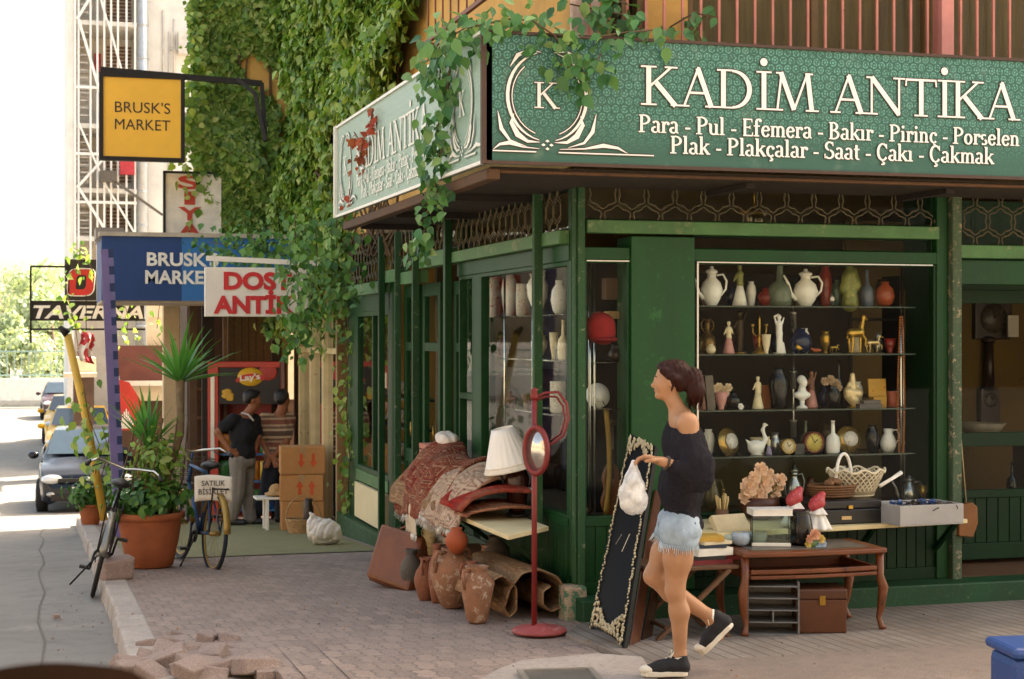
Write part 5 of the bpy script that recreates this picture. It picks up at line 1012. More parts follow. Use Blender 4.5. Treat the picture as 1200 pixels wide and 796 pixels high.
# ---- cardboard boxes
CARD = mat('#b98550', .85, 0, .1, 3, .15, 40, '#a5713d', .3); ARW = mat('#c4532a', .8)
p = G(357, 622); dB = depth(p); z = p.z; s_ = dB / 1905
for i, (lab, wd, up) in enumerate((('lowest sagging cardboard carton of the stack by the market window', .50, None), ('middle cardboard carton with two red arrows pointing up', .51, 1), ('top cardboard carton with two red arrows pointing down', .52, -1))):
    hgt = (.34, .31, .33)[i]; t = thing('cardboard_box', lab, 'box', (p.x, p.y + .2, z), face(p, (3, -2, 4)[i]), 'cartons stacked by the market window'); b = MB(); b.box(-wd / 2, wd / 2, -.17, .19, 0, hgt - .004); b.build('carton', CARD, t, bevel=.012)
    b = MB(); b.box(-wd / 2 - .001, wd / 2 + .001, -.02, .03, hgt - .003, hgt + .0015); b.box(-.03, .03, -.1725, -.1705, hgt * .72, hgt); b.build('tape', mat('#a8865a', .5), t)
    if up:
        b = MB()
        for x in (-.02, .12):
            k = up; zz = hgt * .5; b.add([(x - .018, -.173, zz - .08 * k), (x + .018, -.173, zz - .08 * k), (x + .018, -.173, zz + .01 * k), (x - .018, -.173, zz + .01 * k), (x - .045, -.173, zz + .01 * k), (x + .045, -.173, zz + .01 * k), (x, -.173, zz + .085 * k)], [(0, 1, 2, 3), (4, 5, 6)])
        b.build('arrow', ARW, t, recalc=False)
    z += hgt
# ---- wicker basket and rubbish bag, white stool
p = G(357, 626); t = thing('wicker_basket', 'pale wicker basket with tall hoop handle in front of the cartons', 'basket', (p.x, p.y + .1, p.z)); WIC = mat('#a8875a', .8, 0, .3, 30, .6, 60)
b = MB()
for k in range(9): b.tube([(.16 * (1 + .03 * k) * math.cos(a_), .12 * (1 + .03 * k) * math.sin(a_), .015 + .018 * k) for a_ in [2 * math.pi * j / 24 for j in range(24)]], .010, 5, closed=True)
b.lathe([(.001, .005), (.15, .006)], n=20); b.build('bowl', WIC, t); b = MB(); b.tube([(.2 * math.cos(R(a_)), 0, .15 + .27 * math.sin(R(a_))) for a_ in range(0, 181, 12)], .009, 6); b.build('handle', WIC, t)
t2 = thing('dark_bottle', 'dark round jar standing in the wicker basket', 'jar', (p.x + .06, p.y + .1, p.z + .05)); b = MB(); b.lathe([(.05, 0), (.06, .05), (.06, .22), (.04, .28), (.045, .34), (.001, .34)]); b.build('body', mat('#2d2018', .4), t2)
p = G(381, 640); o = blob('rubbish_bag', [('e', (0, 0, .12), (.17, .13, .13)), ('e', (-.07, .0, .19), (.10, .09, .09)), ('c', (-.09, 0, .22), (-.13, -.02, .31), .05, .018), ('e', (.09, 0, .10), (.1, .11, .1))], mat('#e6ddd0', .35, 0, .12, 9, .5, 22, '#d9a08c', .33), h=.009); wrinkle(o, .02, 40, 4); wrinkle(o, .014, 16, 7); o.location = (p.x, p.y + .1, p.z + .012); tag(o, 'white plastic rubbish bag slumped beside the antique shop step', 'bag')
p = G(316, 622); t = thing('plastic_stool', 'small white plastic stool legs behind the basket with brown hat on it', 'stool', (p.x, p.y, p.z)); b = MB(); b.box(-.16, .2, -.02, .28, .36, .39); b.build('seat', WHITE, t, bevel=.01)
for x, y in ((-.03, 0), (.19, 0), (-.03, .26), (.19, .26)): b = MB(); b.bar((x, y, 0), (x * .9, y, .36), .065, .03); b.build('leg', WHITE, t)
o = blob('straw_hat', [('e', (0, 0, .03), (.14, .13, .03)), ('e', (0, 0, .07), (.085, .08, .08))], WIC, h=.01); o.location = (p.x + .09, p.y + .1, p.z + .39); tag(o, 'brown straw hat lying on the white plastic stool', 'hat')
# ---- snack rack
d = 21.6; pL, pR = atD(247, 424, d), atD(329, 424, d); xm, ym = (pL.x + pR.x) / 2, (pL.y + pR.y) / 2; zb = zg(ym); zt = pL.z; wd = (pR - pL).length
t = thing('snack_rack', 'tall red snack rack with black Lay\'s header behind the two men', 'rack', (xm, ym, zb), -TH * 57.3); hh = zt - zb; RDF = mat('#a8322a', .45, 0, .12)
b = MB()
for x in (-wd / 2, wd / 2 - .04): b.box(x, x + .04, -.02, .5, 0, hh)
b.box(-wd / 2 + .04, wd / 2 - .04, -.02, .5, hh - .05, hh); b.box(-wd / 2 + .04, wd / 2 - .04, .46, .5, 0, hh - .05); b.build('frame', RDF, t, bevel=.006); b = MB(); b.box(-wd / 2 - .03, -wd / 2 + .11, -.06, -.022, 0, hh); b.box(-wd / 2 + .11, wd / 2, -.06, -.022, hh - .075, hh); b.build('red_surround', mat('#b8382c', .4, 0, .1), t, bevel=.006); b = MB(); b.box(-wd / 2 + .01, -wd / 2 + .06, -.066, -.061, .75, hh - .16); b.build('light_strip', mat('#cfd3c8', .15, .4, .1), t)
for z in (.12, .50, .86, 1.18): b = MB(); b.box(-wd / 2 + .04, wd / 2 - .04, .0, .46, z, z + .025); b.build('shelf', mat('#2f5f8f', .5), t)
b = MB(); b.box(-wd / 2 + .12, wd / 2 - .005, -.05, -.025, hh - .56, hh - .08); hd_ = b.build('header_board', mat('#1c1614', .5), t)
b = MB(); b.lathe([(.001, 0), (.17, 0), (.17, .01), (.001, .011)], n=30, M=TR((.07, -.051, hh - .20), 90) @ Mx.Diagonal((1, .72, 1, 1))); b.build('yellow_emblem', mat('#e0b02e', .5), hd_); b = MB(); b.add([(x * .20, 0, z * .12) for x, z in ((-1, -.3), (-.5, .25), (0, .42), (.5, .35), (1, .15), (.9, -.35), (.4, -.12), (0, -.1), (-.5, -.25), (-.9, -.6))], [tuple(range(10))], False, 0, TR((.07, -.065, hh - .205))); b.build('red_ribbon', mat('#c62a24', .5), hd_, recalc=False)
b = MB(); put_text(b, "Lay's", Mx(((1, 0, 0, .07), (0, 0, -1, -.067), (0, 1, 0, hh - .24), (0, 0, 0, 1))) @ rotm(0, 0, 6), .075, .27, .03); b.build('lettering', WHITE, hd_, recalc=False)
b = MB(); [b.ell((-.2 + .06 * math.cos(k * 2.1) * (k % 3), -.055, hh - .44 + .05 * math.sin(k * 1.7)), (.055, .01, .035), 8) for k in range(7)]; b.build('crisp_pattern', mat('#d6a83a', .6), hd_); b = MB(); b.ell((.30, -.052, hh - .14), (.13, .008, .11), 12); b.build('red_disc', RDF, hd_)
b = MB(); b.box(-wd / 2 - .004, -wd / 2 + .0, .0, .46, .1, hh - .1); b.build('glass_side', mat('#c9cfc9', .1, .3), t); b = MB(); [b.box(-wd / 2 + .045, -wd / 2 + .075, -.03, -.01, .4 + .055 * k, .43 + .055 * k) for k in range(20)]; b.build('price_strip', mat('#9fc0b8', .5), t)
SB_ = ['#d9b02c', '#b8352b', '#3f7a3a', '#2f6aa5', '#c97a2c']; SN_ = ['yellow', 'red', 'green', 'blue', 'orange']; Mr = Mx.Translation(t.location) @ rotm(0, 0, -TH * 57.3)
for r_, z in enumerate((.145, .525, .885)):
    for k in range(4):
        ci = (r_ * 2 + k) % 5; b = MB(); [b.grid(lambda u, v_, s_=s_: ((u - .5) * .19, s_ * .04 * (1 - (2 * u - 1) ** 2) ** .6 * (1 - abs(2 * v_ - 1) ** 3) + .004 * math.sin(19 * u + 9 * v_), v_ * .26), 10, 12) for s_ in (-1, 1)]; o = b.build('snack_bag', mat(SB_[ci], .25, 0, .15, 20, .1, 30, '#e5d7b0', .35)); o.location = Mr @ V((-.33 + .2 * k, .1, z)); o.rotation_euler.z = R(-16 + 5 * k); tag(o, SN_[ci] + ' crinkled snack bag on the red rack behind the two men', 'snack bag', 'snack bags on the red rack')
# ---- suitcase
BR = G(478, 693); BL = atD(427, 675, depth(BR) + .30); u = (BR - BL); W_ = u.length; u.normalize(); TL = atD(446, 612, depth(BL) + .20); v = (TL - BL); Hs = v.length; v.normalize(); wv = u.cross(v) * -1
if wv.x < 0: wv = -wv
m = Mx.Translation(BL) @ Mx((u, wv, v)).transposed().to_4x4()
sq = thing('leather_suitcase', 'brown soft leather suitcase leaning against the clay jars', 'suitcase', tuple(BL)); b = MB(); b.box(.0, W_, .0, .15, .0, Hs, M=m); o = b.build('body', LEATH, sq, True, bevel=.03)
b = MB(); b.box(-.004, W_ + .004, .065, .085, -.004, Hs + .006, M=m); b.build('zip_band', mat('#5a2c18', .5), sq, True, bevel=.004); b = MB(); b.tube([m @ V((W_ * (.3 + .4 * k / 8), .075, Hs + .05 * math.sin(math.pi * k / 8))) for k in range(9)], .011, 6); b.build('handle', LEATH, sq, True)
# ---- clay jars
def jar(name, label, px, yt, yb, wpx, prof, m, handles=0, group=None, dd=0, spin=0, z=None, cat='jar'):
    p = G(px, yb) if z is None else Z(px, yb, z); d_ = depth(p) + dd; s_ = d_ / 1905; hgt = (yb - yt) * s_; rad = wpx * s_ / 2; p = V((p.x, p.y + rad * .9, p.z)); t = thing(name, label, cat, tuple(p), spin, group); b = MB(); rm = max(r for r, _ in prof)
    pr = [(r / rm * rad, zz * hgt) for r, zz in prof]; b.lathe(pr + [(pr[-1][0] * .8, pr[-1][1]), (pr[-1][0] * .75, pr[-1][1] * .8), (.001, pr[-1][1] * .7)], n=28); b.build('body', m, t)
    for k in range(handles):
        q = math.pi * k + .3; rn = pr[-2][0]; b = MB(); b.tube([(math.cos(q) * rr, math.sin(q) * rr, hgt * zz) for rr, zz in ((rn, .93), (rn + rad * .45, .95), (rad * 1.05, .82), (rad * .9, .62))], rad * .12, 7); b.build('handle', m, t)
    return t
TA, TB, TC = mat('#8f6448', .85, 0, .25, 7, .5, 50, '#b09a82', .42), mat('#875238', .85, 0, .25, 7, .5, 50, '#a88a72', .38), mat('#5a5248', .8, 0, .25, 5, .4, 50, '#7d7264', .35)
JUG = [(.5, 0), (.62, .03), (.95, .35), (1, .5), (.85, .68), (.5, .82), (.45, .92), (.58, 1)]; AMP = [(.35, 0), (.5, .03), (.85, .35), (1, .6), (.9, .78), (.55, .9), (.42, .93), (.5, 1)]; URN = [(.45, 0), (.6, .05), (.8, .4), (1, .72), (.6, .88), (.55, .94), (.7, 1)]
gj = 'clay jars against the shop front'
jar('clay_jug', 'dark grey clay jug standing behind the leather suitcase', 484, 645, 692, 26, JUG, TC, 1, gj); jar('clay_jug', 'small reddish clay jug between the dark jug and the big amphora', 502, 655, 705, 28, JUG, TB, 2, gj, 0, 40)
jar('amphora', 'big pale terracotta amphora with two ear handles, the largest of the jars', 536, 645, 716, 54, AMP, TA, 2, gj, 0, 10); jar('clay_jug', 'slim two handled clay jug squeezed behind the front jug', 556, 660, 722, 26, AMP, TB, 1, gj, .12, 150); jar('clay_jug', 'front terracotta jug with single handle nearest the red stand', 564, 666, 733, 42, URN, TA, 1, gj, 0, 190); jar('clay_jug', 'narrow rusty jar leaning behind the amphora on its left', 514, 640, 708, 20, JUG, TB, 0, gj, .25)
q = G(536, 716); jar('round_clay_pot', 'small round red clay pot resting on the mouth of the big amphora', 538, 620, 650, 28, [(.4, 0), (.9, .3), (1, .5), (.8, .75), (.45, .88), (.5, 1)], mat('#a3502c', .75, 0, .15), 0, gj, 0, 0, Z(538, 650, q.z + (716 - 652) * depth(q) / 1905).z if False else q.z + .385)
for lab, px, yt, yb, w_, m, prof in (('cream enamel bucket tucked under the hanging rugs', 526, 612, 650, 34, mat('#d4c6a8', .5), [(.7, 0), (1, 1)]), ('white and gold floral vase under the rug pile left of the bucket', 505, 612, 652, 20, mat('#d9c08a', .4, 0, .3, 14, .1, 30, '#7d4a2a', .4), URN), ('dark clay pot in the shade beneath the board', 585, 630, 690, 36, TC, AMP), ('pale wide vase in the shade right of the amphora', 575, 640, 690, 26, TA, URN)):
    p = G(px, yb + 45); jar('vase' if 'vase' in lab else 'bucket' if 'bucket' in lab else 'clay_pot', lab, px, yt, yb, w_, prof, m, 0, None, .0, 0, p.z + .22 if yb < 660 else p.z + .02, 'vase' if 'vase' in lab else 'bucket' if 'bucket' in lab else 'pot')
b = MB(); b.box(2.86, 3.2, 10.9, 12.0, zg(11.5) - .02, zg(11.5) + .30); tag(b.build('wooden_crate', BRN, bevel=.006), 'dark low wooden crate under the rug pile holding small pots', 'crate')
# ---- board ledge and rugs
b = MB(); b.prism([(2.78, 9.72), (3.17, 10.12), (3.17, 12.5), (2.75, 12.5)], .03, TR((0, 0, .49))); t = b.build('board_shelf', mat('#d6c394', .7, 0, .1, 3, .1, 40, '#b9a06a', .3), bevel=.004); tag(t, 'cream board ledge along the side window carrying the rugs and lamp', 'shelf'); b = MB(); [b.bar((3.16, y, .25), (2.85, y, .48), .03) for y in (10.3, 11.4, 12.3)]; b.build('bracket', GRN_D, t, True)
def rugmat(a, b_, c_, d_, sc_=9, name='rug'):
    n = NT(name); c = n.mapping(n.coord(), (1, 1, 1.2)); v1 = n.n('TexVoronoi', distance='CHEBYCHEV'); v1.inputs['Scale'].default_value = sc_; v1.inputs['Randomness'].default_value = .25; n.l(c, v1.inputs['Vector'])
    v2 = n.n('TexVoronoi', distance='MANHATTAN'); v2.inputs['Scale'].default_value = sc_ * 3.1; v2.inputs['Randomness'].default_value = .6; n.l(c, v2.inputs['Vector'])
    x = n.ramp(v1.outputs['Distance'], [(0, lin(c_)), (.14, lin(b_)), (.20, lin(a)), (.27, lin(c_)), (.30, lin(a)), (.36, lin(d_)), (.41, lin(b_)), (.44, lin(a)), (.5, lin(c_)), (.54, lin(b_))], 'CONSTANT'); y = n.ramp(v2.outputs['Distance'], [(0, lin(d_)), (.22, lin(a)), (.36, lin(b_)), (.5, lin(c_)), (.62, lin(a))], 'CONSTANT')
    col = n.mix(.5, x, y); col = n.mix(n.ramp(n.noise(3, 4, n.coord()), [(.4, (0, 0, 0)), (.7, (.35, .35, .35))]), col, lin('#9a8468')); return n.done(col, .95, n.bump(n.noise(190, 2, n.coord()), .6, .004), spec=.1)
def drape(name, label, prof, y0, y1, m, fringe=None, wav=.03, th=.022, seed=1, skew=0):
    pts = [V((x, 0, z)) for x, z in prof]; nU = 26
    def P_(u, v_):
        f = v_ * (len(pts) - 1); i = min(int(f), len(pts) - 2); p = pts[i].lerp(pts[i + 1], f - i); y = y0 + (y1 - y0) * u; w_ = wav * (math.sin(u * 7 + seed + v_ * 3) + .7 * math.sin(u * 13 + seed * 2 - v_ * 5) + .35 * math.sin(u * 29 + 4 * v_))
        return (p.x - w_ * .6 * v_, y + skew * v_ + .02 * math.sin(v_ * 7 + seed), p.z + w_ * (1 - .4 * v_))
    b = MB(); b.grid(P_, nU, 22); t = b.build(name, m, solid=th, sub=1); tag(t, label, 'rug', 'rugs piled on the board ledge')
    if fringe:
        f = MB()
        for k in range(110): u = k / 110; p = V(P_(u, 1)); f.tube([p, p + V((-.008, .006 * (k % 3 - 1), -.035 - .004 * (k % 4)))], .0016, 3)
        f.build('fringe', PAPER, t)
    return t
RU1, RU2, RU3, RU4 = rugmat('#6f2a20', '#2a1e22', '#b58a68', '#94402c', 7), rugmat('#b59a82', '#4a3a3a', '#c9b49a', '#84483a', 6.5), rugmat('#93241c', '#6f1f1a', '#a8452e', '#5a1a18', 5), rugmat('#8a6a4c', '#5a4230', '#b0906a', '#6e3f2a', 8)
drape('rug', 'dark red patterned rug at the back of the pile hanging towards the suitcase', [(3.2, .84), (3.05, .85), (2.9, .79), (2.78, .66), (2.71, .50), (2.69, .38)], 11.3, 12.9, RU1, True, .05, .03, 2, -.12)
drape('rug', 'folded dark rug bundle beneath the top rug, its edge just showing', [(3.2, .68), (3.0, .68), (2.82, .62), (2.72, .52), (2.70, .42)], 11.4, 12.9, RU4, None, .02, .04, 5)
drape('rug', 'beige and black patterned rug draped over the front of the pile', [(3.2, .78), (3.0, .80), (2.85, .75), (2.75, .63), (2.69, .49), (2.67, .43)], 10.75, 11.75, RU2, True, .032, .03, 4, -.10)
drape('rug', 'bright red rug folded flat under the patterned rug beside the lamp', [(3.18, .71), (3.0, .72), (2.86, .70), (2.76, .665), (2.70, .615), (2.685, .58)], 10.52, 11.1, RU3, None, .008, .03, 6)
drape('rug', 'lower red rug folded on the bare board next to the lamp base', [(3.18, .60), (3.0, .62), (2.84, .60), (2.75, .575), (2.71, .55)], 10.5, 11.0, rugmat('#8a3a26', '#4a241e', '#c0a07c', '#9c5a3a', 8), None, .006, .022, 9)
o = blob('white_pillow', [('e', (0, 0, 0), (.09, .14, .06)), ('e', (.0, .07, .02), (.07, .09, .055))], mat('#ddd3c4', .8), h=.012); wrinkle(o, .02, 24, 2); o.location = (3.1, 12.6, .93); tag(o, 'crumpled white pillow on top of the rugs near the doorway', 'pillow')
b = MB(); [b.box(2.95, 3.15, 12.6, 12.95, .80 + .05 * k, .84 + .05 * k) for k in range(2)]; tag(b.build('pink_box', mat('#b0705a', .7)), 'flat pink box behind the white pillow on the rug pile', 'box')
o = drape('rug', 'beige cloth runner hanging below the rugs near the suitcase', [(2.80, .64), (2.72, .58), (2.68, .44), (2.69, .26)], 11.9, 12.2, mat('#c9b79c', .9, 0, .1, 8, .5, 50, '#8f5a45', .35), True, .02, .012, 3)
# rolled rug on the ground: wavy fold and open roll
pts = [(2.98 + .085 * math.cos(R(a_)) * (1 - a_ / 1500), .10 + .085 * math.sin(R(a_)) * (1 - a_ / 1500)) for a_ in range(620, -110, -20)] + [(3.05, .02)]
prof = [(2.60, .10), (2.63, .2), (2.72, .24), (2.80, .17), (2.80, .05), (2.76, .015), (2.73, .06), (2.76, .16), (2.83, .245), (2.93, .26), (3.04, .21), (3.09, .12), (3.06, .05), (3.0, .03), (2.95, .07), (2.95, .14), (3.0, .17)]
rb_ = MB(); yy = [9.98 + .12 * i for i in range(11)]; rb_.grid(lambda u, v_: (lambda i, f: (2.66 + 1.2 * (prof[i][0] - 2.6 + (prof[i + 1][0] - prof[i][0]) * f), 9.90 + 1.3 * v_ + .10 * (prof[i][0] - 2.6), zg(10 + v_) + .015 + 1.2 * (prof[i][1] + (prof[i + 1][1] - prof[i][1]) * f)))(min(int(u * (len(prof) - 1)), len(prof) - 2), u * (len(prof) - 1) - min(int(u * (len(prof) - 1)), len(prof) - 2)), 48, 8)
o = rb_.build('rolled_rug', RU4, solid=.02, sub=1); tag(o, 'brown patterned rug lying folded in loose rolls on the pavement beside the jars', 'rug')
# ---- table lamp with white shade
p = Z(608, 606, .522); p = V((p.x, p.y + .04, .521)); t = thing('table_lamp', 'table lamp with tilted white pleated shade on a brown vase body', 'lamp', tuple(p)); BRG = mat('#3d1c12', .25, 0, .25)
b = MB(); b.lathe([(.05, .03), (.062, .06), (.075, .18), (.085, .26), (.07, .31), (.05, .33), (.055, .36), (.02, .37), (.012, .42), (.001, .42)], n=24); b.build('body', BRG, t)
b = MB(); b.lathe([(.075, 0), (.08, .015), (.06, .03), (.045, .035), (.001, .035)], n=16)
for k in range(4): a_ = R(45 + 90 * k); b.ell((.062 * math.cos(a_), .062 * math.sin(a_), .015), (.022, .022, .015), 8)
for s_ in (-1, 1): b.tube([(s_ * x, 0, z) for x, z in ((.06, .33), (.10, .34), (.115, .29), (.10, .23), (.085, .20))], .008, 6)
b.build('black_mount', BLACKP, t); M2 = TR((-.055, 0, .385), 0, -13, 0); b = MB(); n = 44; prof_ = []
b.grid(lambda u, v_: tuple(M2 @ V(((.185 - .11 * v_) * (1 + .012 * math.sin(u * 2 * math.pi * 22)) * math.cos(2 * math.pi * u), (.185 - .11 * v_) * (1 + .012 * math.sin(u * 2 * math.pi * 22)) * math.sin(2 * math.pi * u), -.055 + .285 * v_))), 132, 6); sh = b.build('shade', mat('#f4efe4', .8, 0, .03), t, solid=.003)
b = MB(); b.tube([M2 @ V((.188 * math.cos(a_), .188 * math.sin(a_), -.055)) for a_ in [2 * math.pi * k / 40 for k in range(40)]], .005, 5, closed=True); b.tube([M2 @ V((.176 * math.cos(a_), .176 * math.sin(a_), -.02)) for a_ in [2 * math.pi * k / 40 for k in range(40)]], .004, 5, closed=True); b.build('shade_trim', mat('#e3d8c2', .8), sh)
# ---- red hat stand with round shaving mirror
p = G(643, 746); p = V((p.x - .01, p.y + .16, p.z)); dS = depth(p); k_ = dS / 1905; t = thing('mirror_stand', 'slender dark red stand with hanging oval mirror and curled hook on a round base', 'stand', tuple(p), -16)
b = MB(); b.lathe([(.165, 0), (.168, .012), (.15, .026), (.05, .036), (.02, .05), (.001, .05)], n=36); b.build('base', mat('#9c4644', .6, 0, .2, 6, .3, 50, '#b9837a', .4), t, bevel=0)
hp = (738 - 460) * k_; b = MB(); b.tube([(-.03, 0, .02), (-.03, 0, hp)], .0165, 12); b.lathe([(.02, 0), (.026, .02), (.018, .05), (.024, .06), (.001, .075)], (-.03, 0, hp - .03), 14); b.build('pole', REDP, t)
b = MB(); b.tube([(-.03 + x * k_, .0, hp + z * k_) for x, z in ((0, -5), (12, 2), (28, 3), (38, -10), (40, -28), (34, -48), (20, -58), (12, -57))], .009, 7); b.tube([(-.03 + x * k_, .025, hp + z * k_) for x, z in ((0, -8), (14, -2), (26, -3), (34, -14), (36, -30), (31, -46), (20, -54))], .007, 7); b.build('curled_arm', REDP, t)
mm = TR((-.02, -.03, hp - 65 * k_), 0, 0, -40); b = MB(); b.lathe([(.0, .0), (.075, .0)], n=4) if False else None
b.tube([mm @ V((.088 * math.cos(a_), 0, .14 * math.sin(a_))) for a_ in [2 * math.pi * k / 40 for k in range(40)]], .017, 8, closed=True); b.build('mirror_frame', REDP, t); b = MB(); b.lathe([(.001, -.004), (.085, -.004), (.085, .004), (.001, .004)], n=36, M=mm @ rotm(90) @ Mx.Diagonal((1, 1.6, 1, 1))); b.build('mirror', mat('#cfc6bc', .08, .9, .03), t)
# ---- tall black ornate mirror
cs = [atD(690, 736, depth(G(731, 760)) + .27), G(731, 760), atD(768, 523, 9.85), atD(738, 508, 10.0)]; cen = sum(cs, V((0, 0, 0))) / 4; nrm = (cs[1] - cs[0]).cross(cs[3] - cs[0]).normalized(); nrm = nrm if nrm.y < 0 else -nrm
t = thing('ornate_mirror', 'tall narrow black glass panel with carved silver border leaning on the green pillar', 'mirror', tuple(cs[0])); Q = lambda u, v_, o_=0: (cs[0].lerp(cs[1], u)).lerp(cs[3].lerp(cs[2], u), v_) + nrm * o_ + V((0, 0, .03 * (4 * u * (1 - u)) * (1 - v_) ** 6))
b = MB(); nn = 8; rows = 16; f_ = [Q(i / nn, j / rows, 0) for j in range(rows + 1) for i in range(nn + 1)]; bk = [Q(i / nn, j / rows, -.03) for j in range(rows + 1) for i in range(nn + 1)]; K = len(f_); fs = []
for j in range(rows):
    for i in range(nn): a_ = j * (nn + 1) + i; fs += [(a_, a_ + 1, a_ + nn + 2, a_ + nn + 1), (K + a_ + nn + 1, K + a_ + nn + 2, K + a_ + 1, K + a_)]
    a_ = j * (nn + 1); c_ = a_ + nn; fs += [(a_, a_ + nn + 1, K + a_ + nn + 1, K + a_), (c_ + nn + 1, c_, K + c_, K + c_ + nn + 1)]
for i in range(nn): fs += [(i + 1, i, K + i, K + i + 1), (rows * (nn + 1) + i, rows * (nn + 1) + i + 1, K + rows * (nn + 1) + i + 1, K + rows * (nn + 1) + i)]
b.add(f_ + bk, fs); b.build('panel', mat('#0f0d0b', .45, 0, .1, bump=.05, spec=.15), t, True)
ORN = mat('#b9ac8c', .4, .55, .2, 20, .3, 60, '#6f6248', .38); b = MB(); ro = random.Random(4)
def orn(u, v_, s_): p = Q(u, v_, .008); b.ell(tuple(p), (s_ * ro.uniform(.5, 1), s_ * .6, s_ * ro.uniform(.8, 1.5)), 6, None)
for k in range(70): v_ = k / 70; orn(.07 + ro.uniform(-.02, .03), v_, .0085); orn(.93 + ro.uniform(-.03, .02), v_, .0085)
for k in range(150):
    u = ro.random(); hgt = .03 + .13 * abs(2 * u - 1) ** 1.3; orn(u * .86 + .07, hgt * ro.random() + .012, .011)
for k in range(110): u = ro.random(); orn(u * .86 + .07, 1 - (.02 + .10 * abs(2 * u - 1) ** .8) * ro.random(), .010)
b.build('carved_border', ORN, t, True); b = MB(); a0_, a1_ = Q(.50, .42, .004), Q(.64, .52, .004); b.quad(a0_, a0_ + V((.012, 0, 0)), a1_ + V((.02, 0, 0)), a1_); a0_, a1_ = Q(.28, .44, .004), Q(.40, .50, .004); b.quad(a0_, a0_ + V((.006, 0, 0)), a1_ + V((.008, 0, 0)), a1_); b.build('silver_inlay', SILV, t, True, recalc=False)
for i, (x0, lab, c_) in enumerate(((738, 'reddish brown picture frame leaning edge on behind the ornate black panel', '#5a3018'), (752, 'dark narrow picture frame leaning behind the reddish one beside the pillar', '#38210f'))):
    a0_, a1_ = G(x0, 757 - 6 * i), G(x0 + 12, 752 - 6 * i); e0, e1 = atY(x0 + 30, 575 + 14 * i, 9.86), atY(x0 + 38, 578 + 14 * i, 9.88); b = MB(); b.add([a0_, a1_, e1, e0] + [q + V((.03, .10, 0)) for q in (a0_, a1_, e1, e0)], [(0, 1, 2, 3), (7, 6, 5, 4), (0, 4, 5, 1), (1, 5, 6, 2), (2, 6, 7, 3), (3, 7, 4, 0)]); o = b.build('picture_frame', mat(c_, .5, 0, .25, 4, .15, 40), bevel=.004); tag(o, lab, 'picture frame')
# ---- folding stool with books
a = G(822, 748); YS0 = a.y; t = thing('folding_stool', 'wooden folding stool carrying stacked books behind the walking woman', 'stool', (a.x, a.y + .2, a.z)); W3 = mat('#5d3f26', .6, 0, .25, 6, .2, 40); zt = .40
b = MB(); [b.box(-.31, .24, y, y + .075, zt, zt + .022) for y in (-.2, -.115, -.03, .055, .14)]; b.build('seat', W3, t, bevel=.004)
for s_ in (-.2, .2):
    for x0, x1 in ((-.28, .18), (.18, -.28)): b = MB(); b.bar((x0, s_, 0), (x1, s_, zt), .035, .022); b.build('leg', W3, t)
b = MB(); b.bar((-.22, -.2, .07), (-.22, .2, .07), .02); b.bar((.12, -.2, .07), (.12, .2, .07), .02); b.bar((-.05, -.22, .2), (-.05, .22, .2), .02); b.build('stretcher', W3, t)
z = a.z + zt + .022
for i, (lab, c_, hgt, w_, dx, rz) in enumerate((('dark red book at the bottom of the pile on the folding stool', '#6e1f22', .026, .26, .0, 3), ('black covered book second from the bottom of the stool pile', '#26211f', .022, .22, -.02, -5), ('thick white paged book in the middle of the stool pile', '#d9d3c4', .045, .24, .01, 8), ('dark blue book above the white one on the stool', '#2c3444', .02, .21, -.01, -3), ('cream booklet near the top of the stool pile', '#cbbd9c', .018, .20, .02, 12), ('yellow edged album on top of the stool pile', '#b58f3a', .03, .23, -.03, -8))):
    t = thing('book', lab, 'book', (a.x + .10 + dx, a.y + .16, z + .001 * i), rz, 'books on the folding stool'); b = MB(); b.box(-w_ / 2, w_ / 2, -.09, -.086, .0, hgt); b.box(-w_ / 2, w_ / 2, -.086, .09, 0, .003); b.box(-w_ / 2, w_ / 2, -.086, .09, hgt - .003, hgt); b.build('cover', mat(c_, .6), t); b = MB(); b.box(-w_ / 2 + .005, w_ / 2 - .005, -.084, .085, .003, hgt - .003); b.build('pages', PAPER, t); z += hgt
t = thing('book', 'second pile red book beside the stool pile close to the table bowls', 'book', (a.x + .30, a.y + .28, a.z + zt + .023), 10); b = MB(); b.box(-.1, .1, -.07, .07, 0, .03); b.build('cover', mat('#8a2a26', .6), t)
# ---- carved coffee table
fl_, fr_ = G(873, 745), G(1031, 737); ux = (fr_ - fl_); Wt = ux.length; rz = math.degrees(math.atan2(ux.y, ux.x)); zt = H - (647 - CY) * depth(fl_) / 1905 - fl_.z; t = thing('coffee_table', 'carved reddish wooden coffee table with bowed front and curved legs', 'table', tuple(fl_), rz); WT = mat('#6d3a1b', .35, 0, .3, 4, .2, 30, '#47230f', .36, (1, 6, 6)); De = .46
bow = lambda u, a_=.03: -a_ * math.sin(math.pi * u)
out = [(-.03 + (Wt + .06) * i / 16, -.04 + bow(i / 16)) for i in range(17)] + [(Wt + .03, De), (-.03, De)]; b = MB(); b.prism(out, .032, TR((0, 0, zt - .032))); b.build('tabletop', WT, t, bevel=.008)
b = MB(); b.prism([(.06 + (Wt - .12) * i / 8, .035 + bow(i / 8, .02)) for i in range(9)] + [(Wt - .06, De - .06), (.06, De - .06)], .004, TR((0, 0, zt))); b.build('slate_inset', mat('#5f5850', .35, 0, .2), t)
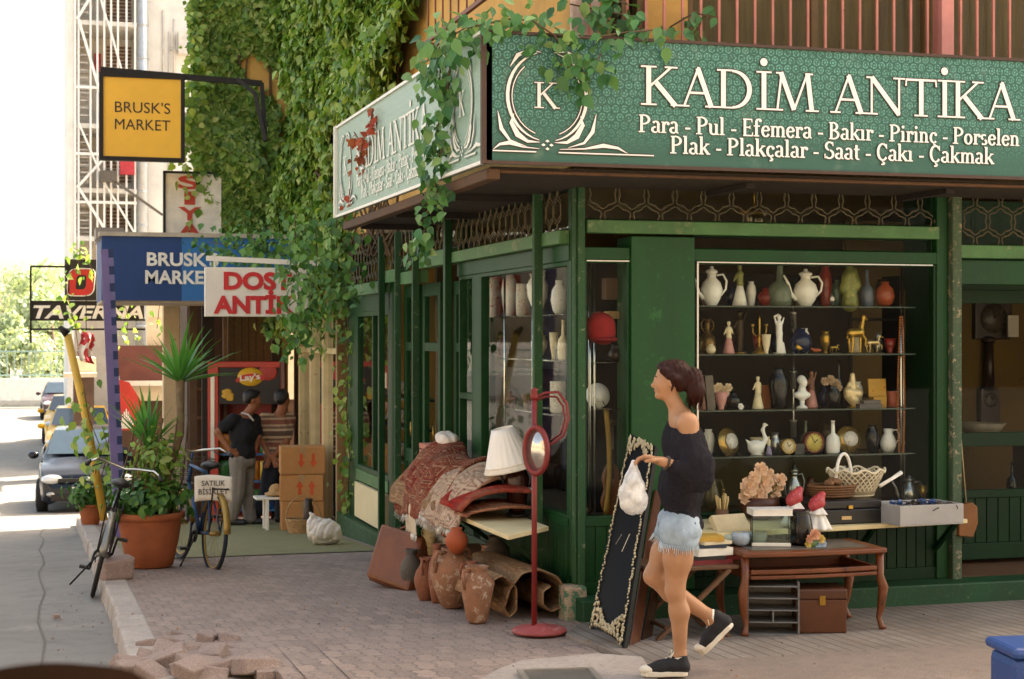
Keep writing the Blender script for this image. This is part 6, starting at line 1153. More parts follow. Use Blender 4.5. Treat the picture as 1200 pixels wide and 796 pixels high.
for z0, hgt in ((zt - .135, .028), (zt - .165, .022)):
    b = MB(); n = 14; vs = []
    for i in range(n + 1): u = i / n; x = .03 + (Wt - .06) * u; y = -.012 + bow(u); vs += [(x, y - .012, z0), (x, y + .014, z0), (x, y + .014, z0 + hgt), (x, y - .012, z0 + hgt)]
    b.add(vs, [(4 * i + k, 4 * i + (k + 1) % 4, 4 * i + 4 + (k + 1) % 4, 4 * i + 4 + k) for i in range(n) for k in range(4)]); b.build('front_rail', WT, t, bevel=.005)
b = MB(); b.box(.02, .04, .0, De - .02, zt - .16, zt - .11); b.box(Wt - .04, Wt - .02, .0, De - .02, zt - .16, zt - .11); b.box(.02, Wt - .02, De - .03, De - .01, zt - .16, zt - .11); b.box(.02, Wt - .02, .03, De - .03, zt - .17, zt - .16); b.build('under_shelf', mat('#6b3517', .5, 0, .2), t)
for x, y, s_ in ((.0, 0, -1), (Wt, 0, 1), (.02, De - .04, -1), (Wt - .02, De - .04, 1)):
    b = MB(); b.tube([(x, y, zt - .03), (x, y, zt - .17), (x + s_ * .018, y - .012, zt - .24), (x + s_ * .008, y, zt - .36), (x - s_ * .008, y, .07), (x + s_ * .004, y - .012, .025), (x + s_ * .012, y - .022, 0)], [.026, .026, .032, .024, .017, .02, .026], 8); b.build('leg', WT, t)
TZ = fl_.z + zt
# ---- under the table
p = G(908, 745); t = thing('file_tray', 'grey plastic letter tray tower standing under the coffee table', 'letter tray', (p.x, p.y + .02, p.z), face(p, 6)); GP = mat('#77746f', .4, 0, .1)
w_, hh = .155, .285
for k in range(5): b = MB(); z = .0 + hh / 4 * k; b.box(-w_, w_, 0, .24, z, z + .006); b.build('tray', GP, t)
b = MB(); b.box(-w_, -w_ + .008, 0, .24, 0, hh + .03); b.box(w_ - .008, w_, 0, .24, 0, hh + .03); b.box(-w_, w_, .235, .24, 0, hh); b.box(-.004, .004, .002, .2, hh / 4, hh / 2); b.build('side_frame', GP, t)
p = G(965, 743); t = thing('wooden_chest', 'small brown wooden chest with flat lid standing under the coffee table', 'chest', (p.x, p.y + .02, p.z), face(p, 12)); b = MB(); b.box(-.145, .15, 0, .26, 0, .20); b.build('box', mat('#5a3016', .45, 0, .3, 4, .25, 25, '#7a4a22', .3), t, bevel=.008); b = MB(); b.box(-.15, .155, -.006, .265, .20, .265); b.build('lid', mat('#4d2a15', .5, 0, .3, 4, .25, 25, '#3a2010', .3), t, bevel=.012); b = MB(); b.box(-.015, .02, -.012, -.003, .17, .225); b.build('clasp', BRASS, t)
# ---- things on the table
for i, (px, py, w_, lab, c_) in enumerate(((857, 640, 19, 'pale glazed bowl at the back left of the table', '#aeb9a4'), (873, 641, 23, 'bluish grey glazed bowl in the middle of the three on the table', '#a9b4bd'), (893, 639, 22, 'grey green glazed bowl right of the other two', '#b3bdb2'))):
    p = Z(px, py, TZ + .004); s_ = depth(p) / 1905; r_ = w_ * s_ / 2; t = thing('bowl', lab, 'bowl', (p.x, p.y + r_, TZ + .005), 0, 'glazed bowls on the coffee table'); b = MB(); b.lathe([(r_ * .5, 0), (r_ * .85, r_ * .3), (r_, r_ * .8), (r_ * .92, r_ * 1.35), (r_ * .84, r_ * 1.36), (r_ * .88, r_ * .8), (r_ * .5, r_ * .25), (.001, r_ * .2)], n=24); b.build('body', mat(c_, .2, 0, .15, 12, .05, 40, '#8fa0a8', .35), t)
p = Z(910, 641, TZ + .004); t = thing('glass_case', 'clear glass display case with cream base standing on the table', 'case', (p.x, p.y + .09, TZ + .005), face(p, 4)); b = MB(); b.box(-.115, .12, -.08, .10, 0, .022); b.build('base', PAPER, t, bevel=.003); b = MB(); b.box(-.112, .117, -.077, .097, .0225, .185); b.build('glass_box', GLD, t); b = MB(); [b.bar((x, y, .02), (x, y, .186), .005) for x in (-.113, .118) for y in (-.078, .098)]; b.build('edge_strip', IRON, t)
t = thing('book', 'white hardback book lying on top of the glass case', 'book', (p.x, p.y + .09, TZ + .192), face(p, 14)); b = MB(); b.box(-.125, .12, -.09, .09, 0, .004); b.box(-.125, .12, -.09, .09, .034, .038); b.box(-.125, -.12, -.09, .09, .004, .034); b.build('cover', mat('#e2ded4', .4), t); b = MB(); b.box(-.119, .117, -.087, .087, .004, .034); b.build('pages', PAPER, t)
p = Z(884, 640, TZ + .004); t = thing('open_album', 'cream album leaning open behind the bowls against the glass case', 'album', (p.x - .02, p.y + .22, TZ + .04), 14); b = MB(); b.box(-.14, .12, -.02, .02, 0, .15, M=rotm(-38, 0, 0)); b.build('cover', mat('#c9b78f', .7), t, bevel=.004)
p = Z(861, 632, TZ + .004); t = thing('brush_pot', 'small brown pot of pale brushes behind the table bowls', 'pot', (p.x, p.y + .2, TZ + .005)); b = MB(); b.lathe([(.04, 0), (.046, .03), (.044, .10), (.04, .17), (.036, .17), (.001, .12)]); b.build('pot', BRN, t); b = MB(); [b.tube([(.015 * math.cos(k), .015 * math.sin(k), .1), (.04 * math.cos(k), .03 * math.sin(k), .25 + .02 * math.sin(3 * k))], [.003, .009], 5) for k in range(9)]; b.build('brushes', mat('#c0a46a', .8), t)
# ledge right of the table
LZ = .555; L0, L1 = Z(968, 627, LZ - .03), Z(1134, 612, LZ - .02); b = MB(); b.prism([(L0.x - .85, L0.y), (L1.x, L1.y), (L1.x, YF - .01), (L0.x - .85, YF - .01)], .028, TR((0, 0, LZ - .028))); o = b.build('board_shelf', mat('#d8c592', .6, 0, .1, 3, .1, 40, '#c2aa72', .3, (1, 8, 1)), bevel=.004); tag(o, 'long cream board ledge under the front display window', 'shelf'); b = MB(); [b.bar((x, YF - .01, .3), (x, YF - .30, LZ - .03), .03) for x in (4.5, 5.3, 5.9)]; b.build('bracket', GRN_D, o, True)
q0 = Z(966, 622, LZ + .002); t = thing('black_case', 'long flat black instrument case with tan label on the board ledge', 'case', (Z(1014, 620, LZ).x, 9.60, LZ + .001), 2); b = MB(); b.box(-.27, .25, -.2, .2, 0, .095); b.build('body', mat('#191715', .35, 0, .2, 4, .1), t, bevel=.008); b = MB(); b.box(-.272, .252, -.202, .2, .098, .15); b.build('lid', mat('#1d1a18', .35, 0, .2, 4, .1), t, bevel=.008); b = MB(); b.box(-.04, .03, -.207, -.2005, .03, .052); b.build('label', mat('#c8a870', .6), t); b = MB(); b.cbox((.02, -.209, .11), (.03, .012, .02)); b.build('latch', BRASS, t)
g0 = Z(1092, 616, LZ); t = thing('grey_crate', 'pale grey shallow crate of sunglasses at the end of the board ledge', 'crate', (g0.x - .0, g0.y + .17, LZ + .001), 3); CRG = mat('#a9a59f', .8, 0, .1, 8, .4, 40, '#8b867f', .3); b = MB(); w_ = .235; b.box(-w_, w_, -.16, .16, 0, .008); [b.box(*e, .008, .13) for e in ((-w_, w_, -.16, -.148), (-w_, w_, .148, .16), (-w_, -w_ + .012, -.148, .148), (w_ - .012, w_, -.148, .148))]; b.build('tray', CRG, t, bevel=.003)
for i in range(9):
    x, y = -.15 + .075 * (i % 5) + .02 * (i // 5), -.07 + .12 * (i // 5); c_ = ['#1b1a1c', '#3a2a22', '#2f4a78'][i % 3]; o = thing('sunglasses', ['black sunglasses lying in the grey crate', 'brown sunglasses lying in the grey crate', 'blue sunglasses lying in the grey crate'][i % 3], 'sunglasses', (g0.x + x, g0.y + .17 + y, LZ + .095 + .01 * (i % 3)), 40 * i, 'sunglasses heaped in the grey crate'); b = MB()
    for s_ in (-1, 1): b.ell((s_ * .034, 0, .012), (.03, .006, .022), 9); 
    b.build('lens', mat(c_, .1, 0, .1, bump=0), o); b = MB(); b.tube([(-.01, 0, .02), (.01, 0, .02)], .003, 5); [b.tube([(s_ * .064, 0, .02), (s_ * .066, .07, .015), (s_ * .06, .12, 0)], .003, 5) for s_ in (-1, 1)]; b.build('frame', BLACKP, o)
# lace basket
p = atY(1003, 592, 9.70); t = thing('lace_basket', 'white woven lace basket with tall loop handle and spout on the black case', 'basket', (p.x, p.y, LZ + .153), 15); WB = mat('#dccfae', .6, 0, .12, 20, .3, 60); b = MB()
for k in range(28):
    for s_ in (-1, 1): b.tube([((.10 + .065 * z) * math.cos(2 * math.pi * k / 28 + s_ * z * .9) * 1.25, (.10 + .065 * z) * math.sin(2 * math.pi * k / 28 + s_ * z * .9), .006 + .16 * z) for z in (0, .33, .66, 1)], .0045, 4)
for z in (0.0, 1.0): b.tube([((.10 + .065 * z) * 1.25 * math.cos(q), (.10 + .065 * z) * math.sin(q), .006 + .16 * z + (.012 * math.sin(9 * q) if z else 0)) for q in [2 * math.pi * j / 60 for j in range(60)]], .008, 6, closed=True)
b.build('woven_body', WB, t); b = MB(); b.lathe([(.001, .004), (.11, .005), (.115, .02), (.15, .15), (.145, .15), (.11, .02), (.001, .012)], n=24, sx=1.2, sy=.96); b.build('lining', mat('#8f7f62', .8), t); b = MB(); b.tube([(-.19 + .065 * (1 - math.cos(R(a_))), -.02, .12 + .16 * math.sin(R(a_))) for a_ in range(-10, 190, 12)], .011, 7); b.tube([(.06, -.16, .07), (.16, -.17, .115), (.25, -.16, .15)], [.014, .012, .015], 8); b.build('handle', mat('#e8e2d4', .4), t)
p = atY(975, 590, 9.62); t = thing('wicker_tray', 'brown wicker tray of dried pods left of the lace basket', 'tray', (p.x, p.y, LZ + .153), 5); b = MB(); [b.tube([(.14 * (1 + .05 * k) * math.cos(q), .09 * (1 + .05 * k) * math.sin(q), .012 + .016 * k) for q in [2 * math.pi * j / 26 for j in range(26)]], .010, 5, closed=True) for k in range(5)]; b.lathe([(.001, .008), (.13, .008)], n=20, sy=.66); b.build('bowl', mat('#6d4a28', .7, 0, .3, 30, .5, 60), t); b = MB(); [b.ell((.09 * math.cos(k * 2.4) * (k % 4) / 3, .05 * math.sin(k * 2.4) * (k % 4) / 3, .085 + .01 * (k % 3)), (.03, .022, .02), 7) for k in range(12)]; b.build('pods', mat('#7d5a3a', .8, 0, .4, 20), t)
# flowers in brown bowl
def flower(mb, c, r_, seed, face_=(0, -1, .3)):
    q = random.Random(seed); n = V(face_).normalized(); a_ = n.cross(V((0, 0, 1))).normalized(); b_ = a_.cross(n)
    for ring, (k, rr, up) in enumerate(((6, 1.0, .15), (5, .68, .42), (4, .36, .62))):
        for i in range(k):
            an = 2 * math.pi * (i + ring * .5) / k + q.uniform(-.2, .2); d = a_ * math.cos(an) + b_ * math.sin(an); s_ = n.cross(d); c0 = V(c) + n * r_ * .1; tip = V(c) + d * r_ * rr + n * r_ * up; m_ = V(c) + d * r_ * rr * .6 + n * r_ * (up * .35 + .05); w_ = r_ * .42 * (1 - .2 * ring)
            mb.add([c0, m_ - s_ * w_, tip - s_ * w_ * .7, tip + n * r_ * .08, tip + s_ * w_ * .7, m_ + s_ * w_, m_ - n * r_ * .08], [(0, 1, 6), (1, 2, 6), (2, 3, 6), (3, 4, 6), (4, 5, 6), (5, 0, 6)], True)
p = atY(890, 592, YF - .15); p.z = LZ + .001; t = thing('flower_bowl', 'brown bowl of large cream silk flowers above the glass case', 'flowers', tuple(p)); b = MB(); b.lathe([(.05, 0), (.10, .03), (.135, .09), (.125, .15), (.115, .15), (.001, .10)], n=24); b.build('bowl', mat('#4f2a18', .4, 0, .25, 10), t); b = MB()
for i, (x, z, r_) in enumerate(((-.10, .22, .065), (.02, .24, .07), (.11, .20, .065), (-.03, .16, .06), (.0, .33, .05), (.07, .285, .05), (-.12, .155, .055), (.14, .26, .045), (.08, .14, .055), (-.06, .28, .045))): flower(b, (x, -.05 + .03 * (i % 3), z), r_, i)
b.build('blossoms', mat('#dcb892', .7, 0, .12, 30), t, recalc=False); b = MB(); [b.tube([(0, 0, .1), (x, -.03, z)], .004, 4) for x, z in ((-.1, .2), (.02, .23), (.11, .2), (0, .3), (.13, .25))]; b.build('stems', mat('#55602f', .8), t)
# red and white frilled figurines, ceramic flowers and dark floral vase
p = atY(943, 606, 9.34); p.z = LZ + .001 
for s_, lab in ((-1, 'left of the pair of frilled figurines with red hoods and white skirts'), (1, 'right of the pair of frilled figurines with red hoods and white skirts')):
    t = thing('frilled_figurine', lab, 'figurine', (p.x + s_ * .065, p.y - .05 * (s_ > 0), p.z - .03 * (s_ > 0)), 0, 'pair of frilled figurines')
    b = MB(); b.grid(lambda u, v_: ((.03 + .055 * v_ * (1 + .22 * math.sin(14 * math.pi * u))) * math.cos(2 * math.pi * u), (.03 + .05 * v_ * (1 + .22 * math.sin(14 * math.pi * u))) * math.sin(2 * math.pi * u), .14 - .12 * v_), 84, 8); b.grid(lambda u, v_: ((.025 + .035 * v_ * (1 + .22 * math.sin(10 * math.pi * u))) * math.cos(2 * math.pi * u), (.025 + .035 * v_ * (1 + .22 * math.sin(10 * math.pi * u))) * math.sin(2 * math.pi * u), .165 - .05 * v_), 60, 5); b.build('skirt', mat('#e6ded0', .7), t, solid=.002)
    blob('hood', [('e', (0, 0, .18), (.05, .04, .038)), ('c', (.0, 0, .195), (.03, 0, .235), .036, .024), ('e', (-.03, -.01, .165), (.03, .03, .028))], mat('#a8383a', .5, 0, .25, 20, .2, 60, '#d08a80', .38), t, h=.006, wob=.004)
p = Z(948, 641, TZ + .004); t = thing('floral_vase', 'black vase with painted flowers beneath the frilled figurines', 'vase', (p.x - .01, p.y + .09, TZ + .005)); b = MB(); b.lathe([(.055, 0), (.07, .02), (.075, .10), (.06, .18), (.05, .2), (.06, .215), (.001, .2)], n=24); b.build('body', mat('#14120f', .25, 0, .1, 14, .02, 40, '#a8795a', .34), t)
t = thing('ceramic_flowers', 'pastel ceramic flower ornament at the foot of the black floral vase', 'ornament', (p.x + .03, p.y + .0, TZ + .005)); 
for nm, c_, lst in (('pink_blossom', '#d09a78', ((.0, .075, .035), (-.035, .05, .026))), ('yellow_blossom', '#cdb15c', ((.04, .045, .028), (-.045, .02, .024))), ('blue_blossom', '#9fb0c0', ((.02, .02, .026), (.055, .018, .022)))):
    b = MB(); [flower(b, (x, -.02, z), r_, i) for i, (x, z, r_) in enumerate(lst)]; b.build(nm, mat(c_, .3, 0, .1), t, recalc=False)
b = MB(); b.ell((0, .0, .02), (.05, .03, .03), 10); b.build('leaf_base', mat('#5f7a4a', .4), t)
# wooden paddle on a string by the door
p = atY(1131, 608, YF - .05); t = thing('wooden_paddle', 'brown wooden dustpan hanging on a cord beside the shop door', 'dustpan', tuple(p), -4); b = MB(); b.prism([(-.06, -.12), (.05, -.12), (.075, -.02), (.06, .09), (.02, .12), (-.05, .10), (-.07, 0)], .05, Mx(((1, 0, 0, 0), (0, 0, -1, .0), (0, 1, 0, 0), (0, 0, 0, 1))) @ rotm(0, 0, -6)); b.build('blade', mat('#7d4f24', .6, 0, .25, 4, .2, 30), t, bevel=.008); e = atY(1126, 508, YF - .05) - p; b = MB(); b.tube([(.0, -.02, .10), tuple(e)], .004, 4); b.build('cord', mat('#b09a74', .8), t)
# foreground: rounded brown post and blue bin
p = atD(48, 787, 1.55); t = thing('wooden_post', 'rounded brown wooden post top blurred in the bottom left corner', 'post', (p.x, p.y, 0)); hz = p.z; b = MB(); rr = .125; b.lathe([(rr * .9, 0), (rr, .1), (rr, hz - .05), (rr * .93, hz - .028), (rr * .75, hz - .012), (rr * .45, hz - .003), (.001, hz)], n=40); b.build('shaft', mat('#0f0805', .95, 0, .2, 3, .1, 20, None, 0, None, .0), t)
p = G(1215, 800); dd = 7.6; p = atD(1206, 752, dd); t = thing('plastic_bin', 'blue plastic bin with rounded rim in the bottom right corner', 'bin', (p.x, p.y, 0), -10); hz = p.z; BL_ = mat('#2c4a86', .45, 0, .12, 3, .2, 30, '#5a76a8', .3); b = MB(); b.box(-.135, .25, -.16, .16, 0, hz - .05); b.build('body', BL_, t, bevel=.04); b = MB(); b.box(-.15, .265, -.175, .175, hz - .05, hz); b.build('rim_lid', BL_, t, bevel=.022)
# ================================================================== PEOPLE
SKIN = mat('#a87c5a', .5, 0, .14, 7, .08, 80, None, 0, None, .35); SKIN2 = mat('#8d5636', .55, 0, .12, 6, .06, 80); HAIR = mat('#2c1008', .6, 0, .4, 10, .5, 60, None, 0, (9, 9, 1.2), .2); HAIRB = mat('#15100d', .5, 0, .2, 10, .4, 60)
EYEW, EYED, LIP = mat('#d9cfc4', .2), mat('#2a1a12', .2), mat('#9c5244', .5)
def W(px, py, dd=0.0, d=8.42): return atD(px, py, d + dd)
FW = -V((CS, -SN, 0)); UP = V((0, 0, 1)); NR = -V((SN, CS, 0))        # picture left, up, towards the viewer
def hand(wrist, dirn, palm_n, side, L_=.175, curl=.6, r=.0085):
    """palm, four curled fingers of different length and a thumb from the side of the palm"""
    d = dirn.normalized(); n = (palm_n - d * palm_n.dot(d)).normalized(); s_ = d.cross(n) * side; pr = []; pl = L_ * .52; k0 = wrist + d * pl
    for i in range(4):
        o_ = s_ * (.027 - .018 * i); pr.append(('c', wrist + d * .012 + o_ * .5, k0 + o_, .0145, .0115, {'k': .014}))
        fl = L_ * (.40, .47, .44, .35)[i]; a0 = k0 + o_; ang = .25
        for j, q in enumerate((.42, .33, .25)):
            ang += curl * (.8 if j else .5); a1 = a0 + (d * math.cos(ang) + n * math.sin(ang)) * fl * q; pr.append(('c', a0, a1, r * (1.08 - .1 * j), r * (1 - .12 * j), {'k': .005})); a0 = a1
    t0 = wrist + d * .022 + s_ * .026; t1 = t0 + (d * .7 + s_ * .62 + n * .35) * .042; t2 = t1 + (d * .95 + s_ * .1 + n * .45) * .032; pr += [('c', t0, t1, .0125, .011, {'k': .012}), ('c', t1, t2, .0105, .0085, {'k': .006})]
    return pr
def head_prims(c, f, s_=1.0, tilt=0.0):
    """skull, jaw, brow, nose, lips, chin, ears; f = facing direction (horizontal)"""
    f = f.normalized(); l = UP.cross(f); u = UP; P_ = lambda a, b_, c_: c + (f * a + l * b_ + u * c_) * s_; az = math.degrees(math.atan2(f.y, f.x))
    E = lambda a, b_, c_, r, k=.02: ('e', P_(a, b_, c_), tuple(x * s_ for x in r), (0, 0, az), {'k': k})
    C = lambda p, q, r0, r1, k=.012: ('c', P_(*p), P_(*q), r0 * s_, r1 * s_, {'k': k})
    return [E(-.012, 0, .035, (.098, .076, .092)), E(.022, 0, -.022, (.068, .062, .082)), E(.052, 0, -.078, (.030, .038, .026), .03), C((.083, -.03, .018), (.083, .03, .018), .014, .014, .016), C((.088, 0, .012), (.108, 0, -.026), .008, .0115, .012), C((.102, 0, -.028), (.088, 0, -.034), .011, .012, .01), C((.086, -.016, -.052), (.086, .016, -.052), .008, .008, .008), C((.084, -.014, -.061), (.084, .014, -.061), .008, .008, .007), E(.074, 0, -.090, (.020, .024, .016), .02),
            E(.055, .045, -.02, (.03, .022, .03), .03), E(.055, -.045, -.02, (.03, .022, .03), .03), E(-.005, .074, -.005, (.018, .010, .032), .006), E(-.005, -.074, -.005, (.018, .010, .032), .006)]
def face_parts(t, c, f, s_=1.0, hair=HAIR):
    f = f.normalized(); l = UP.cross(f); P_ = lambda a, b_, c_: c + (f * a + l * b_ + UP * c_) * s_; az = math.degrees(math.atan2(f.y, f.x))
    for sd in (-1, 1):
        b = MB(); b.ell(P_(.076, sd * .032, .003), (.013 * s_, .013 * s_, .0095 * s_), 10); e = b.build('eye', EYEW, t, True); b = MB(); b.ell(P_(.0865, sd * .034, .003), .0058 * s_, 8); b.build('iris', EYED, e, True)
        b = MB(); b.tube([P_(.086, sd * .018, .026), P_(.090, sd * .032, .030), P_(.078, sd * .050, .026)], [.0035 * s_, .0042 * s_, .002 * s_], 6); b.build('eyebrow', hair, t, True); b = MB(); b.tube([P_(.088, sd * .022, .010), P_(.088, sd * .034, .0135), P_(.080, sd * .046, .008)], .0022 * s_, 5); b.build('lash', EYED, t, True)
    b = MB(); b.tube([P_(.088, -.021, -.056), P_(.0945, 0, -.0565), P_(.088, .021, -.056)], [.003 * s_, .0072 * s_, .003 * s_], 8); b.build('lips', LIP, t, True)
def knitmat(c, name):
    n = NT(name); co_ = n.coord(); wv = n.n('TexWave'); wv.inputs['Scale'].default_value = 70; wv.inputs['Distortion'].default_value = 3; n.l(co_, wv.inputs['Vector']); v = n.n('TexVoronoi'); v.inputs['Scale'].default_value = 260; n.l(co_, v.inputs['Vector'])
    col = n.mix(n.ramp(v.outputs['Distance'], [(.25, (0, 0, 0)), (.6, (1, 1, 1))]), lum(lin(c), .6), lum(lin(c), 1.5)); n.done(col, .95, n.bump(v.outputs['Distance'], .7, .004, n.bump(wv.outputs[0], .3, .004)), spec=.15); tr = n.n('BsdfTransparent'); mx = n.n('MixShader'); n.l(n.ramp(v.outputs['Distance'], [(.16, (.25, .25, .25)), (.34, (1, 1, 1))]), mx.inputs[0]); n.l(tr.outputs[0], mx.inputs[1]); n.l(n.b.outputs[0], mx.inputs[2]); n.l(mx.outputs[0], n.o.inputs[0]); return n.m
DENIM = mat('#93a3b0', .85, 0, .22, 12, .5, 150, '#b9c3c9', .35, name='denim')
# ---- the woman: walks to the left past the window, near leg planted, far leg pushing off behind
hd = W(786, 447, .0); fdir = (FW + NR * -.18).normalized()
pel = W(795, 612); spn = W(797, 570); chs = W(804, 527); nk0 = W(798, 488); nk1 = W(789, 470)
shN, shF = W(806, 496, -.145), W(800, 494, .15); hipN, hipF = W(797, 625, -.085), W(791, 625, .085)
knN, anN = W(791, 692, -.07), W(797, 769, -.045); knF, anF = W(766, 675, .075), W(831, 722, .10)
elN, wrN = W(820, 556, -.19), W(776, 541, -.24); elF, wrF = W(806, 556, .19), W(783, 552, .12)
wm = thing('person', 'woman with auburn ponytail in loose black knit top and denim shorts walking past the shop', 'person', (W(795, 790).x, W(795, 790).y, 0))
body = head_prims(hd, fdir, .86) + [('c', nk1, nk0, .041, .046, {'k': .03}), ('c', nk0 + UP * -.02, shN, .045, .052, {'k': .05}), ('c', nk0 + UP * -.02, shF, .045, .052, {'k': .05}), ('e', chs, (.082, .132, .15), (0, 0, -16), {'k': .06}), ('e', spn, (.084, .118, .13), (0, 0, -16), {'k': .06}), ('e', pel, (.090, .15, .11), (0, 0, -16), {'k': .05}),
    ('c', shN, elN, .046, .038, {'k': .03}), ('c', elN, wrN, .037, .025, {'k': .015}), ('c', shF, elF, .046, .038, {'k': .03}), ('c', elF, wrF, .037, .025, {'k': .015}),
    ('c', hipN, hipN.lerp(knN, .45), .086, .070, {'k': .05}), ('c', hipN.lerp(knN, .45), knN, .069, .048, {'k': .04}), ('c', knN, knN.lerp(anN, .32) - FW * .014, .046, .049, {'k': .03}), ('c', knN.lerp(anN, .32) - FW * .014, anN, .049, .030, {'k': .03}),
    ('c', hipF, hipF.lerp(knF, .45), .080, .068, {'k': .05}), ('c', hipF.lerp(knF, .45), knF, .069, .048, {'k': .04}), ('c', knF, knF.lerp(anF, .32) + UP * -.014, .050, .054, {'k': .03}), ('c', knF.lerp(anF, .32) + UP * -.014, anF, .053, .033, {'k': .03}),
    ('c', anN, W(784, 786, -.045), .035, .03, {'k': .02}), ('c', anF, W(842, 745, .10), .035, .03, {'k': .02})]
hw = W(747, 534, -.23); body += hand(wrN, (hw - wrN), V((0, 0, -1)) + NR * .25, 1, .175, .62)
blob('body', body, SKIN, wm, True, h=.0065, k=.02); face_parts(wm, hd, fdir, .86)
# hair: swept back cap and thick ponytail
l_ = UP.cross(fdir); HP = lambda a, b_, c_: hd + (fdir * a + l_ * b_ + UP * c_) * .87
az = math.degrees(math.atan2(fdir.y, fdir.x))
cap = [('e', HP(-.030, 0, .050), (.081, .070, .072), (0, 0, az)), ('e', HP(.022, 0, .088), (.053, .058, .031), (0, 0, az)), ('e', HP(-.055, 0, .0), (.056, .064, .056), (0, 0, az)), ('c', HP(.038, .062, .066), HP(-.03, .075, .02), .022, .026), ('c', HP(.038, -.062, .066), HP(-.03, -.075, .02), .022, .026),
    ('c', HP(-.10, 0, .035), HP(-.135, 0, .025), .030, .042), ('c', HP(-.135, 0, .03), HP(-.150, .01, -.055), .046, .048), ('c', HP(-.150, .01, -.055), HP(-.135, .01, -.125), .048, .018), ('c', HP(-.165, -.02, -.02), HP(-.165, -.02, -.09), .03, .016), ('c', HP(-.120, .03, .02), HP(-.125, .03, -.075), .03, .016), ('c', HP(-.02, .077, -.01), HP(-.012, .074, -.055), .008, .004)]
o = blob('hair', cap, HAIR, wm, True, h=.006, k=.016); wrinkle(o, .005, 75, 3); b = MB(); rh = random.Random(3)
for k in range(150):
    a_, z_ = rh.uniform(-1.3, 1.3), rh.uniform(.2, 1); p0_ = HP(.045 - .02 * abs(a_), .074 * math.sin(a_), .055 + .06 * z_ * math.cos(a_) - .02); p1_ = HP(-.05, .08 * math.sin(a_) * .95, .03 + .10 * z_ * math.cos(a_)); b.tube([p0_, p1_, HP(-.105, .02 * math.sin(a_), .03)], [.0012, .0018, .0012], 3)
for k in range(170):
    q = rh.uniform(0, 6.28); r_ = rh.uniform(.6, 1.05); b.tube([HP(-.125, .02 * math.cos(q), .03 + .02 * math.sin(q)), HP(-.150 + .055 * r_ * math.sin(q), .052 * r_ * math.cos(q), -.04), HP(-.138 + .045 * r_ * math.sin(q) + rh.gauss(0, .008), .04 * r_ * math.cos(q), -.125 - .05 * rh.random())], [.0016, .0018, .0006], 3)
b.build('hair_strands', HAIR, wm, True)
b = MB(); b.tube([HP(-.112 + .0, .032 * math.cos(q), .03 + .032 * math.sin(q)) for q in [2 * math.pi * k / 16 for k in range(16)]], .006, 6, closed=True); b.build('hair_tie', BLACKP, wm, True)
# loose off-shoulder knit top with wide batwing sleeves
KN = knitmat('#211f24', 'knit_top')
swt = [('c', W(795, 499, .06), W(801, 499, .14), .058, .062, {'k': .04}), ('e', W(793, 515, .02), (.075, .14, .07), (0, 0, -16), {'k': .05}), ('c', W(800, 505, .15), W(810, 517, -.14), .050, .060, {'k': .05}), ('e', W(805, 531), (.108, .170, .15), (0, 0, -16), {'k': .06}), ('e', W(798, 572, -.01), (.112, .170, .17), (0, 0, -16), {'k': .06}), ('e', W(797, 615, -.01), (.114, .168, .08), (0, 0, -16), {'k': .05}),
    ('c', W(809, 518, -.15), W(818, 542, -.19), .060, .076, {'k': .04}), ('c', W(818, 542, -.19), W(820, 560, -.20), .076, .068, {'k': .04}), ('c', W(817, 556, -.195), W(790, 547, -.225), .068, .036, {'k': .03}), ('c', W(793, 510, .15), W(804, 556, .19), .066, .075, {'k': .05}), ('c', W(804, 556, .19), W(788, 553, .14), .062, .04, {'k': .03})]
o = blob('knit_top', swt, KN, wm, True, h=.0075, k=.03); wrinkle(o, .012, 24, 5, .3); wrinkle(o, .006, 48, 6, .7)
b = MB(); b.tube([W(812, 480, -.05), W(808, 489, -.125)], .004, 5); b.build('strap', BLACKP, wm, True)
b = MB(); q_ = [(wrN.lerp(elN, .12)), ]; ax_ = (elN - wrN).normalized(); s1 = ax_.cross(UP).normalized(); s2 = ax_.cross(s1); b.tube([q_[0] + (s1 * math.cos(a_) + s2 * math.sin(a_)) * .033 for a_ in [2 * math.pi * k / 20 for k in range(20)]], .006, 6, closed=True); b.build('bracelet', mat('#3b2c22', .5), wm, True)
sh_ = [('e', W(796, 612), (.110, .162, .10), (0, 0, -16), {'k': .05}), ('c', hipN, hipN.lerp(knN, .05), .104, .100, {'k': .04}), ('c', hipF, hipF.lerp(knF, .03), .104, .100, {'k': .04})]
o = blob('denim_shorts', sh_, DENIM, wm, True, h=.009, k=.03); wrinkle(o, .010, 36, 8)
fr_ = MB(); rr_ = random.Random(8)
for hip, kn, e in ((hipN, knN, .05), (hipF, knF, .03)):
    c_ = hip.lerp(kn, e); ax_ = (kn - hip).normalized(); s1 = ax_.cross(FW).normalized(); s2 = ax_.cross(s1)
    for k in range(60): a_ = 2 * math.pi * k / 60; p = c_ + (s1 * math.cos(a_) + s2 * math.sin(a_)) * .098 + ax_ * .035; fr_.tube([p, p + ax_ * rr_.uniform(.02, .055) + (s1 * math.cos(a_) + s2 * math.sin(a_)) * .006], .0022, 3)
fr_.build('frayed_hem', mat('#c3d0d8', .9), wm, True)
SHOE, SOLE = mat('#1c1b1d', .8, 0, .2, 10, .3, 120), mat('#d9d0bc', .6, 0, .1, 8, .2, 40)
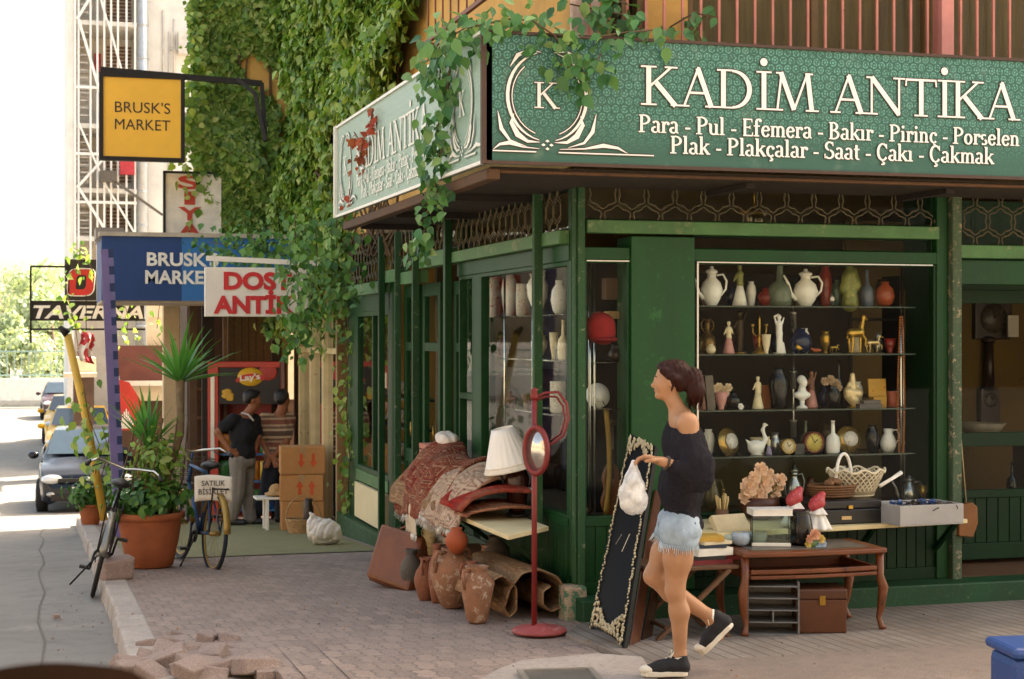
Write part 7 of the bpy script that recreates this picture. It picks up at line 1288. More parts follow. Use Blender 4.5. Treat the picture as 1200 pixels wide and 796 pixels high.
def shoe(heel, toe, upv, nm, ank):
    f = (toe - heel).normalized(); u = (upv - f * upv.dot(f)).normalized(); l = u.cross(f); L_ = (toe - heel).length; P_ = lambda a, b_, c_: heel + f * a * L_ + l * b_ + u * c_
    o = blob(nm, [('c', P_(.10, 0, .043), P_(.35, 0, .050), .037, .036), ('c', P_(.16, 0, .055), P_(.16, 0, .095), .040, .037), ('c', P_(.35, 0, .055), P_(.62, 0, .040), .042, .038), ('c', P_(.62, .003, .038), P_(.85, .004, .030), .038, .030)], SHOE, wm, True, h=.006, k=.02)
    so_ = MB(); out = [(.0, .0), (.02, .026), (.12, .036), (.35, .036), (.55, .043), (.75, .046), (.92, .036), (1.0, .012), (1.0, -.012), (.92, -.034), (.75, -.043), (.55, -.041), (.35, -.035), (.12, -.035), (.02, -.026)]; so_.add([P_(a, b_, .0) for a, b_ in out] + [P_(a, b_, .028) for a, b_ in out], [tuple(range(15))[::-1], tuple(range(15, 30))] + [(i, (i + 1) % 15, 15 + (i + 1) % 15, 15 + i) for i in range(15)]); so_.build('sole', SOLE, o, True, bevel=.006)
    b = MB(); b.ell(P_(.88, .002, .034), (.042, .040, .024), 10); b.build('toe_cap', SOLE, o, True); b = MB()
    for k in range(6): a = .36 + .075 * k; z = .098 - .009 * k; b.tube([P_(a, -.024, z - .014), P_(a + .02, 0, z + .003), P_(a, .024, z - .014)], .0035, 5); b.tube([P_(a, .024, z - .014), P_(a + .05, 0, z + .001), P_(a + .02, -.024, z - .016)], .003, 5)
    [b.tube([P_(.36, 0, .1), P_(.33, s_ * .03, .125), P_(.40, s_ * .045, .10)], .003, 5) for s_ in (-1, 1)]; b.build('laces', SOLE, o, True); b = MB(); b.tube([P_(.2, 0, .105), ank], [.038, .036], 12); b.build('sock', mat('#e4dfd6', .9), o, True)
shoe(V((W(806, 792, -.045).x, W(806, 792, -.045).y, .012)), V((W(752, 793, -.06).x, W(752, 793, -.06).y, .012)), UP, 'shoe', anN.lerp(W(795, 776, -.045), .4))
shoe(W(861, 730, .10), W(823, 768, .09), -(W(861, 730, .10) - W(823, 768, .09)).cross(NR), 'shoe', anF + (anF - knF).normalized() * .01) if False else shoe(W(860, 732, .10), W(823, 769, .09), (W(831, 722, .1) - W(852, 742, .1)), 'shoe', anF)
# plastic bag held in her hand
hb_ = W(742, 541, -.24); pb = blob('plastic_bag', [('c', hb_, hb_ + UP * -.07, .010, .030), ('e', W(742, 572, -.24), (.058, .05, .075)), ('e', W(743, 586, -.24), (.072, .06, .075)), ('e', W(738, 580, -.25), (.05, .05, .06)), ('c', hb_ + UP * -.04, hb_ + UP * -.10 + NR * .03, .018, .04)], NT('t').m, h=.006, k=.025)
n = NT('thin_plastic'); n.b.inputs['Base Color'].default_value = lin('#e6e4e0'); n.b.inputs['Roughness'].default_value = .3; n.l(n.bump(n.noise(38, 3, n.coord()), .8, .01), n.b.inputs['Normal']); tr = n.n('BsdfTransparent'); mx = n.n('MixShader'); n.l(n.ramp(n.noise(14, 3, n.coord()), [(.35, (.45, .45, .45)), (.6, (.9, .9, .9))]), mx.inputs[0]); n.l(tr.outputs[0], mx.inputs[1]); n.l(n.b.outputs[0], mx.inputs[2]); n.l(mx.outputs[0], n.o.inputs[0]); pb.data.materials[0] = n.m
wrinkle(pb, .009, 50, 4); tag(pb, 'white translucent plastic carrier bag hanging from the walking woman\'s hand', 'bag')
# ---- two men by the snack rack
def M_(d): return lambda px, py, dd=0.0: atD(px, py, d + dd)
Q = M_(20.2); r1 = V((CS, -SN, 0)); f1 = (r1 * .9 - NR * .35).normalized()
m1 = thing('person', 'man in black polo shirt and grey trousers, hand on hip, beside the snack rack', 'person', (Q(280, 612).x, Q(280, 612).y, zg(Q(280, 612).y)))
h1 = Q(296, 469); kz = lambda p: V((p.x, p.y, zg(p.y)))
sN, sF = Q(273, 492, -.12), Q(298, 492, .14); eN, wN = Q(255, 507, -.16), Q(270, 528, -.20); hN, hF = Q(279, 540, -.09), Q(289, 540, .09); kN, aN = Q(279, 575, -.1), Q(272, 606, -.1); kF, aF = Q(289, 575, .08), Q(293, 607, .08)
bd = head_prims(h1, f1, 1.0) + [('c', h1 - UP * .09, Q(287, 489), .055, .06), ('c', Q(286, 491), sN, .055, .06, {'k': .05}), ('c', Q(286, 491), sF, .055, .06, {'k': .05}), ('e', Q(285, 508), (.15, .17, .2), (0, 0, 0), {'k': .06}), ('e', Q(284, 532), (.15, .16, .16), (0, 0, 0), {'k': .06}), ('c', sN, eN, .055, .045), ('c', eN, wN, .043, .03), ('c', sF, Q(302, 512, .1), .055, .045), ('c', Q(302, 512, .1), Q(298, 530, .0), .043, .03),
    ('c', hN, kN, .095, .062), ('c', kN, aN, .06, .04), ('c', hF, kF, .095, .062), ('c', kF, aF, .06, .04)] + hand(wN, Q(281, 535, -.18) - wN, NR * -1 + UP * -.3, 1, .18, .25)
blob('body', bd, SKIN2, m1, True, h=.011); face_parts(m1, h1, f1, 1.0, HAIRB)
lF = UP.cross(f1); o = blob('hair', [('e', h1 + UP * .058 - f1 * .022, (.098, .09, .078)), ('e', h1 - f1 * .06 + UP * .01, (.06, .078, .06)), ('e', h1 + f1 * .05 + UP * .095, (.05, .06, .03))], HAIRB, m1, True, h=.01)
POLO = mat('#17161a', .9, 0, .2, 8, .3, 120); TRS = mat('#7d766d', .9, 0, .12, 8, .3, 120)
o = blob('polo_shirt', [('c', Q(285, 494), sN, .075, .078, {'k': .05}), ('c', Q(285, 494), sF, .075, .078, {'k': .05}), ('e', Q(285, 508), (.175, .19, .2), (0, 0, 0), {'k': .06}), ('e', Q(284, 530), (.172, .18, .15), (0, 0, 0), {'k': .06}), ('c', sN, sN.lerp(eN, .62), .078, .072), ('c', sF, sF.lerp(Q(302, 512, .1), .7), .078, .072)], POLO, m1, True, h=.012); wrinkle(o, .012, 18, 3)
b = MB(); b.tube([Q(283, 484, -.06), Q(291, 486, -.10), Q(297, 493, -.17)], .012, 6); b.build('collar', mat('#b8b2a8', .8), m1, True)
tr_ = [('e', Q(284, 541), (.168, .17, .11), (0, 0, 0), {'k': .05}), ('c', hN, kN, .112, .088), ('c', kN, aN, .086, .078), ('c', hF, kF, .112, .088), ('c', kF, aF, .086, .078)]; o = blob('trousers', tr_, TRS, m1, True, h=.012); wrinkle(o, .014, 16, 6)
for a_ in (aN, aF): g_ = kz(a_); blob('shoe', [('c', g_ + UP * .05 - r1 * .05, g_ + UP * .04 + r1 * .14, .05, .042)], BLACKP, m1, True, h=.012)
Q = M_(20.6); m2 = thing('person', 'man in striped shirt seen from behind, hands clasped', 'person', (Q(320, 610).x, Q(320, 610).y, zg(Q(320, 610).y))); f2 = (r1 * .55 - NR).normalized()
h2 = Q(331, 468); hN, hF = Q(318, 546, -.09), Q(330, 544, .09); kN, aN = Q(312, 580, -.1), Q(296, 607, -.14); kF, aF = Q(330, 578, .1), Q(329, 606, .1); sN, sF = Q(311, 491, -.05), Q(339, 491, .12); eN, eF = Q(306, 517, -.16), Q(335, 517, -.08); w_ = Q(317, 536, -.24)
bd = head_prims(h2, f2, 1.0) + [('c', h2 - UP * .09, Q(327, 488), .055, .06), ('c', Q(326, 490), sN, .055, .06, {'k': .05}), ('c', Q(326, 490), sF, .055, .06, {'k': .05}), ('e', Q(325, 508), (.17, .15, .2), (0, 0, 0), {'k': .06}), ('e', Q(325, 532), (.15, .14, .16), (0, 0, 0), {'k': .06}), ('c', sN, eN, .055, .045), ('c', eN, w_, .043, .03), ('c', sF, eF, .055, .045), ('c', eF, w_ + r1 * .03, .043, .03), ('c', hN, kN, .095, .062), ('c', kN, aN, .06, .04), ('c', hF, kF, .095, .062), ('c', kF, aF, .06, .04)] + hand(w_, Q(314, 543, -.24) - w_, NR, 1, .18, .5) + hand(w_ + r1 * .03, Q(320, 544, -.26) - w_, NR, -1, .18, .5)
blob('body', bd, SKIN2, m2, True, h=.011); o = blob('hair', [('e', h2 + UP * .045 - f2 * .02, (.098, .092, .09)), ('e', h2 - f2 * .05 + UP * .0, (.07, .08, .07))], HAIRB, m2, True, h=.01); face_parts(m2, h2, f2, 1.0, HAIRB)
n = NT('striped_cloth'); sp_ = n.n('SeparateXYZ'); n.l(n.coord(), sp_.inputs[0]); cl = n.ramp(n.math('PINGPONG', n.math('MULTIPLY', sp_.outputs[2], 7.0), 1.0), [(0, lin('#5a4436')), (.22, lin('#b39a7c')), (.42, lin('#6f5342')), (.62, lin('#a98d70')), (.8, lin('#7d4a38'))], 'CONSTANT'); STR = n.done(cl, .9, n.bump(n.noise(120, 2, n.coord()), .3, .003))
o = blob('striped_shirt', [('c', Q(326, 493), sN, .078, .08, {'k': .05}), ('c', Q(326, 493), sF, .078, .08, {'k': .05}), ('e', Q(325, 508), (.19, .17, .2), (0, 0, 0), {'k': .06}), ('e', Q(325, 530), (.18, .165, .15), (0, 0, 0), {'k': .06}), ('c', sN, sN.lerp(eN, .75), .082, .072), ('c', sF, sF.lerp(eF, .75), .082, .072)], STR, m2, True, h=.012); wrinkle(o, .012, 18, 9)
o = blob('trousers', [('e', Q(324, 545), (.165, .16, .11), (0, 0, 0), {'k': .05}), ('c', hN, kN, .11, .088), ('c', kN, aN, .086, .075), ('c', hF, kF, .11, .088), ('c', kF, aF, .086, .075)], mat('#22242e', .9, 0, .15), m2, True, h=.012); wrinkle(o, .012, 16, 2)
for a_ in (aN, aF): g_ = kz(a_); blob('shoe', [('c', g_ + UP * .05 - f2 * .06, g_ + UP * .045 + f2 * .13, .048, .04)], BLACKP, m2, True, h=.012)
# ================================================================== CARS
def car(label, loc, rz, paint, taxi=False):
    """hatchback, nose to local -Y"""
    t = thing('parked_car', label, 'car', loc, rz, 'cars parked along the street'); n = 30; Lc, hw = 4.1, .86
    st = [(-2.05, .28, .52, .60, .0), (-1.98, .22, .72, .74, .0), (-1.75, .20, .82, .80, 0), (-1.2, .2, .93, .84, 0), (-.95, .2, .98, .86, 0), (-.25, .2, 1.42, .86, 1), (.2, .2, 1.47, .86, 1), (.9, .2, 1.46, .86, 1), (1.5, .2, 1.36, .84, 1), (1.92, .25, 1.05, .80, .5), (2.05, .32, .72, .74, 0)]
    def P_(u, v_):
        f = u * (len(st) - 1); i = min(int(f), len(st) - 2); a_ = [st[i][k] + (st[i + 1][k] - st[i][k]) * (f - i) for k in range(5)]; y, z0, z1, w_, cab = a_
        sec = [(-.86, z0), (-1, z0 + .08), (-1.02, .55), (-.99, min(z1 - .02, .86)), (-.97 + .22 * cab, max(min(z1 - .02, .88), z1 - .10)), (-.70 + .02 * cab, z1 - .012), (-.35, z1), (0, z1 + .008)]; sec = sec + [(-x, z) for x, z in sec[-2::-1]]
        g_ = v_ * (len(sec) - 1); j = min(int(g_), len(sec) - 2); q = g_ - j; return ((sec[j][0] + (sec[j + 1][0] - sec[j][0]) * q) * w_, y, sec[j][1] + (sec[j + 1][1] - sec[j][1]) * q)
    b = MB(); b.grid(P_, 40, 28); [b.add([P_(e, k / 28) for k in range(29)], [tuple(range(29))], True) for e in (0, 1)]; b.build('body', paint, t)
    GLC = mat('#42525f', .08, .4, .1, bump=0); b = MB(); 
    b.add([(-.72, -.90, 1.005), (.72, -.90, 1.005), (.60, -.30, 1.405), (-.60, -.30, 1.405)], [(0, 1, 2, 3)]); b.v = [(x, y - .03, z + .03) for x, y, z in b.v]; b.build('windscreen', GLC, t)
    b = MB()
    for s_ in (-1, 1): b.add([(s_ * .875, -.62, .93), (s_ * .875, 1.55, .98), (s_ * .70, 1.25, 1.33), (s_ * .68, -.10, 1.36)], [(0, 1, 2, 3)])
    b.build('side_window', GLC, t); b = MB(); b.add([(-.66, 2.0, 1.02), (.66, 2.0, 1.02), (.56, 1.58, 1.35), (-.56, 1.58, 1.35)], [(0, 1, 2, 3)]); b.build('rear_window', GLC, t)
    for s_ in (-1, 1):
        b = MB(); b.ell((s_ * .60, -1.97, .66), (.19, .12, .085), 12); b.build('headlight', mat('#d9dde0', .08, .2, .05, bump=0), t); b = MB(); b.ell((s_ * .97, -.66, 1.0), (.10, .06, .07), 10); b.build('wing_mirror', paint, t)
        b = MB(); b.ell((s_ * .62, -2.03, .40), (.08, .05, .05), 8); b.build('fog_light', SILV, t); b = MB(); b.ell((s_ * .66, 2.02, .82), (.1, .06, .13), 8); b.build('tail_light', mat('#a02020', .2), t)
        for y in (-1.28, 1.30):
            b = MB(); b.lathe([(.001, -.1), (.26, -.1), (.31, -.08), (.315, 0), (.31, .08), (.26, .1), (.001, .1)], n=24, M=TR((s_ * .79, y, .315), 0, 90)); w_ = b.build('wheel', RUB, t); b = MB(); b.lathe([(.001, .0), (.2, .0), (.2, .02), (.001, .03)], n=20, M=TR((s_ * .885, y, .315), 0, 90 * s_)); b.build('rim', SILV, w_)
    b = MB(); b.box(-.62, .62, -2.085, -2.0, .28, .40); b.box(-.5, .5, -2.09, -2.0, .60, .68); b.build('grille', BLACKP, t, bevel=.02); b = MB(); b.box(-.26, .26, -2.10, -2.088, .43, .53); b.build('number_plate', mat('#d9d6cc', .5), t); b = MB(); b.lathe([(.001, 0), (.05, 0), (.05, .012), (.001, .014)], n=16, M=TR((0, -2.09, .66), 90)); b.build('badge', SILV, t)
    if taxi: b = MB(); b.box(-.22, .22, .0, .16, 1.48, 1.60); b.build('roof_sign', mat('#e0b030', .5), t, bevel=.03)
    return t
PB = mat('#0b1220', .16, 0, .1, bump=0, spec=.45); PY = mat('#d9a51c', .25, 0, .06, bump=0); PR = mat('#3a1d1c', .2, 0, .1, bump=0)
p = atD(101, 500, 30.6); car('black hatchback parked nose first at the kerb behind the leaning yellow pole', (p.x + .04, p.y, zg(p.y) - .12), -2, PB)
p = atD(90, 480, 42.5); car('yellow taxi with dark windscreen parked behind the black hatchback', (p.x + .1, p.y, zg(p.y) - .12), -2, PY, True)
p = atD(86, 480, 51); car('second yellow taxi parked farther back, only its roof showing above the first', (p.x, p.y, zg(p.y) - .12), -2, PY, True)
p = atD(74, 470, 66); car('small dark red car parked farthest away in the sunlit stretch of street', (p.x, p.y, zg(p.y) - .12), 0, PR)
# ================================================================== SHOP WINDOW GOODS
YI = 10.22
ds_ = thing('display_shelf', 'tall glass shelf unit on chrome posts behind the front window', 'shelf unit', (4.9, YI, .56)); SHZ = []
for py in (359, 415, 480, 534):
    z = atY(930, py, YI - .12).z; SHZ.append(z); b = MB(); b.box(4.14, atY(1062, 0, YI).x, YI - .12, YI + .2, z - .008, z); b.build('glass_shelf', GLD, ds_, True); b = MB(); b.box(4.14, atY(1062, 0, YI).x, YI - .124, YI - .1205, z - .009, z + .001); b.build('shelf_edge', mat('#2d3d34', .2, 0, .1), ds_, True)
b = MB(); xr_ = atY(1049, 0, YI).x; xm_ = atY(932, 0, YI + .15).x
b.tube([(xr_, YI - .08, .56), (xr_, YI - .08, 2.25)], .010, 10); b.tube([(xr_ + .03, YI - .06, .56), (xr_ + .03, YI - .06, 2.25)], .005, 8); b.tube([(xm_, YI + .18, .56), (xm_, YI + .18, 2.1)], .008, 8); b.build('chrome_post', CHROME, ds_, True)
b = MB(); [b.lathe([(.012, 0), (.021, .005), (.021, .11), (.026, .115), (.026, .125), (.001, .13)], (xm_, YI + .18, z), 14) for z in (SHZ[0] - .16, SHZ[2] + .13, SHZ[3] + .1)]; b.build('steel_collar', SILV, ds_, True)
BKM = mat('#120d0a', .9, 0, .25, 2); b = MB(); b.box(4.13, 5.6, 10.62, 10.66, .92, 2.2); b.build('shade_backdrop', BKM, ds_, True); b = MB(); b.box(4.13, 5.85, 10.60, 10.62, .56, .915); b.build('lower_back_panel', mat('#5a543f', .9, 0, .15, 2), ds_, True)  # near-black backdrop added in place of the unlit shop interior behind the shelves
GOLD = mat('#b8923f', .3, .8, .25, 20); DBRONZE = mat('#3a2c1a', .4, .5, .3, 12); IVORY = mat('#e0d0a8', .4, 0, .1, 15); BLUEK = mat('#16203f', .2, 0, .2, 12, .02, 40, '#a88a4a', .32); BLKG = mat('#0f0d0d', .12, 0, .1); REDG = mat('#7d2418', .3, 0, .2, 10); GRNG = mat('#66705c', .25, 0, .2, 8)
FLOR = mat('#e8e4d8', .2, 0, .05, 16, .02, 40, '#b5643a', .30); FLOB = mat('#e6e4dc', .2, 0, .05, 18, .02, 40, '#3f5a8f', .36); PINK = mat('#c98f86', .4, 0, .15, 20); GREENG = mat('#6f7434', .35, .1, .3, 22, .3, 60, '#c0a860', .40)
PROF = {'vase': [(.45, 0), (.5, .04), (.8, .22), (1, .48), (.8, .7), (.4, .84), (.38, .92), (.5, 1)], 'round': [(.4, 0), (.75, .12), (1, .42), (.85, .72), (.4, .88), (.45, 1)], 'urn': [(.5, 0), (.35, .06), (.4, .12), (.9, .45), (1, .72), (.75, .86), (.6, .9), (.8, 1)], 'bottle': [(.8, 0), (.9, .04), (1, .3), (.85, .5), (.3, .62), (.24, .95), (.32, 1)], 'tall': [(.55, 0), (.7, .1), (1, .55), (.85, .8), (.5, .92), (.62, 1)], 'cyl': [(.8, 0), (.95, .05), (1, .5), (.95, .95), (1, 1)], 'cup': [(.5, 0), (.4, .08), (.8, .5), (1, 1)], 'jugp': [(.6, 0), (.95, .25), (1, .42), (.7, .68), (.5, .8), (.6, 1)]}
def place(px, yt, yb, wpx, Y=YI, side=None):
    p = atY(px, yb, Y) if side is None else atX(px, yb, side); s_ = 1.09 * depth(p) / 1905; return p, (yb - yt) * s_, wpx * s_ / 2
def snap(p, zs): return V((p.x, p.y, min(zs, key=lambda z: abs(z - p.z)) + .001))
def lathe_item(name, cat, label, px, yt, yb, w_, prof, m, Y=YI, side=None, zs=None, extra=None, sn=True):
    p, hgt, r_ = place(px, yt, yb, w_, Y, side); p = snap(p, zs or SHZ) if sn else p; t = thing(name, label, cat, tuple(p)); pr = [(max(a * r_, .0008), z * hgt) for a, z in PROF[prof]]; b = MB(); b.lathe(pr + [(pr[-1][0] * .85, pr[-1][1]), (pr[-1][0] * .75, pr[-1][1] * .85), (.0008, pr[-1][1] * .8)], n=22); b.build('body', m, t)
    if extra: extra(t, hgt, r_, m)
    return t
def x_handle(s_=1):
    def f(t, h_, r_, m): b = MB(); b.tube([(s_ * r_ * x, 0, h_ * z) for x, z in ((.5, .92), (1.1, .95), (1.45, .75), (1.35, .5), (.9, .32))], r_ * .10, 7); b.build('handle', m, t)
    return f
def x_pot(t, h_, r_, m):
    x_handle(1)(t, h_, r_, m); b = MB(); b.tube([(-r_ * x, 0, h_ * z) for x, z in ((.8, .22), (1.3, .42), (1.5, .72), (1.9, .98))], [r_ * .22, r_ * .17, r_ * .12, r_ * .09], 8); b.build('spout', m, t); b = MB(); b.lathe([(r_ * .55, 0), (r_ * .5, h_ * .06), (r_ * .15, h_ * .12), (r_ * .18, h_ * .17), (.0008, h_ * .2)], (0, 0, h_), 16); b.build('lid', m, t)
def x_lid(t, h_, r_, m): b = MB(); b.lathe([(r_ * .6, 0), (r_ * .5, h_ * .08), (r_ * .16, h_ * .13), (.0008, h_ * .18)], (0, 0, h_), 14); b.build('lid', GOLD, t)
def x_bloom(col, n=7):
    def f(t, h_, r_, m):
        b = MB(); [flower(b, (r_ * 1.2 * math.cos(k * 2.4) * (.3 + k / n), -.01, h_ * (1.1 + .18 * math.sin(k * 1.7))), r_ * .62, k) for k in range(n)]; b.build('blossoms', mat(col, .6, 0, .2), t, recalc=False)
    return f
def x_ring(t, h_, r_, m): b = MB(); [b.tube([(s_ * r_ * x, 0, h_ * z) for x, z in ((.35, .62), (.75, .75), (.8, .9), (.35, 1.02))], r_ * .08, 6) for s_ in (-1, 1)]; b.build('ring_handle', m, t)
def fig(name, cat, label, px, yt, yb, m, pose, skirt=None, Y=YI, zs=None, base=GOLD):
    """small statuette: pose is a list of capsules in units of height (x, z, x2, z2, r, r2)"""
    p, hgt, r_ = place(px, yt, yb, 10, Y); p = snap(p, zs or SHZ); t = thing(name, label, cat, tuple(p)); blob('figure', [('c', (a * hgt, (y0 if len(q) > 6 else 0) * hgt, b_ * hgt), (c * hgt, (y0 if len(q) > 6 else 0) * hgt, d_ * hgt), e * hgt, f * hgt) for q in pose for (a, b_, c, d_, e, f, *rest) in [q] for y0 in [rest[0] if rest else 0]], m, t, h=max(.0028, hgt * .022), k=hgt * .03)
    if skirt: b = MB(); b.lathe([(hgt * a, hgt * z) for a, z in ((.17, .0), (.18, .03), (.12, .3), (.07, .5))], n=18); b.build('skirt', skirt, t)
    if base: b = MB(); b.lathe([(hgt * .14, 0), (hgt * .15, hgt * .03), (.001, hgt * .035)], n=18); b.build('base', base, t)
    return t
HUM = lambda armx=.14, armz=.95: [(0, .90, 0, .92, .055, .06), (0, .84, 0, .76, .03, .05), (0, .74, 0, .52, .085, .075), (0, .5, -.03, .05, .07, .035), (.02, .5, .04, .05, .07, .035), (-.08, .74, -.15, .58, .03, .022), (.08, .76, armx, armz, .03, .02)]
def plate(label, px, py, w_, h_, m1_, m2_, zs=None, Y=YI, yaw=0, side=None):
    p = atY(px, py + h_ / 2, Y) if side is None else atX(px, py + h_ / 2, side); s_ = depth(p) / 1905; r_ = h_ * s_ / 2; p = snap(p, zs or SHZ) if zs != 'free' else p; t = thing('plate', label, 'plate', tuple(p), yaw); M2 = TR((0, .02, r_), 78) ; b = MB(); b.lathe([(.0008, .004), (r_ * .55, .004), (r_ * .62, .010), (r_, .022), (r_, .026), (r_ * .6, .014), (.0008, .008)], n=32, M=M2 @ rotm(180)); b.build('rim', m1_, t); b = MB(); b.lathe([(.0008, -.0165), (r_ * .56, -.0165), (r_ * .56, -.0045), (.0008, -.0045)], n=28, M=M2 @ rotm(180) @ Mx.Translation((0, 0, .0035))) ; b.build('centre', m2_, t); b = MB(); b.tube([(-r_ * .4, -.03, .0), (-r_ * .3, .03, r_ * .6), (r_ * .3, .03, r_ * .6), (r_ * .4, -.03, 0)], .003, 5); b.build('stand', DBRONZE, t); return t
def clock(label, px, yt, yb, face_m, rim_m, Y=YI, foot=True):
    p, hgt, r_ = place(px, yt, yb, (yb - yt), Y); p = snap(p, SHZ); r_ = hgt * .48; t = thing('clock', label, 'clock', tuple(p)); M2 = TR((0, 0, r_ * 1.04), 90); b = MB(); b.lathe([(.001, -.04), (r_, -.04), (r_ * 1.02, .02), (r_ * .9, .026), (r_ * .88, .016), (.001, .016)], n=28, M=M2); b.build('case', rim_m, t); b = MB(); b.lathe([(.001, .018), (r_ * .86, .0175), (r_ * .86, .0165), (.001, .0165)], n=26, M=M2); fm = b.build('dial', face_m, t)
    b = MB(); [b.bar(M2 @ V((r_ * .7 * math.sin(R(30 * k)), r_ * .7 * math.cos(R(30 * k)), .0195)), M2 @ V((r_ * .8 * math.sin(R(30 * k)), r_ * .8 * math.cos(R(30 * k)), .0195)), r_ * .05) for k in range(12)]; b.bar(M2 @ V((0, 0, .0215)), M2 @ V((r_ * .35, r_ * .3, .0215)), r_ * .07); b.bar(M2 @ V((0, 0, .0225)), M2 @ V((-r_ * .3, r_ * .6, .0225)), r_ * .05); b.build('hands', BLKG, fm); return t
def swan(label, px, yt, yb, w_, flip=1):
    p, hgt, r_ = place(px, yt, yb, w_); p = snap(p, SHZ); t = thing('swan_figurine', label, 'figurine', tuple(p)); f = flip; L__ = r_
    blob('body', [('e', (-f * L__ * .1, 0, hgt * .24), (L__ * .78, L__ * .55, hgt * .24)), ('c', (-f * L__ * .5, 0, hgt * .28), (-f * L__ * 1.05, 0, hgt * .48), hgt * .10, hgt * .02), ('c', (f * L__ * .5, 0, hgt * .3), (f * L__ * .85, 0, hgt * .5), hgt * .10, hgt * .07), ('c', (f * L__ * .85, 0, hgt * .5), (f * L__ * .55, 0, hgt * .78), hgt * .065, hgt * .05), ('c', (f * L__ * .55, 0, hgt * .78), (f * L__ * .75, 0, hgt * .95), hgt * .05, hgt * .05), ('c', (f * L__ * .75, 0, hgt * .95), (f * L__ * 1.05, 0, hgt * .93), hgt * .045, hgt * .02)], CERA, t, h=.0035, k=hgt * .06); b = MB(); b.lathe([(L__ * .45, 0), (L__ * .5, .006), (.001, .007)], n=16); b.build('foot', CERA, t); return t
def quadruped(label, px, yt, yb, w_, m, neck=1.0, name='horse_figurine'):
    p, hgt, r_ = place(px, yt, yb, w_); p = snap(p, SHZ); t = thing(name, label, 'figurine', tuple(p)); W_ = r_ * 2; c = lambda a, b_, a2, b2, r0, r1, y=0: ('c', (a * W_, y * W_, b_ * hgt), (a2 * W_, y * W_, b2 * hgt), r0 * hgt, r1 * hgt)
    blob('figure', [c(-.28, .55, .2, .57, .12, .11), c(.2, .6, .34, .60 + .3 * neck, .085, .05), c(.34, .60 + .3 * neck, .5, .52 + .3 * neck, .055, .03), c(-.30, .52, -.36, .28, .065, .03, .06), c(-.36, .28, -.30, .02, .028, .025, .06), c(-.26, .5, -.22, .26, .06, .03, -.06), c(-.22, .26, -.26, .02, .028, .025, -.06), c(.2, .5, .22, .26, .05, .028, .06), c(.22, .26, .2, .02, .026, .024, .06), c(.24, .5, .42, .38, .05, .028, -.06), c(.42, .38, .40, .2, .026, .022, -.06), c(-.36, .6, -.5, .4, .03, .015)], m, t, h=.003, k=hgt * .035); b = MB(); b.box(-W_ * .5, W_ * .5, -.02, .02, 0, .006); b.build('base', DBRONZE, t); return t
# top shelf
lathe_item('coffee_pot', 'coffee pot', 'tall plain white coffee pot with faint sprigs at the left end of the top shelf', 834, 322, 358, 24, 'vase', CERA, extra=x_pot)
fig('figurine', 'figurine', 'porcelain dancer in green and gold with blue flowers beside the plain coffee pot', 867, 312, 358, GREENG, HUM(.05, .7), mat('#e4dfd2', .2, 0, .1, 20, .02, 40, '#4a62a0', .33), base=CERA)
lathe_item('vase', 'vase', 'round dusky red vase on the top shelf left of the grey one', 898, 338, 358, 20, 'round', REDG, YI + .1); lathe_item('vase', 'vase', 'grey green glazed vase with narrow neck on the top shelf', 914, 313, 358, 27, 'bottle', GRNG, YI + .05)
lathe_item('coffee_pot', 'coffee pot', 'white coffee pot with orange flowers in the middle of the top shelf', 944, 325, 359, 27, 'vase', FLOR, extra=x_pot); lathe_item('vase', 'vase', 'tall dark red vase behind the orange flowered coffee pot', 967, 315, 359, 15, 'tall', REDG, YI + .12)
fig('figurine', 'figurine', 'green and gilt rococo ornament on scrolled base on the top shelf', 996, 314, 360, GREENG, [(0, .95, 0, .8, .07, .12), (0, .75, .1, .5, .15, .17), (-.08, .7, -.12, .4, .12, .14), (0, .4, 0, .08, .16, .20), (.12, .85, .18, .6, .06, .08)], None, base=IVORY)
lathe_item('bottle', 'bottle', 'dark bottle with pale slender neck right of the gilt ornament', 1016, 320, 360, 15, 'bottle', mat('#5d6672', .15, 0, .2, 9), YI + .05); lathe_item('vase', 'vase', 'shiny red brown globe vase at the right end of the top shelf', 1037, 333, 360, 21, 'round', mat('#94472a', .2, 0, .2, 8))
lathe_item('vase', 'vase', 'clear green glass vase half hidden between the coffee pot and ornament', 981, 330, 359, 14, 'tall', mat('#3f5244', .15, 0, .2, 9), YI + .1)
# second shelf
lathe_item('ring_vase', 'vase', 'brass ring handled vase at the left end of the second shelf', 829, 376, 413, 18, 'bottle', mat('#6d5228', .3, .7, .25), extra=x_ring); lathe_item('jar', 'jar', 'small pale egg shaped jar in front of the brass ring vase', 833, 402, 413, 11, 'round', IVORY, YI - .06)
fig('figurine', 'figurine', 'lady figurine in pink dress on the second shelf', 854, 377, 413, IVORY, HUM(.14, .6), PINK, base=IVORY); fig('figurine', 'figurine', 'dark bronze dancer with raised arm behind the pink lady', 867, 366, 413, DBRONZE, HUM(.2, 1.02), None, YI + .06)
def candel(label, px, yt, yb):
    p, hgt, r_ = place(px, yt, yb, 22); p = snap(p, SHZ); t = thing('candelabrum', label, 'candelabrum', tuple(p)); b = MB(); b.lathe([(hgt * .2, 0), (hgt * .2, hgt * .03), (hgt * .08, hgt * .1), (hgt * .03, hgt * .3), (hgt * .06, hgt * .38), (hgt * .025, hgt * .45), (hgt * .03, hgt * .9), (.001, hgt)], n=14); b.build('stem', GOLD, t)
    for k in range(4): a_ = R(20 + 90 * k); b = MB(); b.tube([(hgt * x * math.cos(a_), hgt * x * math.sin(a_), hgt * z) for x, z in ((0, .5), (.13, .46), (.24, .55), (.25, .7))], hgt * .02, 5); b.lathe([(hgt * .03, 0), (hgt * .05, hgt * .08), (.001, hgt * .08)], (hgt * .25 * math.cos(a_), hgt * .25 * math.sin(a_), hgt * .7), 10); b.build('arm', GOLD, t)
    return t
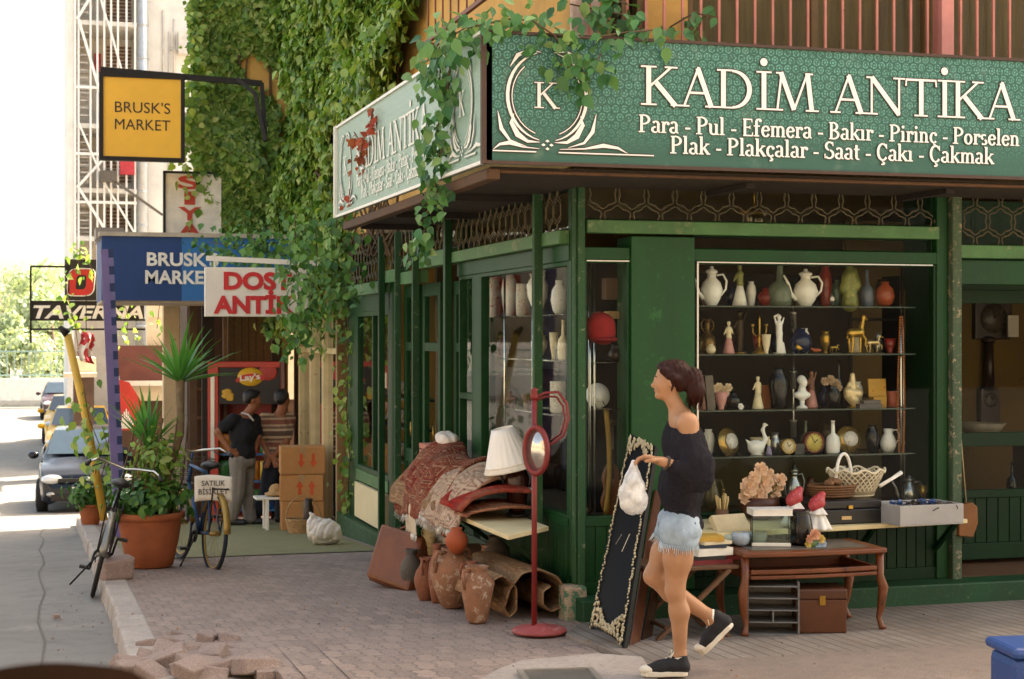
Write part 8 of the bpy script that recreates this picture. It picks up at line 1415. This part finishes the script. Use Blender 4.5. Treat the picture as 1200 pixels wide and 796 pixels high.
candel('gilt four armed candelabrum on the second shelf left of the white statuette', 890, 372, 413); lathe_item('trinket_tower', 'ornament', 'small stacked shell trinket holder beside the candelabrum', 898, 392, 413, 10, 'cup', IVORY, YI - .05)
fig('statuette', 'figurine', 'white standing nude statuette with raised arms on the second shelf', 913, 370, 413, CERA, [(0, .90, 0, .92, .055, .06), (0, .84, 0, .76, .03, .05), (0, .74, 0, .52, .085, .08), (0, .5, -.04, .05, .075, .035), (.02, .5, .05, .05, .07, .035), (-.08, .76, -.13, .93, .03, .022), (-.13, .93, -.02, .99, .022, .02), (.08, .76, .13, .9, .03, .02), (.09, .25, .1, .03, .05, .08)], None, base=CERA)
lathe_item('jewel_vase', 'vase', 'dark blue and gold round vase under the steel collar on the second shelf', 938, 387, 414, 25, 'round', BLUEK); plate('dark blue saucer with gold centre in front of the blue vase', 938, 401, 16, 16, BLUEK, GOLD, Y=YI - .07)
o = blob('fish_ornament', [('e', (0, 0, .02), (.03, .012, .013)), ('c', (-.025, 0, .02), (-.042, 0, .03), .006, .009)], mat('#b8592a', .3), h=.003); p = snap(atY(958, 413, YI), SHZ); o.location = (p.x, p.y, p.z + .002); tag(o, 'small orange fish ornament right of the blue vase', 'ornament')
quadruped('brass llama figurine with long neck on the second shelf', 1004, 374, 414, 24, GOLD, 1.3, 'llama_figurine'); quadruped('small brass prancing horse at the right of the second shelf', 1024, 393, 414, 22, mat('#cdb27a', .3, .7, .1)); quadruped('tiny gilt dog figurine left of the llama', 978, 402, 414, 12, GOLD, .6, 'dog_figurine')
lathe_item('bowl', 'bowl', 'little red footed bowl at the right end of the second shelf', 1043, 398, 414, 13, 'cup', REDG)
# third shelf
for i, (lab, c_, dx) in enumerate((('upright worn red book at the left end of the third shelf', '#7d5240', 0), ('upright grey book leaning on the red book on the third shelf', '#6b6054', 11))): p, hgt, r_ = place(819 + dx, 442, 479, 9); p = snap(p, SHZ); t = thing('book', lab, 'book', tuple(p)); b = MB(); b.box(-r_, r_, -.06, .06, 0, hgt, M=rotm(0, -8 + 3 * i, 0)); b.build('cover', mat(c_, .7, 0, .25, 14), t)
lathe_item('flower_pot', 'flower pot', 'pinkish pot of cream porcelain roses on the third shelf', 845, 460, 479, 15, 'cup', PINK, extra=x_bloom('#d3bd9c')); lathe_item('vase', 'vase', 'black round vase between the rose pot and ivory lady', 859, 460, 479, 17, 'round', BLKG)
o = MB(); flower(o, (0, 0, .02), .022, 3); p = snap(atY(868, 479, YI - .05), SHZ); t = thing('porcelain_flower', 'single white porcelain flower beside the black round vase', 'ornament', tuple(p)); o.build('blossom', CERA, t, recalc=False); b = MB(); b.tube([(0, 0, 0), (0, 0, .02)], .003, 5); b.build('stem', GREENG, t); t.location.z += .0
fig('figurine', 'figurine', 'ivory robed lady figurine on the third shelf', 888, 444, 480, IVORY, HUM(.1, .5), IVORY, base=IVORY); b = MB(); p = snap(atY(897, 480, YI + .1), SHZ); b.box(-.03, .03, -.02, .02, 0, .16); single(b, 'book', mat('#9c5a2c', .7), 'upright orange book behind the ivory lady figurine', 'book', tuple(p))
lathe_item('vase', 'vase', 'tall glossy black bottle vase with silver band on the third shelf', 912, 436, 480, 21, 'tall', mat('#0d0c0e', .1, 0, .1, 10, .0, 40, '#8d9096', .27))
p, hgt, r_ = place(940, 444, 480, 18); p = snap(p, SHZ); t = thing('bust', 'white bust of a man on a round socle in the middle of the third shelf', 'bust', tuple(p)); hc = V((0, 0, hgt * .80)); blob('head_and_chest', head_prims(hc, V((.5, -1, 0)), hgt / .36 * .42) + [('c', (0, 0, hgt * .62), (0, 0, hgt * .5), hgt * .10, hgt * .13), ('e', (0, 0, hgt * .40), (hgt * .27, hgt * .16, hgt * .13)), ('c', (0, 0, hgt * .3), (0, 0, hgt * .2), hgt * .12, hgt * .06), ('e', (0, 0.01, hgt * .86), (hgt * .13, hgt * .13, hgt * .13))], CERA, t, h=.003, k=.012); b = MB(); b.lathe([(hgt * .17, 0), (hgt * .17, hgt * .04), (hgt * .07, hgt * .10), (hgt * .08, hgt * .22), (.001, hgt * .24)], n=18); b.build('socle', CERA, t)
fig('figurine', 'figurine', 'small terracotta coloured figurine just behind the white bust', 951, 440, 480, mat('#8a5f4a', .5), HUM(), PINK, YI + .1); lathe_item('vase', 'vase', 'tall black vase of dried plumes on the third shelf', 976, 456, 480, 16, 'tall', BLKG, extra=x_bloom('#a98f70', 5)); lathe_item('bottle', 'bottle', 'very dark slim bottle behind the plume vase', 983, 430, 480, 12, 'bottle', BLKG, YI + .12)
fig('figurine', 'figurine', 'seated gilt and white lady figurine on the third shelf', 999, 442, 480, mat('#d6bf90', .3, .3, .2, 16), [(0, .9, 0, .92, .07, .07), (0, .82, 0, .6, .08, .12), (-.12, .45, .14, .4, .15, .17), (-.1, .35, .12, .12, .16, .15), (-.1, .7, -.2, .5, .04, .03), (.1, .7, .2, .5, .04, .03)], None)
b = MB(); p = snap(atY(1029, 480, YI), SHZ); b.box(-.068, .068, -.004, .004, .075, .20, M=rotm(-6, 0, 0)); b.box(-.05, .05, -.03, .03, 0, .075); single(b, 'yellow_box', mat('#b88a22', .5, 0, .2, 8, .1, 40, '#a8452a', .4), 'yellow and orange packet standing at the right of the third shelf', 'box', tuple(p)); lathe_item('mug', 'mug', 'terracotta red mug at the right end of the third shelf', 1046, 463, 480, 12, 'cyl', mat('#9c4a2c', .5), extra=x_handle(1)); b = MB(); p = snap(atY(1022, 480, YI - .08), SHZ); b.box(-.11, .06, -.03, .03, 0, .03); b.box(-.08, .05, -.03, .03, .032, .055); single(b, 'grey_case', mat('#5a5350', .5), 'flat grey spectacle cases lying before the yellow packet', 'case', tuple(p))
# back row, packed behind the front pieces
for k, sh in enumerate(('top', 'second', 'third', 'bottom')):
    yb = (359, 415, 480, 534)[k]
    for i, (kind, pf, mm_, hh_) in enumerate((('amber glass goblet', 'cup', REDG, 20), ('brass cup', 'urn', GOLD, 24), ('grey bottle', 'bottle', GRNG, 34), ('cobalt vase', 'round', BLUEK, 22), ('cream beaker', 'cyl', IVORY, 17), ('bronze urn', 'urn', DBRONZE, 30), ('painted vase', 'tall', FLOB, 27), ('silver tankard', 'jugp', SILV, 22))):
        lathe_item(kind.split()[-1], kind.split()[-1], 'small %s in the back row of the %s shelf behind the front pieces' % (kind, sh), 826 + 29 * ((i * 3 + k * 2) % 8) + 5 * math.sin(i * 3 + k), yb - hh_, yb, 11 + (i * 5 + k) % 6, pf, mm_, YI + .13)
# fourth shelf
GR = mat('#c2a05a', .25, .7, .15, 12); PIC = mat('#d5cfc4', .3, 0, .05, 26, .02, 40, '#6f6a66', .42)
plate('gold rimmed oval plate with picture at the left of the bottom shelf', 859, 517, 26, 33, GR, PIC, yaw=22); swan('white porcelain swan with curved neck on the bottom shelf, facing right', 887, 500, 534, 24); fig('figurine', 'figurine', 'tiny lilac dressed figurine right of the white swan', 901, 514, 534, IVORY, HUM(.1, .6), mat('#8f84a0', .4), base=None)
clock('small brass alarm clock with pale dial on the bottom shelf', 923, 516, 533, IVORY, GR); clock('larger red rimmed clock with yellow dial on the bottom shelf', 953, 509, 533, mat('#c9b45a', .4, 0, .2, 20), mat('#6d2a20', .35)); b = MB(); p = snap(atY(936, 533, YI), SHZ); b.box(-.035, .035, -.02, .02, 0, .07); single(b, 'radio_box', mat('#4a4540', .5), 'small grey box between the two clocks on the bottom shelf', 'box', tuple(p))
lathe_item('swan_vase', 'vase', 'white swan necked vase left of the large plate on the bottom shelf', 976, 500, 535, 16, 'bottle', CERA); plate('large gold rimmed white plate with picture right of centre on the bottom shelf', 998, 517, 31, 32, GR, PIC); lathe_item('vase', 'vase', 'dark glazed vase between the large plate and the white jug', 1022, 505, 534, 15, 'tall', BLKG); lathe_item('jug', 'jug', 'white jug with blue sprig at the right end of the bottom shelf', 1041, 509, 534, 18, 'jugp', FLOB, extra=x_handle(1))
# beads
b = MB(); x0 = atY(1056, 0, YI - .1).x; z0, z1 = atY(1056, 372, YI - .1).z, atY(1056, 530, YI - .1).z
for k in range(52): u = k / 51; [b.ell((x0 + s_ * (.016 + .01 * math.sin(u * 4)), YI - .1, z1 + (z0 - z1) * u), .0085, 6) for s_ in (-1, 1)]
tag(b.build('bead_necklace', mat('#a5622c', .35, 0, .25, 60)), 'long amber bead necklace hanging at the right side of the display', 'necklace')
# display floor behind the ledge
for lab, px, yt, yb, w_, pf, m, ex in (('tarnished pewter jug with handle on the window floor at the left', 835, 556, 592, 17, 'jugp', mat('#75684e', .4, .6, .2), x_handle(1)), ('slim brass candlestick beside the pewter jug on the window floor', 848, 568, 592, 10, 'bottle', GOLD, None), ('silver coffee pot on the window floor behind the silk flowers', 931, 550, 590, 16, 'vase', SILV, x_pot), ('dark copper vase behind the frilled figurines on the window floor', 950, 556, 590, 18, 'round', mat('#5a3520', .4, .4, .2), None), ('white round jug behind the lace basket on the window floor', 986, 540, 585, 22, 'round', CERA, x_handle(1)), ('silver teapot glinting on the window floor right of the chrome post', 1066, 548, 575, 22, 'round', SILV, x_pot), ('small brass pot at the right end of the window floor', 1082, 560, 582, 14, 'cup', GOLD, None)): lathe_item('window_vessel', 'vessel', lab, px, yt, yb, w_, pf, m, YI + .05, zs=[.561], extra=ex)
# dim goods further inside, seen through the right part of the glass
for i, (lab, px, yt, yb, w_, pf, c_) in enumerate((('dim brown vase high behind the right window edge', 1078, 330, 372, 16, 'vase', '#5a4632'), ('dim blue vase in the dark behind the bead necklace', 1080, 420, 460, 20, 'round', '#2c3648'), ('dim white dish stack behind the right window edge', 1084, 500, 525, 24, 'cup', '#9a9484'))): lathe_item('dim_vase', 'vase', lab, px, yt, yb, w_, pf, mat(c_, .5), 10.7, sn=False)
t = thing('back_shelf', 'dark open shelving inside the shop behind the right edge of the window', 'shelf', (5.8, 10.75, .09)); b = MB(); [b.box(5.62, 6.0, 10.62, 10.85, z, z + .02) for z in (atY(1078, 373, 10.7).z - .021, atY(1080, 461, 10.7).z - .021, atY(1084, 526, 10.7).z - .021)]; b.build('shelf_board', BKM, t, True); b = MB(); b.box(5.60, 5.62, 10.6, 10.86, .09, 2.2); b.box(6.0, 6.02, 10.6, 10.86, .09, 2.2); b.build('upright', BKM, t, True)
p = atY(884, 250, 10.9); t = thing('chandelier', 'small crystal chandelier glinting behind the lattice above the display', 'chandelier', tuple(p)); b = MB(); [b.ell((.08 * math.cos(k), .08 * math.sin(k), -.05 * (k % 3)), (.012, .012, .022), 6) for k in range(14)]; b.build('crystals', mat('#d8cfae', .1, .2, .1), t); b = MB(); b.tube([(0, 0, 0), (0, 0, .25)], .006, 5); b.tube([(.09 * math.cos(q), .09 * math.sin(q), 0) for q in [2 * math.pi * k / 20 for k in range(20)]], .006, 5, closed=True); b.build('ring', GOLD, t)
# wall clocks inside the door
def wallclock(label, px0, px1, y0, y1, Y, m, case=True):
    a, c_ = atY(px0, y1, Y), atY(px1, y0, Y); t = thing('wall_clock', label, 'clock', ((a.x + c_.x) / 2, Y, a.z)); b = MB(); b.box(a.x, c_.x, Y, Y + .10, a.z, c_.z); b.build('case', m, t, True, bevel=.012); r_ = (c_.x - a.x) * .36; M2 = TR(((a.x + c_.x) / 2, Y - .003, c_.z - r_ * 1.5), 90); b = MB(); b.lathe([(.001, 0), (r_, 0), (r_, .008), (.001, .009)], n=26, M=M2); d_ = b.build('dial', mat('#40372a', .4, 0, .2), t, True); b = MB(); b.bar(M2 @ V((0, 0, .011)), M2 @ V((r_ * .4, r_ * .4, .011)), .006); b.bar(M2 @ V((0, 0, .012)), M2 @ V((-r_ * .2, r_ * .75, .012)), .005); [b.bar(M2 @ V((r_ * .78 * math.sin(R(30 * k)), r_ * .78 * math.cos(R(30 * k)), .011)), M2 @ V((r_ * .92 * math.sin(R(30 * k)), r_ * .92 * math.cos(R(30 * k)), .011)), .005) for k in range(12)]; b.build('hands', BLKG, d_, True); return t
DW = mat('#2a1a10', .35, 0, .25, 5)
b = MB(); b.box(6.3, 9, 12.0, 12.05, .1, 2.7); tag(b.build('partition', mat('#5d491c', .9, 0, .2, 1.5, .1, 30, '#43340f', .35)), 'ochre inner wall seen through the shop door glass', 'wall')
wallclock('dark square framed clock hanging high on the ochre wall inside the door', 1143, 1186, 347, 398, 11.95, DW); wallclock('dark long case clock under the square one inside the door', 1150, 1172, 455, 502, 11.93, DW); b = MB(); a, c_ = atY(1154, 458, 11.94), atY(1168, 400, 11.94); b.tube([(a.x + .04, 11.94, a.z), (a.x + .04, 11.94, c_.z)], [.05, .035], 10); b.ell((a.x + .04, 11.94, c_.z + .01), (.06, .05, .03)); tag(b.build('carved_bracket', DW, bevel=0), 'dark carved pendulum column between the two clocks inside the door', 'clock case'); a = atY(1186, 395, 11.9); single(MB().box(-.05, .05, -.02, 0, 0, .18), 'pale_card', mat('#b9b2a0', .7), 'pale card pinned right of the square clock inside the door', 'card', tuple(a))
lathe_item('dark_bottle', 'bottle', 'black bottle standing behind the lower door panel', 1186, 545, 582, 12, 'bottle', BLKG, 11.2, sn=False)
t = thing('low_cabinet', 'dark counter with a wide dish inside the door', 'counter', (6.9, 11.3, .09)); b = MB(); b.box(6.35, 8.2, 11.1, 11.6, .09, .50); b.build('cabinet', DW, t, True); t.location.z = .09; lathe_item('dish', 'dish', 'wide pale dish of trinkets on the counter behind the door rail', 1150, 497, 512, 52, 'cup', mat('#8a7f68', .5, 0, .2, 10), 11.3, sn=False); b = MB(); b.box(6.35, 7.6, 11.15, 11.5, .9, .93); b.box(6.36, 6.4, 11.2, 11.45, .5, .9); b.box(7.5, 7.54, 11.2, 11.45, .5, .9); b.build('upper_board', DW, t, True)
# ---- narrow front window: hat, plate, violin and friends
t = thing('narrow_display', 'narrow window display with chrome rods and dark shelves left of the green pillar', 'shelf unit', (3.55, 10.2, .56)); xa, xb = atY(691, 0, 10.08).x, atY(698, 0, 10.1).x; b = MB(); b.tube([(xa, 10.08, .56), (xa, 10.08, 2.25)], .010, 10); b.tube([(xb, 10.12, .56), (xb, 10.12, 2.25)], .007, 8); b.build('chrome_rod', CHROME, t, True); b = MB(); zz = [atY(720, py, 10.2).z for py in (374, 424, 478)]; [b.box(3.42, 3.72, 10.1, 10.4, z - .008, z) for z in zz]; b.build('shelf', GLD, t, True); b = MB(); b.box(3.42, 3.9, 10.5, 10.53, .56, 2.3); b.build('back_panel', BKM, t, True)
p = atY(703, 388, 10.03); t = thing('red_hat', 'dark red felt hat hanging on the chrome rod in the narrow window', 'hat', tuple(p)); blob('crown', [('e', (0, 0, .03), (.105, .09, .095)), ('e', (.01, 0, -.02), (.10, .085, .07))], mat('#7d1d18', .9, 0, .15, 12, .3, 90), t, h=.009, wob=.004); blob('brim', [('e', (.02, -.01, -.055), (.10, .09, .022))], mat('#6a1814', .9, 0, .15, 12, .3, 90), t, h=.008)
plate('plain white plate leaning in the narrow window below the red hat', 703, 463, 28, 30, CERA, CERA, [zz[2]], 10.2)
p = atY(717, 600, 10.15); s_ = 10.6 / 1905; t = thing('violin', 'brown wooden violin standing in the narrow window', 'violin', (p.x, 10.17, .565)); VIO = mat('#6d3d1c', .3, 0, .25, 5, .05, 30, None, 0, (8, 8, .8)); out = []
for i in range(40): q = 2 * math.pi * i / 40; x = math.sin(q); z = -math.cos(q); out.append((x * (.075 + .022 * (-z) * .5 - .028 * math.exp(-(z / .28) ** 2)), .18 + z * .18))
b = MB(); b.prism(out, .04, Mx(((1, 0, 0, 0), (0, 0, 1, -.02), (0, 1, 0, 0), (0, 0, 0, 1)))); b.build('body', VIO, t, bevel=.006); b = MB(); b.bar((0, -.025, .25), (0, -.02, .62), .025, .018); b.ell((0, -.02, .63), (.02, .015, .025), 8); b.build('neck', DW, t); b = MB(); [b.tube([(x * .006, -.03, .06), (x * .004, -.036, .6)], .001, 3) for x in (-1.5, -.5, .5, 1.5)]; b.build('strings', SILV, t)
b = MB(); p = atY(708, 598, 10.1); b.grid(lambda u, v_: (p.x + .03 * math.sin(v_ * 3) + .035 * u, 10.13, .565 + .72 * v_), 3, 14); o = b.build('brass_strap', mat('#8f7434', .45, .4, .25, 8), solid=.006); tag(o, 'bent brass strap curving beside the violin', 'strap')
p = atY(722, 372, 10.2); t = thing('carved_bracket', 'pale carved wooden scroll bracket on the top shelf of the narrow window', 'carving', (p.x, 10.2, zz[0] + .001)); b = MB(); b.box(-.07, .07, -.05, .05, 0, .05); b.tube([(.04 + .04 * math.cos(q) * (1 - q / 12), -.05, .09 + .04 * math.sin(q) * (1 - q / 12)) for q in [k * .5 for k in range(18)]], .010, 6); b.build('scroll', mat('#a8875a', .7, 0, .2, 8), t); b = MB(); b.box(-.08, .06, -.03, .06, .13, .27); b.build('block', mat('#4f3a26', .7), t)
lathe_item('vase', 'vase', 'pair-less dark jug on the middle shelf of the narrow window'.replace('pair-less ', 'small '), 722, 405, 424, 18, 'jugp', DW, 10.2, zs=zz)
# ---- side window
XI = 3.52; zs_ = [atX(610, 371, XI).z, atX(640, 421, XI).z, atX(640, 482, XI).z]; t = thing('side_display', 'glass shelves on chrome rods inside the side window', 'shelf unit', (XI, 11.2, .55)); b = MB(); [b.box(3.40, 3.72, 10.3, 12.28, z - .008, z) for z in zs_]; b.build('glass_shelf', GLD, t, True); b = MB(); [b.tube([(3.42, y, .55), (3.42, y, 2.24)], .009, 8) for y in (10.45, 11.3, 12.05)]; b.build('chrome_rod', CHROME, t, True); b = MB(); b.box(3.95, 4.0, 10.7, 12.9, .55, 2.3); b.build('back_panel', mat('#231b12', .9, 0, .3, 2, .1, 30, '#3d2f18', .4), t, True)
for nm, lab, px, yt, yb, w_, pf, m, k, ex in (('box_vase', 'white and red square looking jar at the far left of the side window top shelf', 579, 326, 371, 14, 'cyl', mat('#d9d0c4', .4, 0, .05, 9, .02, 40, '#b5322c', .42), 0, None), ('vase', 'tall white porcelain figure vase second on the side window top shelf', 597, 322, 371, 18, 'tall', FLOB, 0, None), ('vase', 'grey floral cylinder vase in the middle of the side window top shelf', 613, 336, 371, 16, 'cyl', mat('#b5b0a4', .3, 0, .1, 30, .02, 40, '#6d6a60', .42), 0, None), ('urn', 'wide rimmed white urn with painted roses and gold lip in the side window', 630, 326, 371, 24, 'urn', FLOR, 0, None), ('vase', 'blue and white round vase nearest the corner on the side window top shelf', 655, 334, 371, 18, 'round', FLOB, 0, None), ('jar', 'small red lidded jar on the middle shelf of the side window', 588, 400, 421, 12, 'round', REDG, 1, x_lid), ('ginger_jar', 'cream ginger jar with gilt lid on the middle shelf of the side window', 632, 396, 421, 18, 'urn', mat('#cfc8a0', .3, 0, .1, 20, .02, 40, '#8a8a50', .38), 1, x_lid), ('vase', 'plain tall cream vase nearest the corner on the middle shelf', 660, 378, 421, 13, 'bottle', IVORY, 1, None), ('goblet', 'yellow cream goblet beside the tall cream vase', 649, 392, 421, 10, 'cup', IVORY, 1, None), ('planter', 'patterned cream planter on the lowest side window shelf', 655, 447, 481, 20, 'cyl', mat('#cfc6b0', .4, 0, .05, 26, .02, 40, '#3a3028', .42), 2, None), ('bowl', 'small brown bowl on the lowest side window shelf', 618, 466, 481, 14, 'cup', BRN, 2, None)): lathe_item(nm, 'vase' if 'vase' in nm or 'urn' in nm else nm.split('_')[-1], lab, px, yt, yb, w_, pf, m, side=XI, zs=zs_, extra=ex)
p = atX(600, 480, XI); o = blob('bird_figurine', [('e', (0, 0, .05), (.05, .03, .035)), ('c', (0, .03, .06), (0, .06, .10), .025, .02), ('c', (0, -.03, .05), (0, -.11, .07), .02, .006), ('c', (0, 0, .03), (0, 0, .003), .008, .02)], mat('#6d4530', .4, 0, .3, 20), h=.005); o.location = (p.x, p.y, zs_[2] + .001); tag(o, 'brown bird figurine on the lowest side window shelf', 'figurine')
t = thing('reflection_banner', 'dark vertical panel with pale letters standing for a sign reflected in the side window', 'banner', (3.80, 11.75, .9)); b = MB(); b.box(3.80, 3.81, 11.42, 11.78, .75, 2.2); b.build('cloth', mat('#2c3142', .85, 0, .15), t, True); b = MB(); put_text(b, 'BRUSKS MARKET', Mx(((0, 0, -1, 3.795), (0, 1, 0, 11.53), (1, 0, 0, .82), (0, 0, 0, 1))) @ Mx.Identity(4), .135, 1.30, .02, center=False); b.build('lettering', mat('#b9b6ad', .8), t, True, recalc=False)  # added panel stands in for the market sign's reflection in the glass
p = atX(650, 600, 3.5); 
for s_, lab in ((0, 'tan leather boot standing at the corner of the side window floor'), (1, 'second tan leather boot just behind the first at the window corner')): o = blob('leather_boot', [('c', (0, 0, .03), (0, -.10, .025), .03, .026), ('c', (0, .0, .04), (0, .02, .16), .032, .042)], mat('#9c7646', .6, 0, .2, 8), h=.006); o.location = (3.47 + .06 * s_, 10.42 + .13 * s_, .552); tag(o, lab, 'boot')
# clutter shelf seen through the far side window
t = thing('clutter_shelf', 'dark shelf of small bric-a-brac inside the far yellow lit side window', 'shelf', (3.7, 16.6, -.2)); b = MB(); [b.box(3.55, 3.85, 15.85, 17.45, z, z + .02) for z in (.45, .8, 1.1)]; b.build('board', DW, t, True); b = MB(); rq = random.Random(2); [b.lathe([(.03, 0), (.05 + .02 * (k % 3), .05), (.03, .13), (.04, .16), (.001, .16)], (3.68, 15.95 + .12 * k, z + .021), 10) for z in (.45, .8, 1.1) for k in range(12) if rq.random() < .7]; b.build('trinkets', mat('#5a4630', .5, 0, .5, 3), t, True)
